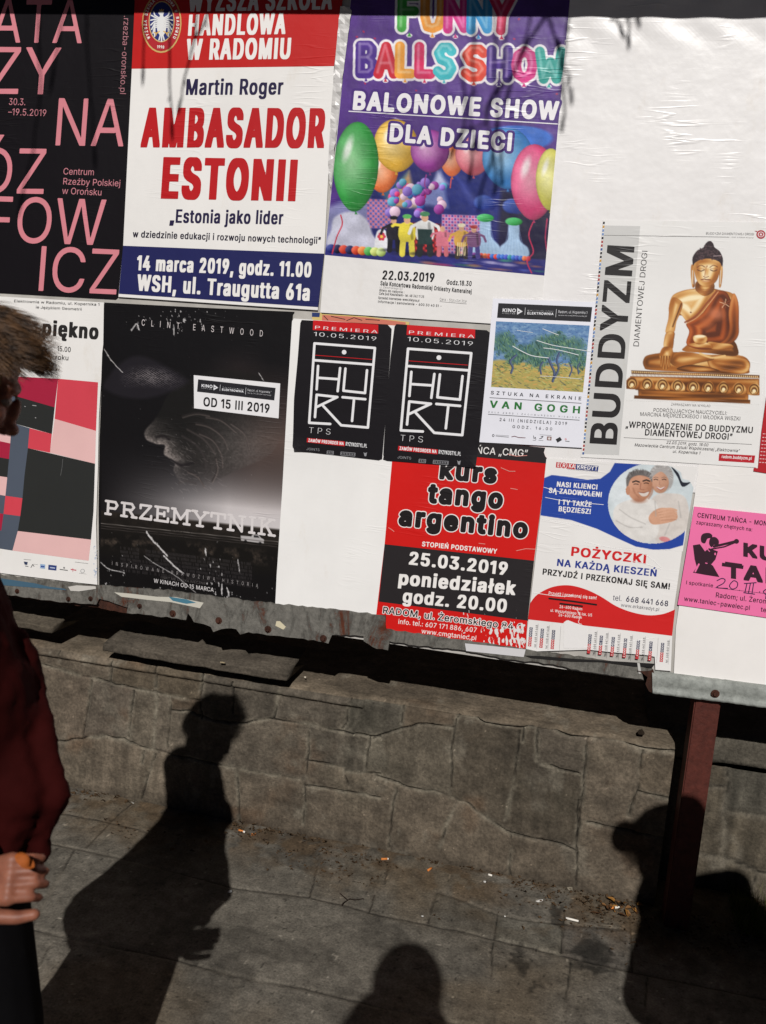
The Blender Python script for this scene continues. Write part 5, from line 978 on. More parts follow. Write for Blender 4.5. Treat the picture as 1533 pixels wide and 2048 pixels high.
# scuffs where the print has worn off
sc = fbm(X/10., Y/26., 11, 4); zone = np.clip(1-np.hypot((X-560)/420, (Y-190)/120), 0, 1)*.17+np.clip(1-np.hypot((X-760)/150, (Y-1700)/230), 0, 1)*.16+np.clip(1-np.hypot((X-190)/200, (Y-1690)/130), 0, 1)*.13+.02*np.clip(1-np.abs(Y-960)/300, 0, 1)+.07*(Y > 1760)
im.mix(np.clip((sc-(.86-zone*1.5))*22, 0, 1)*.85, (205, 202, 202))
sp = vnoise(X/4.4, Y/4.4, 77); im.mix(np.clip((sp-(.985-zone*.3))*40, 0, 1)*.7, (190, 186, 186))
for pl, w in (([(345, 1455), (375, 1500), (420, 1545), (470, 1600)], 22), ([(450, 1600), (510, 1660), (565, 1705)], 20), ([(330, 1600), (400, 1650), (520, 1720), (640, 1820)], 7), ([(88, 352), (130, 420), (200, 496)], 9), ([(255, 245), (285, 205), (300, 240)], 14), ([(70, 1640), (120, 1680), (210, 1700)], 9), ([(700, 1555), (702, 1590)], 12), ([(768, 1900), (766, 1950)], 10), ([(1020, 500), (1046, 540)], 4), ([(508, 210), (512, 270)], 9), ([(895, 1620), (905, 1690)], 6), ([(800, 1770), (796, 1830)], 12), ([(830, 1790), (842, 1840)], 9)):
    im.line([(x+RND.uniform(-1.5, 1.5), y) for x, y in smooth_poly(pl, 6, False)], w*.42, (208, 205, 205), 2, .9)
    for k in range(14):
        f = RND.random()*(len(pl)-1); i_ = int(f); f -= i_; x = pl[i_][0]*(1-f)+pl[i_+1][0]*f+RND.gauss(0, w*.28); y = pl[i_][1]*(1-f)+pl[i_+1][1]*f; dx, dy = pl[i_+1][0]-pl[i_][0], pl[i_+1][1]-pl[i_][1]; q = math.hypot(dx, dy)+1e-6; l_ = RND.uniform(4, 20); im.poly([(x, y), (x+dx/q*l_+RND.uniform(-3, 3), y+dy/q*l_), (x+dx/q*l_*.5-dy/q*w*.2, y+dy/q*l_*.5+dx/q*w*.2)], (214, 211, 211), 1, .9)
im.mix(np.clip((fbm(X/5., Y/5., 31)-.62)*18, 0, 1)*(np.abs(X-450) < 170)*(Y > 1440)*(Y < 1730)*.75, (20, 18, 19))
im.end('film_picture')
t = P.part(2)
t.text('CLINT EASTWOOD', (314, 214), (1046, 281), 37, (206, 198, 198), .0, rise=.95)
t.text('INSPIROWANE PRAWDZIWĄ HISTORIĄ', (136, 1654), (1016, 1790), 21, (150, 145, 145), .0, rise=.9)
t.text('I NIKT NIE UCIEKA WIECZNIE', (430, 1736), (702, 1774), 15, (84, 80, 80)); t.text('W KINACH OD 15 MARCA', (388, 1760), (750, 1817), 24, (210, 206, 206), .01); t.end('credit_text')
t = P.part(2)
SLB = {'P': [[(20, 0), (20, 100)], [(20, 100), (70, 100), (84, 76), (70, 48), (20, 48)], [(4, 0), (40, 0)], [(4, 100), (30, 100)]], 'R': [[(20, 0), (20, 100)], [(20, 100), (66, 100), (80, 76), (66, 52), (20, 52)], [(52, 52), (82, 0)], [(4, 0), (38, 0)], [(70, 0), (98, 0)], [(4, 100), (30, 100)]],
       'Z': [[(12, 76), (12, 100), (84, 100), (12, 0), (88, 0), (88, 26)]], 'E': [[(20, 0), (20, 100)], [(4, 100), (88, 100), (88, 78)], [(4, 0), (90, 0), (90, 24)], [(20, 52), (64, 52)], [(64, 38), (64, 66)]],
       'M': [[(16, 0), (16, 100), (50, 30), (84, 100), (84, 0)], [(2, 0), (32, 0)], [(68, 0), (98, 0)], [(2, 100), (20, 100)], [(80, 100), (98, 100)]], 'Y': [[(12, 100), (50, 48), (88, 100)], [(50, 48), (50, 0)], [(32, 0), (68, 0)], [(0, 100), (28, 100)], [(72, 100), (100, 100)]],
       'T': [[(8, 74), (8, 100), (92, 100), (92, 74)], [(50, 100), (50, 0)], [(30, 0), (70, 0)]], 'N': [[(16, 0), (16, 100), (82, 0), (82, 100)], [(2, 0), (34, 0)], [(66, 100), (98, 100)], [(2, 100), (18, 100)]], 'I': [[(50, 0), (50, 100)], [(26, 0), (74, 0)], [(26, 100), (74, 100)]],
       'K': [[(20, 0), (20, 100)], [(78, 100), (24, 46)], [(44, 62), (80, 0)], [(4, 0), (38, 0)], [(64, 0), (98, 0)], [(4, 100), (36, 100)], [(62, 100), (92, 100)]]}
x = 95.0
for c, wd in zip('PRZEMYTNIK', (92, 104, 92, 98, 122, 104, 104, 112, 66, 110)):
    f_ = (x-95)/1035; by = 1345+f_*135; h = 76+18*f_
    for pl in SLB[c]: t.line([(x+px/100*wd*.93+.05*py/100*h, by-py/100*h+px/100*wd*.13) for px, py in pl], 15, (214, 208, 208))
    x += wd*1.03
t.end('title_lettering')
S = Poster('date_sticker', 'sticker', 'white rectangular date sticker with a black strip on the dark film poster', [(630, 513), (1150, 563), (1140, 773), (632, 712)], 4.6, M_MATTE, VF, lean=.05, col=(232, 230, 232))
def kino(Q, view, o, k):
    """black strip of the cinema, drawn in the sketch units of the orchard flyer; o, k map them"""
    f = lambda x, y: (o[0]+(x-212)*k[0]+(y-250)*k[2], o[1]+(y-250)*k[1]+(x-212)*k[3])
    q = [(228, 162), (1355, 210), (1335, 388), (212, 338)]
    Q.part(1).poly([f(*p) for p in q], (34, 33, 38)).end('cinema_strip')
    t = Q.part(2); c = (226, 226, 230); hs = abs(k[1])
    for s, a, b, h, w in (('KINO', (272, 266), (440, 271), 40, .05), ('STUDYJNE', (270, 290), (440, 296), 12, 0), ('Mazowieckie Centrum Sztuki Współczesnej', (575, 256), (893, 268), 15, 0), ('ELEKTROWNIA', (572, 296), (890, 306), 28, .05), ('Radom, ul. Kopernika 1', (945, 281), (1296, 292), 33, 0), ('www.mcswelektrownia.pl', (945, 313), (1290, 327), 17, 0)):
        t.text(s, f(*a), f(*b), h*hs, c, w)
    t.poly([f(455, 220), f(520, 262), f(452, 302)], c); t.ell(*f(474, 262), 9*k[0], 9*hs, (34, 33, 38)); t.line([f(552, 216), f(545, 305)], 4*hs, c); t.line([f(925, 234), f(916, 330)], 4*hs, c); t.end('cinema_lettering')
kino(S, VF, (650, 575), (.4135, .425, -.0, .028))
S.part(1).text('OD 15 III 2019', (684, 697), (1090, 741), 52, (28, 26, 28), .035).end('date_lettering')
# ---- the two black concert posters
def hurt(P, f, k):
    w = (232, 231, 233); r = (200, 28, 34)
    P.part(1).poly([f(*p) for p in ((238, 212), (690, 243), (690, 305), (235, 280))], r).end('red_band')
    t = P.part(2); t.text('PREMIERA', f(245, 271), f(686, 303), 21*k, w, -.005, rise=.7); t.text('10.05.2019', f(238, 321), f(682, 356), 29*k, w, -.02, rise=.25)
    t.text('TPS', f(204, 996), f(360, 1008), 42*k, w, -.03, rise=.5); t.end('date_lettering')
    t = P.part(1)
    for pl in ([(356, 933), (210, 925), (247, 373), (667, 405), (618, 958), (432, 942), (306, 806)], [(245, 490), (655, 521)], [(272, 530), (262, 692)], [(425, 545), (408, 705)], [(268, 612), (415, 622)], [(462, 548), (448, 702), (598, 718), (612, 560)], [(250, 885), (262, 730), (406, 746), (260, 816)], [(442, 747), (600, 761)], [(522, 757), (508, 912)]):
        t.line([f(*p) for p in pl], 17*k, w)
    t.ell(*f(453, 434), 16*k, 16*k, w); t.line([f(252, 455), f(645, 485)], 4*k, r); t.end('band_logo')
    P.part(1).poly([f(*p) for p in ((195, 1030), (458, 1055), (456, 1088), (193, 1060))], r).end('order_label')
    t = P.part(2); t.text('ZAMÓW PREORDER NA', f(202, 1056), f(450, 1080), 21*k, w, .05); t.text('RYZYKOSTYL.PL', f(462, 1083), f(612, 1098), 25*k, w, .03); t.end('order_text')
    t = P.part(1); g = (150, 150, 154)
    t.text('JOINTS', f(190, 1114), f(283, 1122), 17*k, g, .0)
    for x0, x1 in ((335, 380), (430, 530)):
        q = [(x0, 1108+(x0-190)*.08), (x1, 1108+(x1-190)*.08), (x1-2, 1130+(x1-190)*.08), (x0-2, 1130+(x0-190)*.08)]; t.line([f(*p) for p in q+[q[0]]], 3*k, g, False)
        n = int((x1-x0)/11)
        for i in range(n): t.line([f(x0+5+i*11, 1113+(x0+i*11-190)*.08), f(x0+5+i*11, 1125+(x0+i*11-190)*.08)], 4*k, g, False)
    t.poly([f(*p) for p in ((588, 1128), (596, 1136), (604, 1134), (612, 1130), (606, 1158), (594, 1156))], g); t.end('sponsor_logo')
P = Poster('concert_poster', 'poster', 'black concert poster with a white line logo, nearer to the dark film poster',
           [(150, 210), (785, 243), (772, 480), (756, 700), (738, 930), (716, 1188), (400, 1152), (95, 1118), (104, 760), (130, 480)], 7.0, M_BLACK, VH, lean=.085, col=(24, 21, 25), bend=lift(588, 902, 40, .006))
hurt(P, lambda x, y: (x, y), 1.0)
P = Poster('concert_poster', 'poster', 'black concert poster with a white line logo, overlapping the red tango poster',
           [(806, 238), (1474, 284), (1448, 560), (1405, 950), (1368, 1238), (1000, 1208), (722, 1186), (745, 830), (775, 470)], 7.8, M_BLACK, VH, lean=.085, col=(24, 21, 25), bend=lift(952, 935, 40, .006))
src = np.array([(238, 212), (668, 407), (210, 925), (618, 958)]); dst = np.array([(893, 246), (1336, 442), (846, 976), (1276, 1012)])
AF = np.linalg.lstsq(np.c_[src, np.ones(4)], dst, rcond=None)[0]
hurt(P, lambda x, y: tuple(np.array([x, y, 1.0])@AF), 1.04)
# scrap of an older poster
P = Poster('poster_scrap', 'paper scrap', 'strip of an old orange comic poster showing above the black concert posters', [(228, 158), (285, 158), (300, 168), (600, 185), (905, 224), (900, 262), (230, 235)], 4.9, M_MATTE, VH, col=(214, 190, 120))
t = P.part(1); t.poly([(300, 174), (600, 192), (880, 226), (880, 255), (296, 232)], (206, 120, 100)); t.poly([(228, 158), (284, 160), (280, 190), (228, 188)], (40, 58, 110)); t.end('scrap_print')
t = P.part(2)
for pl in ([(310, 180), (340, 212)], [(470, 214), (520, 194), (575, 212)], [(360, 184), (460, 206)], [(600, 205), (700, 212)]): t.line(pl, 5, (40, 34, 34))
t.end('line_print')
# ---- art film flyer
P = Poster('art_film_flyer', 'flyer', 'white art film flyer with a blue and green orchard painting', [(165, 105), (1396, 152), (1320, 960), (1234, 1900), (640, 1866), (0, 1832), (82, 980)], 8.6, M_SATIN, VV, lean=.09, col=(231, 231, 240), bend=None)
kino(P, VV, (212, 250), (1, 1, 0, 0))
im = Img(P, [(200, 380), (1325, 432), (1243, 1232), (140, 1168)], .95, 1, (96, 134, 178))
X, Y = im.X, im.Y
fl = fbm(X/60., Y/28., 2); im.mix(np.clip((fl-.4)*4, 0, 1)*.7, (142, 172, 200)); im.mix(np.clip((vnoise(X/16., Y/9., 4)-.55)*4, 0, 1)*.5, (62, 92, 150))
im.poly(smooth_poly([(120, 880), (400, 850), (700, 900), (1000, 920), (1300, 950), (1260, 1260), (100, 1200)], 4), (176, 160, 92), 30)
def dab(n, x0, x1, y0, y1, cols, l, ang, w, inside=None):
    for i in range(n):
        x, y = RND.uniform(x0, x1), RND.uniform(y0, y1)
        if inside and not inside(x, y): continue
        a = ang+RND.uniform(-.6, .6); im.line([(x, y), (x+l*math.cos(a), y+l*math.sin(a))], w, RND.choice(cols), 4, .85)
dab(420, 130, 1270, 880, 1200, [(196, 176, 96), (150, 150, 80), (206, 160, 90), (112, 128, 76), (86, 96, 84), (190, 190, 120)], 44, .15, 10)
for cx, cy, r in ((300, 640, 150), (560, 760, 120), (790, 700, 170), (930, 610, 120), (1120, 700, 150), (1200, 850, 110), (420, 800, 110), (700, 840, 110)):
    blob = lambda x, y, cx=cx, cy=cy, r=r: math.hypot((x-cx)/1.1, y-cy) < r*(.8+.3*math.sin(x*.05+y*.07))
    im.ell(cx, cy, r*.95, r*.8, (74, 112, 100), RND.uniform(-.4, .4), r*.5, .85)
    dab(260, cx-r*1.2, cx+r*1.2, cy-r*1.2, cy+r*1.2, [(70, 112, 96), (96, 136, 104), (52, 88, 84), (120, 156, 116), (64, 110, 130), (44, 74, 66)], 30, 1.2, 10, blob)
for pl, w in (([(380, 1000), (400, 930), (370, 860), (440, 790)], 26), ([(740, 1010), (730, 930), (760, 870)], 22), ([(880, 1100), (900, 1000), (860, 900), (830, 820)], 30), ([(900, 1060), (950, 950), (930, 850), (960, 760)], 26), ([(1080, 1040), (1110, 960), (1090, 900)], 18), ([(1190, 1010), (1180, 930), (1210, 880)], 16)):
    im.line(pl, w, (54, 66, 98), 6, .95, True); im.line([(x+5, y) for x, y in pl], w*.35, (110, 124, 160), 5, .8, True)
im.end('orchard_picture')
t = P.part(1)
for s, a, b, h, c, w, rs in (('SZTUKA NA EKRANIE', (132, 1256), (1226, 1328), 40, (58, 58, 64), .04, .62), ('VAN GOGH', (118, 1414), (1216, 1486), 82, (40, 116, 52), .07, .55), ('POLA ZBÓŻ I ZACHMURZONE NIEBIOSA', (106, 1478), (1206, 1546), 17, (90, 90, 96), .02, 1.0), ('24 III (NIEDZIELA) 2019', (236, 1577), (1056, 1626), 36, (70, 70, 76), .03, .3), ('GODZ. 16.00', (392, 1660), (876, 1690), 33, (78, 78, 84), .03, .5)):
    t.text(s, a, b, h, c, w, rise=rs)
t.end('title_lettering')
t = P.part(1)
for a, b in (((122, 1297), (1226, 1365)), ((103, 1496), (1203, 1568))): t.line([a, b], 7, (60, 60, 66))
t.line([(725, 1742), (865, 1752)], 4, (90, 90, 90)); t.end('rule_line')
t = P.part(1); g = (70, 70, 74)
t.ell(166, 1752, 14, 17, g); t.ell(166, 1752, 7, 9, (231, 231, 240)); t.line([(195, 1745), (355, 1755)], 3, g); t.line([(195, 1757), (352, 1772)], 8, (130, 130, 134)); t.line([(388, 1768), (420, 1760), (470, 1776), (550, 1780)], 9, (110, 70, 80))
t.line([(650, 1755), (655, 1790), (672, 1772), (678, 1800)], 7, g); t.line([(640, 1808), (678, 1812)], 4, g); t.line([(722, 1790), (745, 1785), (765, 1762), (740, 1766)], 8, (34, 34, 36)); t.line([(708, 1808), (768, 1814)], 4, g)
t.poly([(812, 1762), (868, 1766), (864, 1812), (810, 1808)], (140, 110, 106)); t.ell(838, 1788, 14, 14, (226, 220, 220)); t.poly([(915, 1798), (968, 1768), (992, 1806), (938, 1838)], (44, 44, 48)); t.ell(1036, 1796, 11, 11, (200, 60, 70)); t.ell(1036, 1796, 6, 6, (231, 231, 240)); t.line([(1030, 1818), (1082, 1824)], 9, (120, 120, 124)); t.end('sponsor_logo')
t = P.part(3)
for pl, w in (([(400, 678), (520, 745), (640, 795), (830, 820)], 9), ([(690, 610), (870, 665), (1100, 705), (1345, 745)], 8), ([(760, 470), (860, 510), (950, 545)], 7), ([(770, 700), (950, 725), (1190, 785)], 8), ([(730, 1038), (900, 1045), (1230, 1075)], 5), ([(450, 488), (560, 505), (640, 515)], 5)):
    t.line(smooth_poly(pl, 4, False), w, (224, 228, 230))
t.end('crease_print')
# ---- Buddhism lecture poster
P = Poster('buddhism_poster', 'poster', 'white poster with a golden seated statue and a sideways title on a grey band', [(222, 42), (900, 52), (1570, 62), (1500, 1000), (1428, 1988), (700, 1940), (48, 1906), (140, 1060)], 5.0, M_SATIN, VB, lean=.09, col=(232, 230, 228))
P.part(1).poly([(232, 85), (515, 90), (348, 1890), (72, 1880)], (203, 202, 200)).end('grey_band')
t = P.part(2)
for i in range(62):
    f0, f1 = i/62, (i+.62)/62; g = lambda f, o: (230-165*f+o, 56+1840*f)
    t.poly([g(f0, -7), g(f0, 7), g(f1, 7), g(f1, -7)], [(30, 28, 34), (60, 90, 150), (170, 60, 60), (30, 30, 40), (110, 140, 190), (200, 150, 60)][(i*5+i//3) % 6])
t.end('registration_mark_stripe')
t = P.part(2)
t.text('BUDDYZM', (322, 1834), (468, 226), 204, (36, 33, 34), .05, up=(-1, -.055)); t.end('title_lettering')
t = P.part(2); t.text('DIAMENTOWEJ DROGI', (503, 1042), (573, 280), 44, (58, 56, 56), .0, up=(-1, -.055)); t.end('subtitle_lettering')
t = P.part(2); g = (70, 67, 68)
t.line([(230, 162), (1215, 177)], 3, (100, 98, 98)); t.line([(385, 1752), (1392, 1806)], 3, (90, 88, 88))
for s, a, b, h, w, sh in (('BUDDYZM DIAMENTOWEJ DROGI', (1030, 156), (1409, 163), 18, 0, 0), ('LINIA KARMA KAGYU', (1226, 182), (1406, 187), 10, 0, 0), ('ZAPRASZAMY NA WYKŁAD', (755, 1500), (1066, 1513), 19, 0, 0), ('PODRÓŻUJĄCYCH NAUCZYCIELI:', (615, 1549), (1198, 1574), 29, 0, 0), ('MARCINA MĘDRZECKIEGO I WŁODKA WISZKI', (511, 1581), (1302, 1618), 30, 0, 0),
                         ('22.03.2019, godz. 18:00', (717, 1800), (1049, 1821), 23, .015, .2), ('Mazowieckie Centrum Sztuki Współczesnej „Elektrownia”', (467, 1820), (1295, 1867), 24, .015, .2), ('ul. Kopernika 1', (767, 1871), (986, 1884), 23, .015, .2)):
    t.text(s, a, b, h, g, w, sh=sh)
t.end('lecture_text')
t = P.part(2); t.text('„WPROWADZENIE DO BUDDYZMU', (396, 1671), (1402, 1716), 47, (40, 37, 38), .035); t.text('DIAMENTOWEJ DROGI”', (546, 1733), (1240, 1769), 47, (40, 37, 38), .035); t.end('headline_lettering')
t = P.part(1); t.poly([(1135, 1878), (1418, 1893), (1410, 1952), (1130, 1935)], (184, 30, 42)); t.end('web_address_band')
t = P.part(2); t.text('radom.buddyzm.pl', (1153, 1912), (1391, 1927), 23, (238, 228, 228), .04); t.end('web_address_lettering')
t = P.part(2); t.ell(1463, 156, 36, 34, (170, 34, 50)); t.ell(1463, 156, 25, 22, (232, 222, 222)); t.ell(1463, 156, 19, 17, (170, 34, 50)); t.ell(1463, 156, 8, 8, (232, 222, 222)); t.poly([(1438, 140), (1410, 128), (1432, 128)], (170, 34, 50)); t.end('emblem_logo')
im = Img(P, [(405, 192), (1470, 217), (1452, 1492), (405, 1462)], 1.2, 1, (232, 230, 228))
X, Y = im.X, im.Y
GD = [(92, 50, 16), (168, 100, 40), (222, 172, 104), (250, 232, 190)]
def gold(pts, lx, ly, k=1.0, base=1.2, seed=0, sm=True, warm=0):
    """a lump of printed polished bronze: reflections follow the distance from its outline"""
    if sm: pts = smooth_poly(pts, 5)
    xs = [p[0] for p in pts]; ys = [p[1] for p in pts]; b = im._box(xs, ys, 8)
    x, y = X[b], Y[b]; d = poly_sdf(x, y, pts); w = max(xs)-min(xs); h = max(ys)-min(ys)
    u = (x-sum(xs)/len(xs))/w*2; v = (y-sum(ys)/len(ys))/h*2
    t = base+k*(u*lx+v*ly)+.55*np.sin(d*.085+seed)+.5*np.sin(u*3+v*2+seed*1.7)-1.1*np.exp(d/9.0)
    t = np.clip(t, 0, 2.999); i = t.astype(int); f = (t-i)[..., None]; G_ = np.array(GD, float)
    c = G_[i]*(1-f)+G_[np.minimum(i+1, 3)]*f
    if warm: c = c*(1-warm)+np.array((176, 96, 60))*warm*(c/180.0)
    a = np.clip(.5-d/max(im.aa*1.4, 2), 0, 1)[..., None]; im.c[b] = im.c[b]*(1-a)+c*a
# pedestal
gold([(498, 1370), (1366, 1402), (1362, 1470), (500, 1438)], .0, .2, .4, .7, 2, False); gold([(468, 1420), (1380, 1456), (1378, 1486), (466, 1446)], 0, .4, .5, .8, 1, False)
gold([(436, 1270), (1450, 1290), (1450, 1370), (1380, 1410), (480, 1378), (432, 1330)], 0, -.3, .5, .8, 3, False)
for k in range(9):
    cx, cy = 450+k*120, 1318+k*6; gold([(cx-54, cy+46), (cx-50, cy-6), (cx, cy-46), (cx+50, cy-4), (cx+54, cy+50)], .2, -.5, .9, 1.7, k, True); im.ell(cx, cy+8, 40, 44, (104, 60, 22), soft=5)
    im.ell(cx, cy+12, 31, 35, (206, 160, 96), soft=5); im.ell(cx, cy+16, 23, 27, (110, 64, 26), soft=4); im.ell(cx, cy+22, 14, 16, (246, 226, 178), soft=5); im.ell(cx-12, cy+34, 7, 8, (236, 206, 150), soft=4); im.ell(cx+12, cy+35, 7, 8, (196, 140, 76), soft=4)
gold([(444, 1224), (1452, 1262), (1452, 1284), (446, 1250)], 0, .3, .4, 1.4, 5, False)
for k in range(64): im.ell(452+k*15.6, 1236+k*.62, 5, 6, (236, 206, 150), soft=3)
for k in range(90): im.line([(452+k*11, 1252+k*.44), (450+k*11, 1268+k*.44)], 3, (120, 76, 34), 2, .8)
# legs, robe and body
gold([(540, 1140), (590, 1100), (800, 1080), (1040, 1100), (1290, 1105), (1370, 1150), (1372, 1215), (1330, 1252), (950, 1240), (600, 1222), (545, 1195)], .1, -.5, .8, 1.25, 1)
gold([(1070, 1110), (1300, 1118), (1370, 1160), (1365, 1225), (1300, 1250), (1120, 1230), (1050, 1180)], .4, -.3, .8, 1.2, 2.4); gold([(800, 1085), (930, 1085), (1100, 1130), (960, 1170), (830, 1200), (750, 1160)], -.2, -.6, .9, 1.5, .4)
gold([(800, 1215), (900, 1180), (1060, 1200), (1140, 1232), (960, 1240)], 0, -.2, .5, .9, 4)
gold([(840, 600), (760, 650), (745, 780), (860, 800), (900, 900), (890, 1010), (850, 1070), (1060, 1090), (1270, 1110), (1275, 1030), (1240, 960), (1250, 800), (1280, 690), (1240, 620), (1130, 590), (1030, 570), (950, 580)], -.4, -.4, .9, 1.5, .3)
gold([(850, 600), (770, 640), (750, 740), (830, 780), (900, 850), (1000, 780), (1080, 640), (1100, 590), (950, 585)], -.5, -.3, .7, 2.2, 1.0)
gold([(1130, 600), (1080, 640), (1010, 770), (880, 850), (900, 920), (880, 1020), (1000, 1060), (1180, 1040), (1240, 950), (1250, 760), (1200, 620)], .1, .3, .6, .62, 2.0, True, .5)
im.ell(1110, 780, 60, 46, (214, 128, 92), soft=50, op=.7); im.ell(1040, 850, 50, 46, (190, 104, 60), soft=50, op=.6); im.ell(1010, 700, 0.1, .1, (0, 0, 0)); im.ell(912, 768, 7, 6, (120, 70, 40), soft=3)
im.line([(1118, 600), (1050, 680), (960, 790), (866, 846)], 13, (146, 74, 40), 4, 1, True); im.line([(1128, 606), (1064, 690), (972, 800), (872, 858)], 5, (236, 190, 140), 4, .9, True)
for k in range(9): a = k*.7; im.line([(1180, 700), (1180+44*math.cos(a), 700+36*math.sin(a))], 5, (246, 206, 170) if k % 2 else (150, 76, 44), 3, .9)
# arms and hands
gold([(775, 650), (745, 720), (735, 820), (715, 900), (720, 930), (780, 925), (800, 840), (835, 760), (845, 690)], -.6, 0, .9, 2.0, .5); im.line([(838, 700), (800, 800), (770, 880)], 11, (92, 48, 20), 6, .85, True)
gold([(722, 925), (700, 1000), (705, 1050), (765, 1060), (780, 980), (782, 925)], -.5, 0, .8, 1.6, 1.5)
gold([(700, 1040), (670, 1085), (668, 1130), (740, 1140), (768, 1120), (765, 1050)], -.4, 0, .8, 1.9, .2)
for k, (x, l) in enumerate(((680, 70), (698, 92), (720, 92), (742, 74))): gold([(x-9, 1110), (x+9, 1110), (x+8, 1120+l), (x, 1128+l), (x-8, 1120+l)], -.8, 0, .9, 1.8, .1, False)
gold([(1245, 620), (1285, 690), (1290, 860), (1285, 950), (1235, 1010), (1120, 1060), (1090, 1040), (1180, 980), (1215, 900), (1210, 760)], .5, -.2, .8, .95, 1.8, True, .3)
gold([(1050, 1000), (1150, 1010), (1230, 1020), (1240, 1050), (1120, 1060), (1060, 1045)], 0, -.6, .8, 2.0, .6); gold([(890, 1020), (1000, 1000), (1070, 1020), (1080, 1050), (960, 1042)], 0, -.7, .8, 1.9, 1.2)
gold([(930, 960), (985, 945), (1040, 962), (1030, 1005), (985, 1020), (945, 1008)], 0, -.5, .9, 1.9, 2.2); im.ell(985, 956, 44, 10, (250, 236, 200), soft=6)
im.line([(985, 1092), (1080, 1125), (1180, 1110)], 16, (236, 196, 130), 6, .9, True)
# head
gold([(965, 520), (1085, 530), (1090, 600), (1020, 640), (950, 590)], -.3, .2, .7, 1.2, .7); 
for k in range(3): im.line([(950, 575+k*12), (1020, 590+k*13), (1092, 580+k*12)], 4, (150, 90, 50), 4, .7, True)
for sg, x in ((-1, 925), (1, 1148)): gold([(x-10, 400), (x+12, 400), (x+14, 470), (x+10-sg*8, 560), (x-8-sg*6, 568), (x-12, 480)], sg*.6, 0, .8, 1.7, 1, True); im.line([(x, 440), (x-sg*4, 545)], 6, (226, 222, 216), 3, .8)
gold([(940, 360), (1040, 340), (1140, 370), (1140, 440), (1115, 520), (1060, 562), (1020, 566), (975, 540), (945, 470)], -.5, -.2, .7, 1.95, .9)
hair = smooth_poly([(930, 400), (925, 340), (960, 285), (1010, 258), (1030, 225), (1062, 205), (1088, 228), (1100, 258), (1140, 290), (1165, 350), (1158, 410), (1140, 375), (1090, 352), (1040, 346), (985, 356), (945, 380)], 5)
im.poly(hair, (44, 28, 34), 4)
for k in range(90):
    a, r = RND.uniform(3.2, 6.2), RND.uniform(.3, 1.0); x, y = 1044+108*r*math.cos(a), 360+118*r*math.sin(a); im.ell(x, y, 6, 5, (84, 62, 66), soft=4, op=.8)
im.line([(1090, 326), (1150, 322)], 7, (190, 170, 170), 5, .8); im.ell(1060, 206, 8, 12, (60, 40, 44))
for x0, x1 in ((962, 1022), (1062, 1122)):
    im.line([(x0, 415), ((x0+x1)/2, 398), (x1, 412)], 6, (110, 60, 36), 4, .9, True); im.line([(x0+4, 434), ((x0+x1)/2, 444), (x1-4, 434)], 7, (84, 46, 30), 3, .95, True); im.line([(x0+6, 426), ((x0+x1)/2, 424), (x1-6, 427)], 4, (170, 110, 70), 3, .8, True)
im.line([(1034, 410), (1022, 480)], 7, (176, 110, 66), 6, .8); im.line([(1012, 486), (1030, 494), (1052, 486)], 6, (130, 76, 46), 4, .9, True); im.line([(994, 512), (1022, 506), (1030, 510), (1064, 512)], 8, (120, 60, 44), 4, .95, True); im.line([(1006, 522), (1030, 526), (1054, 522)], 7, (200, 140, 110), 5, .8, True); im.ell(1040, 405, 4, 6, (150, 90, 60))
im.end('statue_picture')
# ---- red leaflet at the edge
P = Poster('red_leaflet', 'leaflet', 'dark red leaflet with lines of tiny white text beside the golden statue poster', [(1506, 1430), (1640, 1440), (1620, 2050), (1404, 2016), (1408, 1990), (1440, 1994), (1468, 1700)], 5.8, M_MATTE, VB, col=(178, 30, 40))
t = P.part(1)
for k in range(9):
    y = 1722+k*28; x = 1478-k*3.6
    for j in range(7): t.line([(x+j*22, y+j*1.3), (x+j*22+15, y+1+j*1.3)], 6, (226, 190, 190))
t.end('tiny_text')
# ---- tango course poster
P = Poster('tango_course_poster', 'poster', 'red and black tango course poster with bold black and white lettering', [(215, 20), (930, 98), (1495, 150), (1484, 190), (1496, 224), (1514, 244), (1505, 285), (1400, 1110), (1345, 1600), (1326, 1874), (700, 1788), (45, 1685), (130, 970)], 5.8, M_SATIN, VK, lean=.11, col=(206, 22, 18))
P.part(1).poly([(215, 20), (930, 98), (1495, 150), (1484, 190), (1496, 224), (1514, 244), (1507, 284), (198, 164)], (38, 34, 36)).end('header_band'); P.part(1).poly([(130, 970), (1400, 1110), (1345, 1620), (80, 1458)], (38, 34, 36)).end('black_band')
tx = (('kurs', (578, 402), (1090, 446), 142), ('tango', (487, 606), (1140, 660), 148), ('argentino', (236, 798), (1352, 912), 146))
t = P.part(2)
for s, a, b, h in tx: t.text(s, a, b, h, (236, 230, 228), .155, base=.10)
t.text('RADOM, ul. Żeromskiego 84 C', (108, 1554), (1310, 1705), 54, (236, 228, 226), .13, base=.03); t.end('headline_outline_lettering')
t = P.part(3)
for s, a, b, h in tx: t.text(s, a, b, h, (26, 22, 24), .10, sq=False)
t.text('RADOM, ul. Żeromskiego 84 C', (108, 1554), (1310, 1705), 54, (34, 30, 32), .03, sq=False); t.end('headline_lettering')
t = P.part(2); w = (238, 234, 231)
for s, a, b, h, wt in (('TAŃCA „CMG”', (800, 192), (1346, 226), 58, .01), ('STOPIEŃ PODSTAWOWY', (444, 985), (1085, 1050), 38, .05), ('25.03.2019', (323, 1137), (1182, 1232), 104, .07), ('poniedziałek', (235, 1308), (1242, 1400), 112, .075), ('godz. 20.00', (274, 1460), (1172, 1548), 106, .07), ('info. tel.: 607 171 886, 607 ', (242, 1645), (930, 1722), 40, .01), ('www.cmgtaniec.pl', (440, 1725), (910, 1787), 38, .01)): t.text(s, a, b, h, w, wt)
t.end('date_lettering')
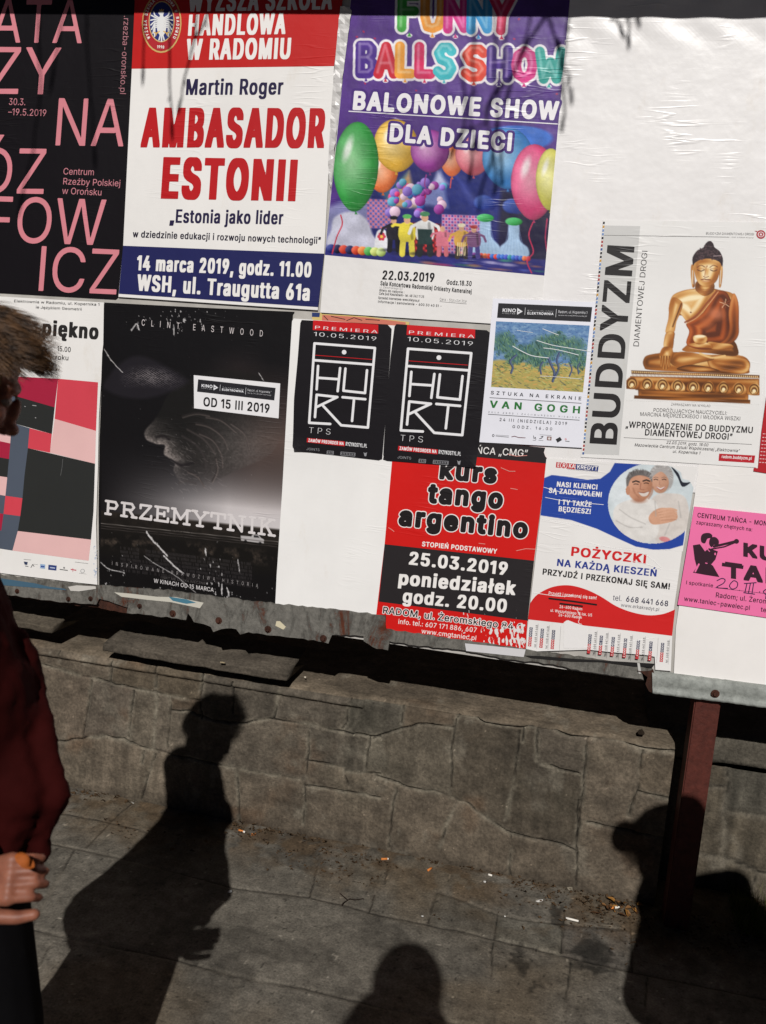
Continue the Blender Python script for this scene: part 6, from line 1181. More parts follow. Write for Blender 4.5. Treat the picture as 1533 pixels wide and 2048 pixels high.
t = P.part(4)
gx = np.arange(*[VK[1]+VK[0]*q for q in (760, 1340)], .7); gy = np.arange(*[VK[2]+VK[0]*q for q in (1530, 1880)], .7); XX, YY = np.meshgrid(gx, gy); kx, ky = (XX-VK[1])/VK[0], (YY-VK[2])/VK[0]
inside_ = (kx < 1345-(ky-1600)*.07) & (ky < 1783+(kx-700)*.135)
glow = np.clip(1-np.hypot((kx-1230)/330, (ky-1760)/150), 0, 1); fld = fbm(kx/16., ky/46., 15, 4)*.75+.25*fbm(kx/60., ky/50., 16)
t.add(iso_tris(gx, gy, np.where(inside_, .66-fld-.30*glow, .2)), (224, 218, 216))  # worn spots merging into a glare patch painted at the lower right corner
t.add(iso_tris(gx, gy, np.where(inside_, .60-fbm(kx/22., ky/30., 19, 4)*.8-.26*glow, .2)), (232, 150, 142)) if False else None
for pl in ([(1250, 1025), (1330, 1008), (1412, 1012)], [(1120, 320), (1190, 350), (1240, 350)], [(165, 830), (190, 845), (210, 862)], [(1200, 495), (1260, 505)], [(930, 962), (985, 968)], [(1180, 205), (1250, 222), (1340, 216)]): t.line(pl, 5, (226, 150, 140))
t.poly([(820, 1806), (1000, 1830), (1288, 1868), (1290, 1876), (822, 1812)], (232, 230, 230)); t.end('worn_and_glare_print')
# ---- loan poster with tear-off strips
P = Poster('loan_poster', 'poster', 'white loan poster with a blue wave, smiling couple and torn tear-off strips', [(168, 114), (640, 140), (1106, 166), (1062, 300), (1012, 660), (955, 1060), (946, 1240), (938, 1432), (842, 1424), (838, 1344), (790, 1334), (600, 1318), (424, 1300), (40, 1312), (44, 1200), (96, 760)], 7.4, M_SATIN, VE, lean=.105, col=(232, 229, 227))
im = Img(P, [(166, 118), (1100, 170), (1012, 690), (112, 640)], 1.1, 1, (232, 229, 227))
im.poly([(150, 236), (200, 216), (300, 228), (420, 246), (500, 240), (560, 196), (592, 138), (760, 148), (1040, 250), (1062, 290), (1014, 652), (930, 676), (830, 680), (720, 660), (600, 606), (480, 550), (320, 496), (125, 466), (140, 330)], (36, 68, 158))
X, Y = im.X, im.Y
q = np.clip(.5-(np.hypot((X-824)/276, (Y-392)/250)-1)*120, 0, 1); keep = im.c.copy()
im.mix(q, (206, 216, 220)); im.ell(930, 560, 200, 110, (216, 214, 212), soft=50); im.ell(660, 300, 120, 140, (226, 232, 236), soft=80, op=.8)
# man, then the woman behind his shoulder, pale jumpers
im.ell(880, 235, 74, 88, (168, 164, 162), soft=12); im.ell(872, 258, 54, 72, (206, 158, 132), soft=6, shade=(-.6, -.3, 24)); im.poly(smooth_poly([(810, 250), (818, 180), (880, 152), (938, 176), (948, 250), (934, 300), (922, 240), (880, 196), (836, 218)], 5), (172, 168, 166), 6)
for x in (845, 896): im.line([(x-12, 246), (x, 242), (x+13, 247)], 5, (70, 50, 46), 3); im.line([(x-14, 234), (x, 229), (x+14, 234)], 4, (140, 112, 100), 3)
im.line([(850, 292), (874, 302), (900, 292)], 8, (236, 226, 222), 3); im.line([(848, 290), (874, 309), (903, 290)], 4, (170, 80, 80), 3, .8, True); im.line([(870, 250), (866, 276), (878, 280)], 4, (170, 120, 100), 4, .7)
im.poly(smooth_poly([(830, 350), (940, 330), (1030, 360), (1050, 500), (990, 620), (860, 640), (800, 480)], 5), (214, 206, 200), 8)
im.poly(smooth_poly([(585, 520), (590, 420), (680, 370), (800, 360), (860, 420), (850, 600), (700, 640), (620, 600)], 5), (224, 220, 216), 8)
im.ell(745, 285, 78, 96, (204, 150, 122), .08, 8, shade=(-.5, -.3, 26)); im.poly(smooth_poly([(668, 300), (662, 240), (690, 198), (760, 186), (815, 206), (822, 260), (800, 232), (740, 218), (690, 240)], 5), (112, 107, 106), 7)
for x, y in ((722, 268), (786, 262)): im.line([(x-20, y-8), (x, y-15), (x+20, y-8)], 9, (56, 46, 42), 3); im.line([(x-14, y+6), (x, y+3), (x+14, y+7)], 5, (60, 42, 38), 3)
im.line([(752, 268), (748, 304), (770, 308)], 6, (164, 108, 86), 5, .8); im.poly(smooth_poly([(738, 324), (770, 330), (802, 318), (790, 344), (760, 348)], 4), (226, 214, 206), 4); im.line([(734, 322), (770, 326), (804, 316)], 4, (140, 84, 72), 3, .8, True); im.line([(704, 300), (716, 330), (740, 356)], 9, (170, 118, 94), 9, .7, True); im.line([(826, 292), (820, 330), (800, 362)], 10, (168, 116, 92), 9, .7, True); im.ell(742, 376, 40, 14, (176, 122, 98), soft=14, op=.7)
for k in range(60):
    a_ = RND.uniform(3.3, 6.1); im.line([(744+70*math.cos(a_), 262+60*math.sin(a_)), (744+84*math.cos(a_)+RND.uniform(-6, 6), 256+78*math.sin(a_))], 3, RND.choice([(84, 80, 80), (150, 146, 144), (110, 104, 102)]), 2, .7)
for k in range(70):
    a_ = RND.uniform(3.0, 6.4); im.line([(878+56*math.cos(a_), 226+60*math.sin(a_)), (878+72*math.cos(a_)+RND.uniform(-5, 5), 236+86*math.sin(a_))], 3, RND.choice([(190, 186, 184), (140, 136, 134), (210, 206, 204)]), 2, .7); im.ell(672, 312, 12, 24, (196, 140, 112), soft=4)
im.poly(smooth_poly([(800, 480), (830, 440), (880, 420), (950, 430), (980, 470), (960, 500), (880, 520), (820, 520)], 5), (208, 158, 130), 5)
for k in range(4): im.line([(860+k*6, 440+k*16), (930+k*8, 425+k*18), (972, 436+k*16)], 13, (216, 168, 140), 4, .95, True); im.line([(862+k*6, 448+k*16), (974, 446+k*16)], 3, (160, 108, 86), 3, .7, True)
for pl in ([(620, 430), (690, 480), (780, 520)], [(600, 500), (680, 540), (760, 540)], [(840, 380), (845, 470)], [(930, 520), (900, 590)], [(985, 380), (1000, 480)]): im.line(pl, 6, (176, 172, 168), 8, .7, True)
im.ell(900, 615, 34, 16, (214, 140, 140), .2, 6)
im.c = np.where((q > .5)[..., None], im.c, keep)
for pl in ([(940, 165), (985, 205), (1010, 260), (1060, 262), (1010, 290), (980, 230)],): im.poly(smooth_poly(pl, 4), (40, 44, 56))
im.poly([(990, 165), (1102, 170), (1070, 255), (1010, 240)], (232, 229, 227), 4)
gq = ((fbm(X/6., Y/6., 83, 3)-.5)*12+(fbm(X/40., Y/34., 84, 3)-.5)*26)*q; im.c = im.c+gq[..., None]
im.end('couple_picture')
t = P.part(1); t.poly([(228, 136), (348, 148), (345, 182), (225, 170)], (190, 40, 46)); t.poly([(350, 148), (490, 160), (486, 194), (347, 182)], (38, 56, 120)); t.ell(274, 157, 23, 22, (232, 226, 224)); t.ell(274, 157, 19, 18, (190, 40, 46)); t.end('brand_logo')
t = P.part(2); w = (238, 234, 232); t.text('E', (232, 165), (248, 167), 25, w, .03); t.text('R', (264, 168), (284, 170), 25, w, .03); t.text('KA', (302, 171), (344, 175), 25, w, .03); t.text('KREDYT', (354, 177), (484, 188), 25, w, .03); t.text('lokalne pożyczki gotówkowe', (296, 184), (486, 199), 9, (80, 80, 90)); t.end('brand_lettering')
t = P.part(2)
for s, a, b in (('NASI KLIENCI', (227, 287), (484, 306)), ('SĄ ZADOWOLENI', (178, 325), (511, 353)), ('I TY TAKŻE', (238, 397), (447, 415)), ('BĘDZIESZ!', (238, 440), (443, 458))): t.text(s, a, b, 30, w, .06)
t.end('slogan_lettering')
t = P.part(1); t.text('POŻYCZKI', (311, 715), (789, 765), 54, (205, 32, 36), .075); t.text('NA KAŻDĄ KIESZEŃ', (226, 778), (853, 846), 42, (40, 58, 140), .06); t.text('PRZYJDŹ I PRZEKONAJ SIĘ SAM!', (138, 832), (934, 926), 36, (36, 33, 34), .06); t.end('headline_lettering')
t = P.part(1); t.poly(smooth_poly([(66, 1010), (110, 958), (200, 912), (300, 900), (400, 922), (500, 968), (600, 1030), (700, 1068), (800, 1086), (890, 1078), (964, 1050)], 5, False)+[(946, 1214), (600, 1172), (385, 1148), (350, 1140), (290, 1118), (270, 1136), (52, 1112)], (206, 34, 34)); t.end('red_wave_band')
t = P.part(2)
for s, a, b, h in (('Przyjdź i przekonaj się sam!', (178, 958), (478, 988), 20), ('26-600 Radom', (246, 1040), (389, 1056), 17), ('ul. Wyszyńskiego 15 lok. U5', (190, 1063), (450, 1094), 17), ('26-600 Radom', (240, 1091), (386, 1108), 17)): t.text(s, a, b, h, w, .02)
t.line([(184, 982), (330, 1000), (476, 1021)], 11, (28, 24, 26)); t.line([(252, 1014), (388, 1030)], 11, (28, 24, 26)); t.end('address_text')
t = P.part(1); t.text('tel.', (577, 993), (634, 999), 34, (44, 44, 70)); t.text('668 441 668', (656, 1000), (923, 1031), 33, (44, 44, 70), .03); t.text('www.erkakredyt.pl', (627, 1032), (866, 1061), 22, (60, 60, 76)); t.end('phone_lettering')
t = P.part(1)
for i, x in enumerate((52, 122, 192, 418, 488, 562, 638, 718, 796, 868)):
    y = 1278+(x-50)*.118; 
    t.line([(x+58-4, y+16), (x+68-4, y-140)], 1.6, (150, 148, 148))
    for j in range(8): t.poly([(x+j*1.3, y-j*15), (x+20+j*1.3, y-j*15+2), (x+21+j*1.3, y-j*15-11), (x+1+j*1.3, y-j*15-13)], (196, 60, 64) if j < 4 else (90, 92, 110)); t.ell(x+10+j*1.3, y-6-j*15, 4, 3, (230, 226, 226))
    if i not in (2, 8): t.text('tel. 668 441 668', (x+50, y+8), (x+62, y-132), 14, (60, 58, 62), .01, up=(-1, -.1))
t.end('tear_off_text')
t = P.part(3)
t.poly([(276, 1128), (300, 1116), (345, 1134), (386, 1146), (420, 1155), (418, 1290), (272, 1290)], (234, 231, 230)); t.end('torn_gap_print')
t = P.part(3)
for pl in ([(150, 292), (300, 330), (500, 335)], [(400, 628), (560, 665), (760, 700), (880, 790)], [(140, 490), (300, 515), (430, 540)], [(80, 945), (240, 968), (330, 965)], [(400, 1280), (600, 1262), (850, 1222)], [(355, 1050), (375, 1090), (365, 1130), (385, 1142)], [(660, 740), (780, 768), (880, 800)], [(160, 355), (300, 380), (520, 400)]): t.line(smooth_poly(pl, 4, False), 3.0, (244, 242, 241))
t.end('crease_print')
# ---- pink dance flyer
P = Poster('dance_flyer', 'flyer', 'bright pink dance flyer with a black dancing couple and handwritten date', [(1083, 412), (1350, 440), (1760, 482), (1690, 1122), (1533, 1102), (980, 1022)], 6.6, M_MATTE, VE, lean=.11, col=(238, 116, 168))
t = P.part(1); b = (52, 26, 40)
for s, a, e_, h, wt in (('CENTRUM TAŃCA - MON', (1100, 478), (1536, 532), 28, .03), ('zapraszamy chętnych na:', (1093, 520), (1444, 566), 23, .02), ('I spotkanie', (1030, 893), (1201, 914), 23, .02), ('Radom; ul. Żerom', (1213, 974), (1540, 1016), 30, .02), ('www.taniec-pawelec.pl', (1018, 996), (1429, 1055), 28, .02), ('tel', (1494, 1063), (1542, 1070), 28, .02)): t.text(s, a, e_, h, b, wt)
t.line([(1210, 915), (1560, 956)], 2.5, b); t.end('small_text')
t = P.part(1); t.text('KU', (1376, 714), (1590, 752), 76, b, .11, sh=-.1); t.text('TAN', (1266, 846), (1650, 900), 88, b, .1, sh=-.1)
t.poly([(1256, 760), (1390, 778), (1386, 800), (1254, 782)], b); t.end('headline_lettering')
t = P.part(1)
for pl in ([(1225, 872), (1255, 858), (1275, 868), (1262, 890), (1222, 914), (1290, 920)], [(1310, 888), (1330, 872), (1352, 886), (1346, 914), (1318, 924), (1302, 906), (1310, 888)], [(1362, 930), (1366, 934)], [(1392, 890), (1470, 884)], [(1410, 890), (1398, 944)], [(1432, 888), (1420, 948)], [(1452, 886), (1442, 950)], [(1388, 946), (1460, 956)], [(1486, 940), (1492, 944)], [(1528, 926), (1512, 940), (1528, 956), (1534, 926), (1526, 984)]): t.line(smooth_poly(pl, 4, False) if len(pl) > 2 else pl, 6, (40, 30, 70))
t.end('handwritten_text')
t = P.part(1)
t.poly(smooth_poly([(1125, 600), (1140, 580), (1175, 576), (1195, 590), (1190, 606), (1165, 612), (1150, 640), (1128, 632)], 4), b); t.poly(smooth_poly([(1185, 606), (1215, 602), (1236, 625), (1230, 654), (1205, 650), (1190, 665), (1175, 640)], 4), b)
t.poly([(1075, 652), (1118, 645), (1150, 690), (1160, 730), (1165, 760), (1100, 790), (1086, 740)], b); t.poly([(1150, 690), (1175, 670), (1230, 690), (1215, 740), (1190, 770), (1165, 755)], b); t.poly([(1100, 786), (1165, 752), (1200, 780), (1240, 850), (1150, 836), (1075, 822)], b)
t.line([(1205, 660), (1270, 645), (1330, 630)], 15, b); t.line([(1190, 676), (1270, 662), (1335, 636)], 9, b); t.ell(1345, 628, 16, 15, b); t.end('dancers_print')
t = P.part(2); t.line([(1112, 770), (1090, 815)], 10, (238, 116, 168)); t.line([(1156, 648), (1162, 672), (1178, 690)], 5, (238, 116, 168)); t.line([(1165, 765), (1152, 762)], 6, (238, 116, 168)); t.ell(1213, 706, 5, 8, (238, 116, 168)); t.end('highlight_print')
# ------------------------------------------------------------------ people
def cloth(name, col, rough=.85, scale=260, noise=.25):
    mt, nt, b = new_mat(name); L = nt.links.new; tc = N(nt, 'ShaderNodeTexCoord')
    n1 = N(nt, 'ShaderNodeTexNoise', Scale=7.0, Detail=4.0); L(tc.outputs['Object'], n1.inputs[0]); n2 = N(nt, 'ShaderNodeTexNoise', Scale=float(scale), Detail=2.0); L(tc.outputs['Object'], n2.inputs[0])
    g = N(nt, 'ShaderNodeMapRange'); L(n1.outputs[0], g.inputs[0]); g.inputs[1].default_value = .3; g.inputs[2].default_value = .7; g.inputs[3].default_value = 1-noise; g.inputs[4].default_value = 1+noise
    mx = N(nt, 'ShaderNodeMix', data_type='RGBA', blend_type='MULTIPLY'); mx.inputs[0].default_value = 1; mx.inputs[6].default_value = (*lin(col), 1); L(g.outputs[0], mx.inputs[7]); L(mx.outputs[2], b.inputs['Base Color'])
    a = N(nt, 'ShaderNodeMath', operation='MULTIPLY_ADD'); L(n2.outputs[0], a.inputs[0]); a.inputs[1].default_value = .08; L(n1.outputs[0], a.inputs[2])
    bp = N(nt, 'ShaderNodeBump'); bp.inputs['Strength'].default_value = .4; bp.inputs['Distance'].default_value = .01; L(a.outputs[0], bp.inputs['Height']); L(bp.outputs[0], b.inputs['Normal'])
    b.inputs['Roughness'].default_value = rough; b.inputs['Specular IOR Level'].default_value = .06
    return mt
def skin_mat():
    mt, nt, b = new_mat('skin'); L = nt.links.new; tc = N(nt, 'ShaderNodeTexCoord'); n = N(nt, 'ShaderNodeTexNoise', Scale=40.0, Detail=5.0); L(tc.outputs['Object'], n.inputs[0])
    r = N(nt, 'ShaderNodeValToRGB'); e = r.color_ramp.elements; e[0].position = .3; e[0].color = (*lin((112, 66, 50)), 1); e[1].position = .7; e[1].color = (*lin((142, 90, 70)), 1); L(n.outputs[0], r.inputs[0]); L(r.outputs[0], b.inputs['Base Color'])
    b.inputs['Roughness'].default_value = .5; b.inputs['Subsurface Weight'].default_value = .15; b.inputs['Subsurface Radius'].default_value = (.012, .004, .002); b.inputs['Specular IOR Level'].default_value = .3
    return mt
M_SKIN = skin_mat()
def capsule(bm, a, b, ra, rb, seg=16):
    a, b = Vector(a), Vector(b); ax = (b-a); L = ax.length; q = ax.to_track_quat('Z', 'Y').to_matrix().to_4x4() if L > 1e-6 else Matrix.Identity(4)
    rings = []
    for i in range(7): t = -math.pi/2+math.pi/2*i/6; rings.append((ra*math.sin(t), ra*math.cos(t)))
    for i in range(7): t = math.pi/2*i/6; rings.append((L+rb*math.sin(t), rb*math.cos(t)))
    M_ = Matrix.Translation(a)@q; prev = None; vs = []
    for z, r in rings:
        if r < 1e-5: vs.append([bm.verts.new(M_@Vector((0, 0, z)))])
        else: vs.append([bm.verts.new(M_@Vector((r*math.cos(2*math.pi*k/seg), r*math.sin(2*math.pi*k/seg), z))) for k in range(seg)])
    for u, v in zip(vs[:-1], vs[1:]):
        for k in range(seg):
            if len(u) == 1: bm.faces.new((u[0], v[(k+1) % seg], v[k]))
            elif len(v) == 1: bm.faces.new((u[k], u[(k+1) % seg], v[0]))
            else: bm.faces.new((u[k], u[(k+1) % seg], v[(k+1) % seg], v[k]))
def chain(bm, pts):
    for (a, ra), (b, rb) in zip(pts[:-1], pts[1:]): capsule(bm, a, b, ra, rb)
def blob(bm, M_, c, r, seg=18):
    v0 = len(bm.verts); d = bmesh.ops.create_uvsphere(bm, u_segments=seg, v_segments=seg//2+3, radius=1, matrix=M_@Matrix.Translation(c)@Matrix.Diagonal((*r, 1)))
def loft(bm, secs, n=28, e=2.4, wr=.0, seed=0):
    """secs: (x0, x1, yc, yh, z) superellipse sections"""
    rows = []
    for (x0, x1, yc, yh, z) in secs:
        cx, hx = (x0+x1)/2, (x1-x0)/2; r = []
        for k in range(n):
            t = 2*math.pi*k/n; c, s = math.cos(t), math.sin(t)
            w = 1+wr*(math.sin(5*t+z*31+seed)+math.sin(3*t-z*47+seed*2))
            r.append(bm.verts.new((cx+hx*w*math.copysign(abs(c)**(2/e), c), yc+yh*w*math.copysign(abs(s)**(2/e), s), z)))
        rows.append(r)
    for u, v in zip(rows[:-1], rows[1:]):
        for k in range(n): bm.faces.new((u[k], u[(k+1) % n], v[(k+1) % n], v[k]))
    bm.faces.new(rows[0][::-1]); bm.faces.new(rows[-1])
def fuse(name, bm, voxel, mat, parent=None, smooth_it=3, at=None):
    """one continuous surface from the overlapping lumps"""
    bmesh.ops.recalc_face_normals(bm, faces=bm.faces)
    me = bpy.data.meshes.new(name); bm.to_mesh(me); bm.free(); o = bpy.data.objects.new(name, me); COL.objects.link(o)
    md = o.modifiers.new('r', 'REMESH'); md.mode = 'VOXEL'; md.voxel_size = voxel; md.adaptivity = 0
    sm = o.modifiers.new('s', 'SMOOTH'); sm.iterations = smooth_it; sm.factor = .5
    dg = bpy.context.evaluated_depsgraph_get(); dg.update(); m2 = bpy.data.meshes.new_from_object(o.evaluated_get(dg)); m2.name = name
    bpy.data.objects.remove(o); 
    if at is not None: m2.transform(Matrix.Translation(-Vector(at)))
    return link(name, m2, mat, parent, True)
def head_frame(c, fwd, up=(0, 0, 1)):
    f = Vector(fwd).normalized(); s = Vector(up).cross(f).normalized(); u = f.cross(s)
    return Matrix(((f.x, s.x, u.x, c[0]), (f.y, s.y, u.y, c[1]), (f.z, s.z, u.z, c[2]), (0, 0, 0, 1)))
def head_lumps(bm, H):
    V = Vector
    blob(bm, H, V((-.012, 0, .035)), (.098, .076, .092)); blob(bm, H, V((.035, 0, -.035)), (.060, .058, .082)); blob(bm, H, V((.052, 0, -.088)), (.034, .036, .030))
    blob(bm, H, V((.078, 0, .030)), (.018, .050, .014)); blob(bm, H, V((.098, 0, -.012)), (.012, .010, .030)); blob(bm, H, V((.106, 0, -.032)), (.015, .015, .012))
    for s in (-1, 1):
        blob(bm, H, V((.072, s*.033, -.018)), (.020, .024, .022)); blob(bm, H, V((.099, s*.012, -.038)), (.009, .009, .008)); blob(bm, H, V((-.002, s*.078, -.008)), (.020, .009, .034)); blob(bm, H, V((.076, s*.031, .014)), (.012, .015, .010))
    blob(bm, H, V((.094, 0, -.064)), (.010, .026, .007)); blob(bm, H, V((.092, 0, -.075)), (.010, .022, .008))
def eyes(H, parent, at):
    bm = bmesh.new()
    for s in (-1, 1): blob(bm, H, Vector((.079, s*.031, .008)), (.0115, .0125, .0105), 14)
    return bm_obj('eyes', bm, plain('eye', (120, 104, 96), .3, .4, 0, .1), parent)
def hand(bm, wrist, dirv, nrm, curl=.6, thumb=1, sc=1.0):
    """palm, four fingers of different length bent at the knuckles, thumb from the side of the palm"""
    d = Vector(dirv).normalized(); n = Vector(nrm); n = (n-d*n.dot(d)).normalized(); s = d.cross(n)*thumb; w = Vector(wrist)
    capsule(bm, w-d*.02, w+d*.03*sc, .026*sc, .030*sc)
    for k in (-1.5, -.5, .5, 1.5): capsule(bm, w+d*.03*sc+s*k*.012*sc, w+d*.088*sc+s*k*.019*sc, .016*sc, .0125*sc)
    for k, l in ((-1.5, .062), (-.5, .074), (.5, .080), (1.5, .070)):
        p = w+d*.092*sc+s*k*.0195*sc; a = curl*(.55+.1*k); r = .0082*sc
        for f, fr in ((.45, 1), (.32, .93), (.23, .82)):
            q = p+(d*math.cos(a)+n*math.sin(a))*l*f*sc; capsule(bm, p, q, r*fr, r*fr*.92, 12); p = q; a += curl
    p = w+d*.02*sc+s*.026*sc; q = p+(d*.62+s*.55+n*.45).normalized()*.044*sc; r_ = q+(d*.85+s*.12+n*.5).normalized()*.034*sc; t = r_+(d*.95-s*.1+n*.35).normalized()*.027*sc
    chain(bm, [(p, .015*sc), (q, .0125*sc), (r_, .011*sc), (t, .0095*sc)])
def strands(name, roots, mat, parent, at, seed, r=.0012):
    """locks of hair: each a bent three-sided tapering fibre; roots = list of polylines"""
    V = []; F = []
    for pl in roots:
        b = len(V); n = len(pl)
        for i, p in enumerate(pl):
            t = (Vector(pl[min(i+1, n-1)])-Vector(pl[max(i-1, 0)])).normalized(); a = t.orthogonal().normalized(); c = t.cross(a); rr = r*(1-.8*(i/(n-1))**2)
            for k in range(3): th = 2.094*k; V.append(tuple(Vector(p)+a*rr*math.cos(th)+c*rr*math.sin(th)-Vector(at)))
        for i in range(n-1):
            for k in range(3): F.append((b+i*3+k, b+i*3+(k+1) % 3, b+(i+1)*3+(k+1) % 3, b+(i+1)*3+k))
    return link(name, mesh_np(name, V, F), mat, parent, True)
def hair_mat(name, c0, c1):
    mt, nt, b = new_mat(name); L = nt.links.new; tc = N(nt, 'ShaderNodeTexCoord'); n = N(nt, 'ShaderNodeTexNoise', Scale=60.0, Detail=3.0); L(tc.outputs['Object'], n.inputs[0])
    r = N(nt, 'ShaderNodeValToRGB'); e = r.color_ramp.elements; e[0].position = .35; e[0].color = (*lin(c0), 1); e[1].position = .68; e[1].color = (*lin(c1), 1); L(n.outputs[0], r.inputs[0]); L(r.outputs[0], b.inputs['Base Color'])
    b.inputs['Roughness'].default_value = .45; b.inputs['Specular IOR Level'].default_value = .4
    return mt
def lock(H, th, ph, rad, fl, length, rnd, n=7):
    """a lock starting on the skull at (th around, ph up) and combed along fl (head axes)"""
    x = -.012+.098*rad*math.cos(ph)*math.cos(th); y = .076*rad*math.cos(ph)*math.sin(th); z = .035+.092*rad*math.sin(ph)
    p = Vector((x, y, z)); nn = Vector((math.cos(ph)*math.cos(th), math.cos(ph)*math.sin(th), math.sin(ph))); v = (nn*.55+Vector(fl)*.8+Vector((rnd.uniform(-.11, .11), rnd.uniform(-.11, .11), rnd.uniform(-.08, .08)))).normalized(); out = []
    for i in range(n):
        out.append(H@p); p = p+v*length/(n-1); v = (v*.82+Vector(fl)*.24+Vector((0, 0, -.06))).normalized()
        q = Vector(((p.x+.012)/.098, p.y/.076, (p.z-.035)/.092)); 
        if q.length < 1.06: q *= 1.06/q.length; p = Vector((q.x*.098-.012, q.y*.076, q.z*.092+.035))
    return out
def legs(bm, hips, knees, ankles, r=(.105, .085, .075)):
    for h, k, a in zip(hips, knees, ankles): chain(bm, [(h, r[0]), (k, r[1]), (a, r[2])])
def shoes(name, ankles, fwd, parent, mat):
    bm = bmesh.new(); f = Vector(fwd)
    for a in ankles: a = Vector(a); chain(bm, [(a+Vector((0, 0, -.03)), .045), (Vector((a.x, a.y, .045))-f*.02, .042), (Vector((a.x, a.y, .038))+f*.12, .036), (Vector((a.x, a.y, .030))+f*.19, .028)])
    return fuse(name, bm, .009, mat, parent, 2, parent.location)
# ---- the man at the edge of the picture, looking down
def man():
    O = Vector((-1.0, -1.48, 0)); e1 = Vector((.80, .60, 0)); e2 = Vector((-.60, .80, 0)); at = Vector((-.98, -1.48, 0))
    L_ = lambda f, l, z: O+e1*f+e2*l+Vector((0, 0, z))                        # forward, to his left, up
    fl_ = lambda px, py, Y=-1.62: Vector(on_y(px, py, Y))
    H = head_frame(L_(.027, -.01, 1.600), (.74, .56, -.42)); bm = bmesh.new(); head_lumps(bm, H)
    chain(bm, [(H@Vector((-.03, 0, -.05)), .054), (L_(-.01, 0, 1.45), .058)])
    chain(bm, [(L_(-.01, 0, 1.36), .070), (L_(-.01, 0, 1.18), .075), (L_(0, 0, .98), .09), (L_(.01, 0, .90), .09)])
    sh = [L_(0, -.16, 1.39), L_(-.02, .12, 1.39)]; el = [L_(-.05, -.14, 1.11), L_(-.01, .10, 1.11)]; wr = [fl_(-68, 1768), L_(.07, .13, .93)]
    for s, e, w in zip(sh, el, wr): chain(bm, [(L_(-.01, 0, 1.36), .065), (s, .050), (e, .040), (w, .027)])
    hand(bm, wr[0], fl_(70, 1752)-fl_(-68, 1768), (.1, .80, -.5), 1.0, -1, .92); hand(bm, wr[1], (.8, -.1, -.5), (-.2, -.6, .4), .7, 1, .9)
    an = [L_(.02, -.09, .09), L_(-.04, .09, .09)]; hp = [L_(.02, -.08, .88), L_(.02, .08, .88)]; kn = [L_(.08, -.09, .49), L_(.02, .09, .49)]
    legs(bm, hp, kn, an, (.072, .055, .042))
    o = fuse('person', bm, .0036, M_SKIN, None, 2, at); o.location = at
    tag(o, 'man in a dark red jacket and black trousers, head bowed over one hand', 'person')
    eyes(H, o, at)
    bm = bmesh.new()
    loft(bm, [(-.07, .055, 0, .08, 1.50), (-.09, .08, 0, .14, 1.46), (-.10, .088, 0, .165, 1.38), (-.105, .095, 0, .165, 1.28), (-.105, .125, 0, .165, 1.17), (-.135, .165, 0, .17, 1.06), (-.165, .19, 0, .175, .96), (-.20, .185, 0, .18, .88), (-.22, .175, 0, .18, .82), (-.21, .14, 0, .17, .79)], 40, 2.3, .020, 1)
    for v in bm.verts: v.co = L_(*v.co)
    for s, e, w in zip(sh, el, wr):
        w = Vector(e).lerp(Vector(w), .86); chain(bm, [(L_(-.02, 0, 1.38), .08), (s, .072), (e, .060), (w, .048)])
        for k in range(3): q = Vector(e).lerp(w, .55+.16*k); capsule(bm, q, q+(w-e).normalized()*.012, .056-.002*k, .056-.002*k)          # pushed-up sleeve folds
    c_ = [L_(-.03, -.06, 1.50), L_(.055, -.03, 1.46), L_(.055, .03, 1.46), L_(-.03, .06, 1.50), L_(-.08, 0, 1.52), L_(-.03, -.06, 1.50)]; chain(bm, [(p, .026) for p in c_])
    F_ = [(-.893, -1.41, 1.17), (-.863, -1.40, 1.08), (-.808, -1.454, 1.02), (-.761, -1.483, .947), tuple(fl_(108, 1665, -1.49)+Vector((-.018, 0, 0))), tuple(fl_(92, 1715, -1.49)+Vector((-.016, 0, 0)))]
    for a, b in zip(F_[:-1], F_[1:]): capsule(bm, a, b, .018, .018, 10); capsule(bm, Vector(a)-e1*.06, Vector(b)-e1*.06, .040, .040, 10)
    j = fuse('jacket', bm, .008, cloth('dark_red_cloth', (44, 8, 7), .9), o, 2, at)
    md = j.modifiers.new('folds', 'DISPLACE'); tx = bpy.data.textures.new('cloth_folds', 'CLOUDS'); tx.noise_scale = .07; tx.noise_depth = 3; md.texture = tx; md.strength = .022; md.mid_level = .5
    md = j.modifiers.new('creases', 'DISPLACE'); tx = bpy.data.textures.new('cloth_creases', 'CLOUDS'); tx.noise_scale = .022; tx.noise_depth = 2; md.texture = tx; md.strength = .007; md.mid_level = .5
    bm = bmesh.new(); legs(bm, hp, kn, [a+Vector((0, 0, .04)) for a in an], (.115, .096, .078)); chain(bm, [(L_(.02, -.03, .90), .115), (L_(.02, .03, .90), .115)])
    fuse('trousers', bm, .011, cloth('black_cloth', (16, 15, 17), .9), o, 3, at)
    shoes('shoes', an, (.93, .36, 0), o, plain('black_shoe_leather', (24, 22, 22), .5, .4))
    r = random.Random(5); R_ = []
    for i in range(9500):
        th = r.uniform(-math.pi, math.pi); ph = math.asin(r.uniform(-.25, 1))
        if abs(th) < .75 and ph < .35: continue
        front = max(0, math.cos(th))*max(0, math.sin(ph)+.25)
        fl = Vector((.75+.3*front, .25*math.sin(th), -.18 if front < .3 else .10)) if ph > .15 else Vector((-.25, .1*math.sin(th), -.9))
        w_ = Vector((math.sin(th*5+ph*3), math.sin(th*4+1+ph*5), .6*math.sin(th*3+ph*7)))*.28
        R_.append(lock(H, th, ph, 1.0, (fl+w_).normalized(), (.034+.038*front)*r.uniform(.7, 1.1), r))
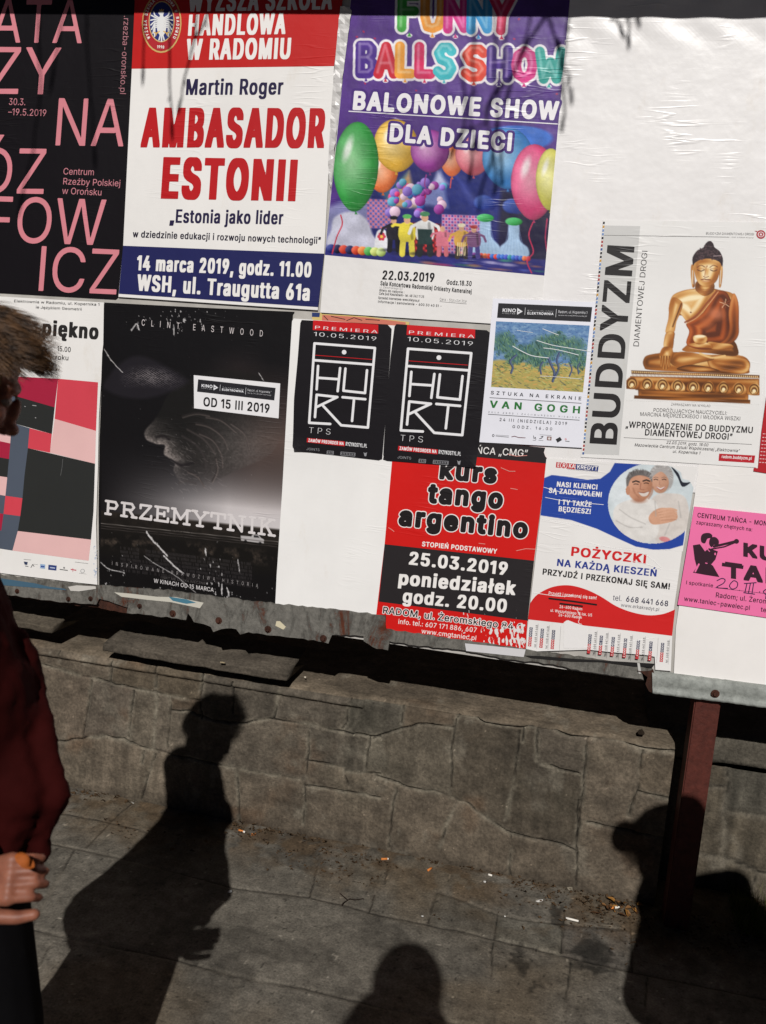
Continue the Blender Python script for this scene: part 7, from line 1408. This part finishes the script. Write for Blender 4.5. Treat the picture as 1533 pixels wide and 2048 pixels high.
    hb = bmesh.new(); blob(hb, H, Vector((-.022, 0, .042)), (.099, .080, .094)); hm = hair_mat('brown_hair', (48, 32, 20), (128, 92, 58)); hc = fuse('hair', hb, .008, hm, o, 1, at)
    strands('loose_hair', R_, hm, hc, at, 5, .00055)
    # snack crumb of orange peel between finger and thumb
    bm = bmesh.new(); c = on_y(50, 1722, -1.63); blob(bm, Matrix.Translation(c)@Matrix.Rotation(.7, 4, 'Y'), Vector((0, 0, 0)), (.016, .008, .007), 14)
    for v in bm.verts: v.co += Vector((.003, .003, .003))*math.sin(v.co.x*300+v.co.z*420)
    e = bm_obj('orange_snack', bm, plain('orange_crust', (150, 78, 28), .7, .2, 0, .35, 90)); tag(e, 'small orange snack held in the fingers of the man in the dark red jacket', 'snack')
man()
# ---- two people outside the frame whose shadows fall into it
def bystander(label, c, f, top, secs, sh, el, wr, hips, knees, an, cols, bun=None, hood=False, hands=((0, 0, -1), (0, 0, -1)), seed=1):
    at = Vector((c[0], c[1], 0)); H = head_frame(c, f); bm = bmesh.new(); head_lumps(bm, H); y = secs[2][2]
    nb = Vector(((secs[1][0]+secs[1][1])/2, secs[1][2], secs[1][4])); chain(bm, [(H@Vector((-.03, 0, -.05)), .052), (nb, .06)])
    pel = (Vector(hips[0])+Vector(hips[1]))/2; chain(bm, [(nb-Vector((0, 0, .08)), .09), (nb.lerp(pel, .5), .11), (pel, .12)])
    for i in (0, 1): chain(bm, [(nb-Vector((0, 0, .08)), .07), (sh[i], .05), (el[i], .04), (wr[i], .027)]); hand(bm, wr[i], hands[i], (Vector(c)-Vector(wr[i])), .5, 1 if i else -1)
    legs(bm, hips, knees, an, (.072, .052, .04)); o = fuse('person', bm, .006, M_SKIN, None, 3, at); o.location = at; tag(o, label, 'person'); eyes(H, o, at)
    bm = bmesh.new(); loft(bm, secs, 32, 2.3, .015, seed)
    for i in (0, 1): chain(bm, [(nb-Vector((0, 0, .09)), .09), (sh[i], .082), (el[i], .066), (Vector(el[i]).lerp(Vector(wr[i]), .88), .048)])
    fuse('coat', bm, .012, cloth(cols[0]+'_coat_cloth', cols[1]), o, 3, at)
    bm = bmesh.new(); legs(bm, hips, knees, [(a[0], a[1], .12) for a in an], (.11, .082, .064)); chain(bm, [(hips[0], .11), (hips[1], .11)]); fuse('trousers', bm, .012, cloth('dark_trouser_cloth', (30, 32, 40)), o, 3, at)
    shoes('shoes', an, Vector((f[0], f[1], 0)).normalized(), o, plain('dark_shoe_leather', (30, 28, 28), .5, .4))
    r = random.Random(seed); R_ = []
    for i in range(900):
        th = r.uniform(-math.pi, math.pi); ph = math.asin(r.uniform(-.45, 1))
        if abs(th) < .8 and ph < .4: continue
        R_.append(lock(H, th, ph, 1.0, Vector((-.6, .1*math.sin(th), -.35)).normalized(), .06*r.uniform(.7, 1.2), r))
    hm = hair_mat('dark_hair', (30, 20, 14), (74, 50, 34)); bm = bmesh.new(); blob(bm, H, Vector((-.020, 0, .040)), (.104, .083, .096))
    if hood: blob(bm, H, Vector((-.012, 0, .075)), (.118, .102, .118))
    if bun: blob(bm, Matrix.Identity(4), Vector(bun), (.047, .047, .047))
    hc = fuse('hair', bm, .008, hm, o, 2, at); strands('loose_hair', R_, hm, hc, at, seed, .0016)
    return o
def woman():
    y = -1.55
    bystander('woman with a hair bun in a long dark coat standing beside the photographer', (.672, y, 1.565), (.60, .78, -.20), 0,
        [(.62, .75, y, .08, 1.50), (.615, .80, y, .12, 1.455), (.60, .90, y, .16, 1.40), (.595, .98, y, .18, 1.32), (.595, 1.0, y, .18, 1.22), (.60, .98, y, .18, 1.14), (.60, 1.0, y, .18, 1.02), (.60, 1.02, y, .20, .88), (.62, 1.02, y, .20, .70), (.63, 1.01, y, .19, .62)],
        [(.70, y-.08, 1.36), (.93, y+.12, 1.38)], [(.535, y-.02, .975), (1.02, y+.14, 1.10)], [(.62, y+.06, .80), (.98, y+.24, .90)], [(.74, y, .86), (.90, y, .86)], [(.72, y+.02, .47), (.90, y+.02, .47)], [(.72, y-.02, .09), (.90, y-.02, .09)], ('charcoal', (34, 33, 38)), bun=(.545, y-.02, 1.590), hands=((.5, .5, -.6), (-.2, .6, -.7)), seed=3)
woman()
def photographer():
    x0 = .040; y = -2.78
    bystander('photographer in a grey coat and knitted hat holding a phone up to the board', (x0, y+.035, 1.735), (.0, 1, -.22), 0,
        [(x0-.10, x0+.10, y-.04, .08, 1.81), (x0-.13, x0+.13, y-.04, .09, 1.77), (x0-.15, x0+.15, y-.04, .10, 1.72), (x0-.195, x0+.195, y-.04, .11, 1.65), (x0-.23, x0+.23, y-.03, .135, 1.45), (x0-.22, x0+.22, y-.03, .135, 1.25), (x0-.21, x0+.21, y-.03, .13, 1.10), (x0-.22, x0+.22, y-.03, .135, .92), (x0-.22, x0+.22, y-.03, .13, .80)],
        [(x0-.19, y-.03, 1.52), (x0+.19, y-.03, 1.52)], [(x0-.20, y+.06, 1.26), (x0+.20, y+.06, 1.26)], [(x0-.10, y+.115, 1.485), (x0+.085, y+.115, 1.485)], [(x0-.09, y-.03, .90), (x0+.09, y-.03, .90)], [(x0-.10, y, .49), (x0+.10, y, .49)], [(x0-.11, y-.03, .09), (x0+.11, y-.03, .09)], ('grey', (70, 72, 76)), hands=((.30, -.05, .8), (-.30, -.05, .8)), seed=6, hood=True)
    bm = bmesh.new(); M_ = Matrix.Translation(CAM-FW*.014-DN*-.0)@Matrix(((RT.x, DN.x, FW.x, 0), (RT.y, DN.y, FW.y, 0), (RT.z, DN.z, FW.z, 0), (0, 0, 0, 1)))
    for v in ((-.037, -.02), ): pass
    box_bm(bm, -.030, .044, -.016, .140, -.004, .004)
    for v in bm.verts: v.co = M_@v.co
    ph = bm_obj('phone', bm, plain('black_glass', (14, 14, 16), .15, .5, 0, .05), None, .003); tag(ph, 'black phone held up by the photographer in the grey coat', 'phone')
photographer()
# ------------------------------------------------------------------ birch whose hanging twigs throw shadows on the board
def tubes(lists, r=.5, seg=6):
    V = []; F = []
    for pl in lists:
        b = len(V); n = len(pl)
        for i, (p, rr) in enumerate(pl):
            t = (Vector(pl[min(i+1, n-1)][0])-Vector(pl[max(i-1, 0)][0])).normalized(); a = t.orthogonal().normalized(); c = t.cross(a)
            for k in range(seg): th = 2*math.pi*k/seg; V.append(tuple(Vector(p)+(a*math.cos(th)+c*math.sin(th))*rr))
        for i in range(n-1):
            for k in range(seg): F.append((b+i*seg+k, b+i*seg+(k+1) % seg, b+(i+1)*seg+(k+1) % seg, b+(i+1)*seg+k))
    return V, F
def bark():
    mt, nt, b = new_mat('birch_bark'); L = nt.links.new; tc = N(nt, 'ShaderNodeTexCoord'); mp = N(nt, 'ShaderNodeMapping'); mp.inputs['Scale'].default_value = (4, 4, 16); L(tc.outputs['Object'], mp.inputs[0])
    n = N(nt, 'ShaderNodeTexNoise', Scale=1.5, Detail=6.0); L(mp.outputs[0], n.inputs[0]); r = N(nt, 'ShaderNodeValToRGB'); e = r.color_ramp.elements; e[0].position = .42; e[0].color = (*lin((50, 44, 40)), 1); e[1].position = .52; e[1].color = (*lin((186, 180, 170)), 1); L(n.outputs[0], r.inputs[0]); L(r.outputs[0], b.inputs['Base Color']); b.inputs['Roughness'].default_value = .85
    return mt
def tree():
    base = Vector((3.0, -3.3, 0)); root = empty('birch_tree', base); tag(root, 'bare birch tree with long hanging twigs and small buds reaching over the board', 'tree')
    r = random.Random(9); M_T = plain('dark_twig', (52, 36, 30), .8, .2)
    loc = lambda pls: [[(Vector(p)-base, q) for p, q in pl] for pl in pls]
    tr = [(base+Vector((0, 0, -.05)), .17), (base+Vector((.02, .02, .5)), .135), (base+Vector((.0, .05, 1.6)), .12), (base+Vector((-.06, .08, 2.8)), .105), (base+Vector((-.1, .1, 4.2)), .085), (base+Vector((-.12, .14, 5.6)), .06), (base+Vector((-.1, .2, 7.4)), .025)]
    V, F = tubes(loc([tr]), seg=16); link('trunk', mesh_np('trunk', V, F), bark(), root, True)
    hub = base+Vector((-.1, .1, 4.4)); limbs = []; twigs = []; buds = []
    def back(px, py, Y):
        s = on_y(px, py, 0); return s+SUN*((Y-s.y)/SUN.y)
    z1 = lambda x, y: (x*.43053, y*.43053); z2 = lambda x, y: (620+x*.3653, y*.3653); z3 = lambda x, y: (1100+x*.28245, y*.28245)
    H_ = []                                     # hanging twigs: path of the shadow on the board, distance out, end buds
    for f, pl, Y in ((z1, [(930, -60), (905, 190), (880, 300), (848, 440), (843, 500)], -1.35), (z1, [(800, -60), (790, 300), (800, 460), (806, 592)], -1.3), (z1, [(690, -40), (672, 200), (670, 335)], -1.35), (z1, [(905, 190), (960, 120), (1000, -40)], -1.35),
                     (z1, [(400, -60), (410, 250), (425, 450), (440, 705)], -1.9), (z1, [(180, -60), (190, 400), (160, 700), (110, 900)], -2.0), (z1, [(330, -60), (290, 120), (250, 330)], -1.9),
                     (z2, [(1240, -60), (1282, 60), (1330, 180), (1352, 245)], -1.2), (z2, [(1290, 100), (1185, 260), (1105, 420), (985, 560), (962, 690), (830, 720), (790, 830)], -1.5), (z2, [(1235, -60), (1190, 190), (1150, 330), (1090, 480)], -1.6), (z2, [(900, -80), (895, 470), (878, 560), (884, 690), (900, 790)], -1.55),
                     (z2, [(1010, -60), (1015, 500), (960, 620), (985, 740), (1000, 830)], -1.6), (z2, [(1100, -60), (1060, 300), (1040, 480), (1030, 640), (1050, 780)], -1.7), (z2, [(840, 300), (850, 640), (830, 760)], -1.6), (z2, [(1040, 860), (1048, 930), (1046, 1000)], -1.4), (z2, [(1000, 830), (1020, 1000), (1015, 1060)], -1.5), (z2, [(900, 790), (880, 870), (884, 940)], -1.4), (z2, [(1030, 640), (985, 900), (930, 1060), (925, 1130)], -1.6),
                     (z3, [(420, -60), (450, 110), (500, 235)], -1.25), (z3, [(540, -60), (552, 100), (552, 285)], -1.25), (z3, [(560, -40), (602, 130)], -1.25), (z3, [(150, -60), (100, 480), (132, 560), (138, 690)], -1.4), (z3, [(70, 300), (85, 640), (105, 770), (92, 880)], -1.4)):
        P = [back(*f(*p), Y) for p in pl]; P = [Vector(q) for q in P]
        fine = [P[0]]
        for a, b in zip(P[:-1], P[1:]):
            n = max(2, int((b-a).length/.05))
            for i in range(1, n+1): fine.append(a.lerp(b, i/n)+Vector((r.uniform(-1, 1), r.uniform(-2, 2), r.uniform(-.5, .5)))*.004)
        n = len(fine); up = []
        if pl[0][1] < 0: top = Vector((P[0].x+r.uniform(-.05, .1), P[0].y-.12, 4.55+.25*r.random())); up = [top.lerp(P[0], k/5)+Vector((r.uniform(-.02, .02), 0, 0)) for k in range(5)]; limbs.append(top)
        allp = up+fine; twigs.append([(p, .0042*(1-.55*i/len(allp))+.0012) for i, p in enumerate(allp)]); 
        buds.append([(fine[-1]+Vector((0, 0, .02)), .002), (fine[-1], .006), (fine[-1]+(fine[-1]-fine[-3])*.25, .0065), (fine[-1]+(fine[-1]-fine[-3])*.55, .003)])
        for k in range(2, n-1, 4):
            d = Vector((r.uniform(-1, 1), r.uniform(-.5, .5), -1.4)).normalized(); buds.append([(fine[k], .0015), (fine[k]+d*.010, .0035), (fine[k]+d*.022, .001)])
    for t in limbs:
        mid = hub.lerp(t, .5)+Vector((0, 0, .75)); twigs.append([(hub, .03), (hub.lerp(mid, .5)+Vector((0, 0, .2)), .022), (mid, .014), (mid.lerp(t, .6)+Vector((0, 0, .2)), .009), (t, .005)])
    for k in range(60):                          # the rest of the crown, away from the board
        h = Vector(tr[3][0]).lerp(Vector(tr[6][0]), r.random()); a = r.uniform(-1.2, 1.9); L = r.uniform(.7, 1.7); e = h+Vector((math.cos(a)*L, -abs(math.sin(a))*L*1.0, L*.55)); twigs.append([(h, .022), (h.lerp(e, .5)+Vector((0, 0, .12)), .013), (e, .006), (e+Vector((r.uniform(.05, .3), -r.random()*.3, -.5*r.random())), .002)])
        for j in range(5): q = h.lerp(e, .3+.14*j); w = q+Vector((r.uniform(-.1, .4), r.uniform(-.4, .1), r.uniform(-.5, .1))); twigs.append([(q, .006), (q.lerp(w, .5)+Vector((0, 0, .06)), .004), (w, .0015)])
    V, F = tubes(loc(twigs), seg=6); V2, F2 = tubes(loc(buds), seg=6); n0 = len(V); V += V2; F += [tuple(i+n0 for i in f) for f in F2]
    link('crown', mesh_np('crown', V, F), M_T, root, True)
tree()
# ------------------------------------------------------------------ litter on the pavement
def lie(px, py, z=.006): return on_z(px, py, z)
M_BUTT = plain('tan_filter_paper', (196, 120, 62), .85, .1, 0, .25, 60); M_CIG = plain('white_paper', (222, 216, 206), .85, .1, 0, .12, 40); M_ASH = plain('ash', (60, 56, 54), .95, .1)
def butt(px, py, ang, ll, wl, label):
    """cigarette end: tan filter, white stub, burnt tip"""
    c = lie(px, py, .010); d = Vector((math.cos(ang), math.sin(ang), 0)); r = .0039; root = empty('cigarette_butt', c); tag(root, label, 'cigarette butt', 'cigarette butts on the pavement')
    def t(name, a, b, m, r1=r, r2=r):
        V, F = tubes([[(d*a, r1*.6), (d*a, r1), (d*((a+b)/2), (r1+r2)/2*.97), (d*b, r2), (d*b, r2*.5)]], seg=10); link(name, mesh_np(name, V, F), m, root, True)
    if ll: t('filter', 0, ll, M_BUTT)
    if wl: t('paper_stub', ll+.0002, ll+wl, M_CIG, r*.98, r*.8); t('burnt_tip', ll+wl, ll+wl+.003, M_ASH, r*.8, r*.5)
butt(478, 1660, -.2, .020, .008, 'orange cigarette butt beside the shadow of the bowed head'); butt(503, 1669, .6, .016, 0, 'short tan cigarette end nearest to the orange cigarette butt')
butt(763, 1718, .4, .022, .004, 'orange cigarette butt at the wall foot below the red tango poster'); butt(856, 1741, 1.1, .022, .0, 'bent tan cigarette butt on the dirt below the loan poster')
butt(1132, 1836, -.05, .0, .040, 'long white cigarette lying beside the small dark stain'); butt(1222, 1816, .5, .014, .022, 'white cigarette end among the dry leaves')
butt(977, 1749, -.1, .0, .014, 'stubby white cigarette end on the dirt line')
def flake(px, py, s, col, label, cat='litter', name='paper_scrap', seed=0, z=.006, plane=None, lift_=.5):
    r = random.Random(seed); c = lie(px, py, z) if plane is None else plane; bm = bmesh.new(); n = 9
    top = [bm.verts.new((s[0]*(.7+.4*r.random())*math.cos(2*math.pi*k/n), s[1]*(.7+.4*r.random())*math.sin(2*math.pi*k/n), lift_*s[1]*r.uniform(0, .7))) for k in range(n)]; m_ = bm.verts.new((0, 0, s[1]*lift_*.9))
    for k in range(n): bm.faces.new((top[k], top[(k+1) % n], m_))
    ret = bmesh.ops.extrude_face_region(bm, geom=bm.faces[:]); 
    for v in [g for g in ret['geom'] if isinstance(g, bmesh.types.BMVert)]: v.co.z += .0012
    o = bm_obj(name, bm, plain(name+'_'+str(seed), col, .85, .15, 0, .2, 50)); o.location = c; o.rotation_euler.z = r.uniform(0, 3); tag(o, label, cat)
flake(1080, 1802, (.017, .006), (200, 196, 190), 'crumpled white paper scrap above the dark stains', seed=1); flake(970, 1764, (.006, .005), (205, 202, 198), 'tiny white crumb of paper below the tango poster', seed=2)
flake(228, 1612, (.008, .006), (170, 168, 164), 'pale crumpled foil scrap at the foot of the wall near the jacket', seed=3); flake(1140, 1779, (.014, .010), (120, 112, 98), 'greyish pebble on the dirt at the wall foot', 'stone', 'pebble', 4, lift_=1.0)
flake(266, 1606, (.012, .003), (150, 146, 138), 'thin pale sliver by the wall foot beside the foil scrap', seed=5); flake(460, 1784, (.009, .006), (150, 150, 150), 'grey paper bit at the edge of the tall shadow', seed=6)
flake(1010, 1833, (.004, .003), (204, 200, 194), 'white speck of paper under the loan poster', seed=8); flake(845, 1833, (.004, .004), (190, 188, 184), 'small white bit on the paving joint', seed=9)
c = on_z(Z5(899, 356)[0], Z5(899, 356)[1], .60); p = on_y(*Z5(899, 356), .02); flake(0, 0, (.010, .006), (150, 136, 110), 'pale stone chip on the projecting coping slab', 'stone', 'stone_chip', 10, plane=p, lift_=.8)
c = on_z(*Z6(1036, 428), .580); flake(0, 0, (.030, .013), (44, 36, 28), 'dark curled dead leaf on top of the wall', 'leaf', 'dead_leaf', 11, plane=c, lift_=.3)
c = on_z(*Z5(1232, 414), .580); flake(0, 0, (.005, .004), (186, 176, 160), 'white pebble on top of the wall under the blank sheet', 'stone', 'pebble', 12, plane=c, lift_=1.0)
def stick(px, r0, label, z=.006):
    P = [lie(x, y, z) for x, y in px]; c = P[0].copy(); fine = smooth_poly([(p.x, p.y) for p in P], 5, False); n = len(fine)
    V, F = tubes([[(Vector((x-c.x, y-c.y, .002*math.sin(i))), r0*(1-.6*i/n)) for i, (x, y) in enumerate(fine)]], seg=6); o = link('twig', mesh_np('twig', V, F), plain('twig_bark', (38, 30, 25), .9, .1), None, True); o.location = c; tag(o, label, 'twig', 'twigs on the pavement')
    return o
stick([Z7(*q) for q in ((1200, 412), (1210, 386), (1240, 366), (1292, 358))], .0016, 'thin curved twig arching beside the wall foot')
t_ = stick([Z7(*q) for q in ((1380, 626), (1400, 606), (1425, 602), (1470, 602))], .0022, 'small forked twig lying on the bare paving')
V, F = tubes([[((0, 0, 0), .0018), tuple([(on_z(*Z7(1372, 578), .006)-on_z(*Z7(1402, 604), .006)), .0012])]], seg=6); fk = link('side_shoot', mesh_np('side_shoot', V, F), t_.data.materials[0], t_, True); fk.location = on_z(*Z7(1402, 604), .006)-t_.location
stick([Z7(*q) for q in ((1060, 360), (1110, 366), (1155, 358))], .0013, 'straight thin twig along the dirt at the wall foot')
# dry leaves blown together beside the shadow of the woman
rl = random.Random(21)
def leaf_mesh(i, L):
    bm = bmesh.new(); n = 7; rows = []
    for k in range(n):
        t = k/(n-1); w = L*.28*math.sin(math.pi*min(t*.95+.04, 1))**.8; z = .004*math.sin(t*4+i)+.35*L*(t-.5)**2; rows.append([bm.verts.new((L*(t-.5), -w, z+w*.5)), bm.verts.new((L*(t-.5), 0, z)), bm.verts.new((L*(t-.5), w, z+w*.6))])
    for a, b in zip(rows[:-1], rows[1:]):
        for k in (0, 1): bm.faces.new((a[k], a[k+1], b[k+1], b[k]))
    return bm
ML = [plain('dry_leaf_'+c, v, .8, .2, 0, .35, 40) for c, v in (('ochre', (140, 98, 46)), ('tan', (118, 84, 50)), ('brown', (84, 56, 34)))]
lb = ('curled ochre dry leaf in the heap by the woman shadow', 'tan dry leaf in the heap by the woman shadow', 'brown dry leaf in the heap by the woman shadow')
for i in range(26):
    px, py = Z8(rl.gauss(945, 42), rl.gauss(425, 18)); o = bm_obj('dry_leaf', leaf_mesh(i, rl.uniform(.016, .034)), ML[i % 3], None, 0, True); o.location = lie(px, py, .008+.006*rl.random()); o.rotation_euler = (rl.uniform(-.6, .6), rl.uniform(-.5, .5), rl.uniform(0, 6.3)); tag(o, lb[i % 3], 'dry leaf', ('ochre', 'tan', 'brown')[i % 3]+' dry leaves in the heap')
# crumbs of dirt along the foot of the wall
V = []; F = []
for i in range(2600):
    x = rl.uniform(-1.75, .75); y = ZW-abs(rl.gauss(0, .11))-.005; 
    if fbm(np.array([x*3.]), np.array([y*9.]), 5)[0] < .44: continue
    s = rl.uniform(.0015, .0065)*(1 if rl.random() < .85 else 1.7); b = len(V); zz = .006+.012*float(smoothstep(-.2, .08, np.array(y)))*.6
    for k in range(4): V.append((x+rl.uniform(-s, s)*1.3, y+rl.uniform(-s, s), zz+rl.uniform(-.2, .6)*s))
    V.append((x, y, zz+s*.8)); F += [(b, b+1, b+4), (b+1, b+2, b+4), (b+2, b+3, b+4), (b+3, b, b+4)]
tag(link('dirt_crumbs', mesh_np('dirt_crumbs', V, F), plain('crumbly_soil', (74, 58, 42), .95, .1, 0, .5, 25)), 'dark crumbs of soil and leaf bits along the wall foot', 'dirt', kind='stuff')
# grass growing at the second wall
V = []; F = []; Cc = []
gx = on_z(1500, 1835, 0)
for i in range(900):
    x = gx.x-.06+abs(rl.gauss(0, .16)); y = rl.uniform(.02, .22); h = rl.uniform(.03, .085); a = rl.uniform(0, 6.3); w = .0016; b = len(V); lx, ly = rl.gauss(0, .35)*h, rl.gauss(0, .35)*h; dx, dy = math.cos(a)*w, math.sin(a)*w; z0 = .0
    for k, t in enumerate((0, .5, 1)): V += [(x+lx*t*t-dx*(1-t*.9), y+ly*t*t-dy*(1-t*.9), z0+h*t), (x+lx*t*t+dx*(1-t*.9), y+ly*t*t+dy*(1-t*.9), z0+h*t)]
    F += [(b, b+1, b+3, b+2), (b+2, b+3, b+5, b+4)]
tag(link('grass', mesh_np('grass', V, F), plain('grass_blade', (84, 92, 34), .7, .2, 0, .4, 20)), 'tuft of short green grass at the foot of the second wall', 'grass', kind='stuff')
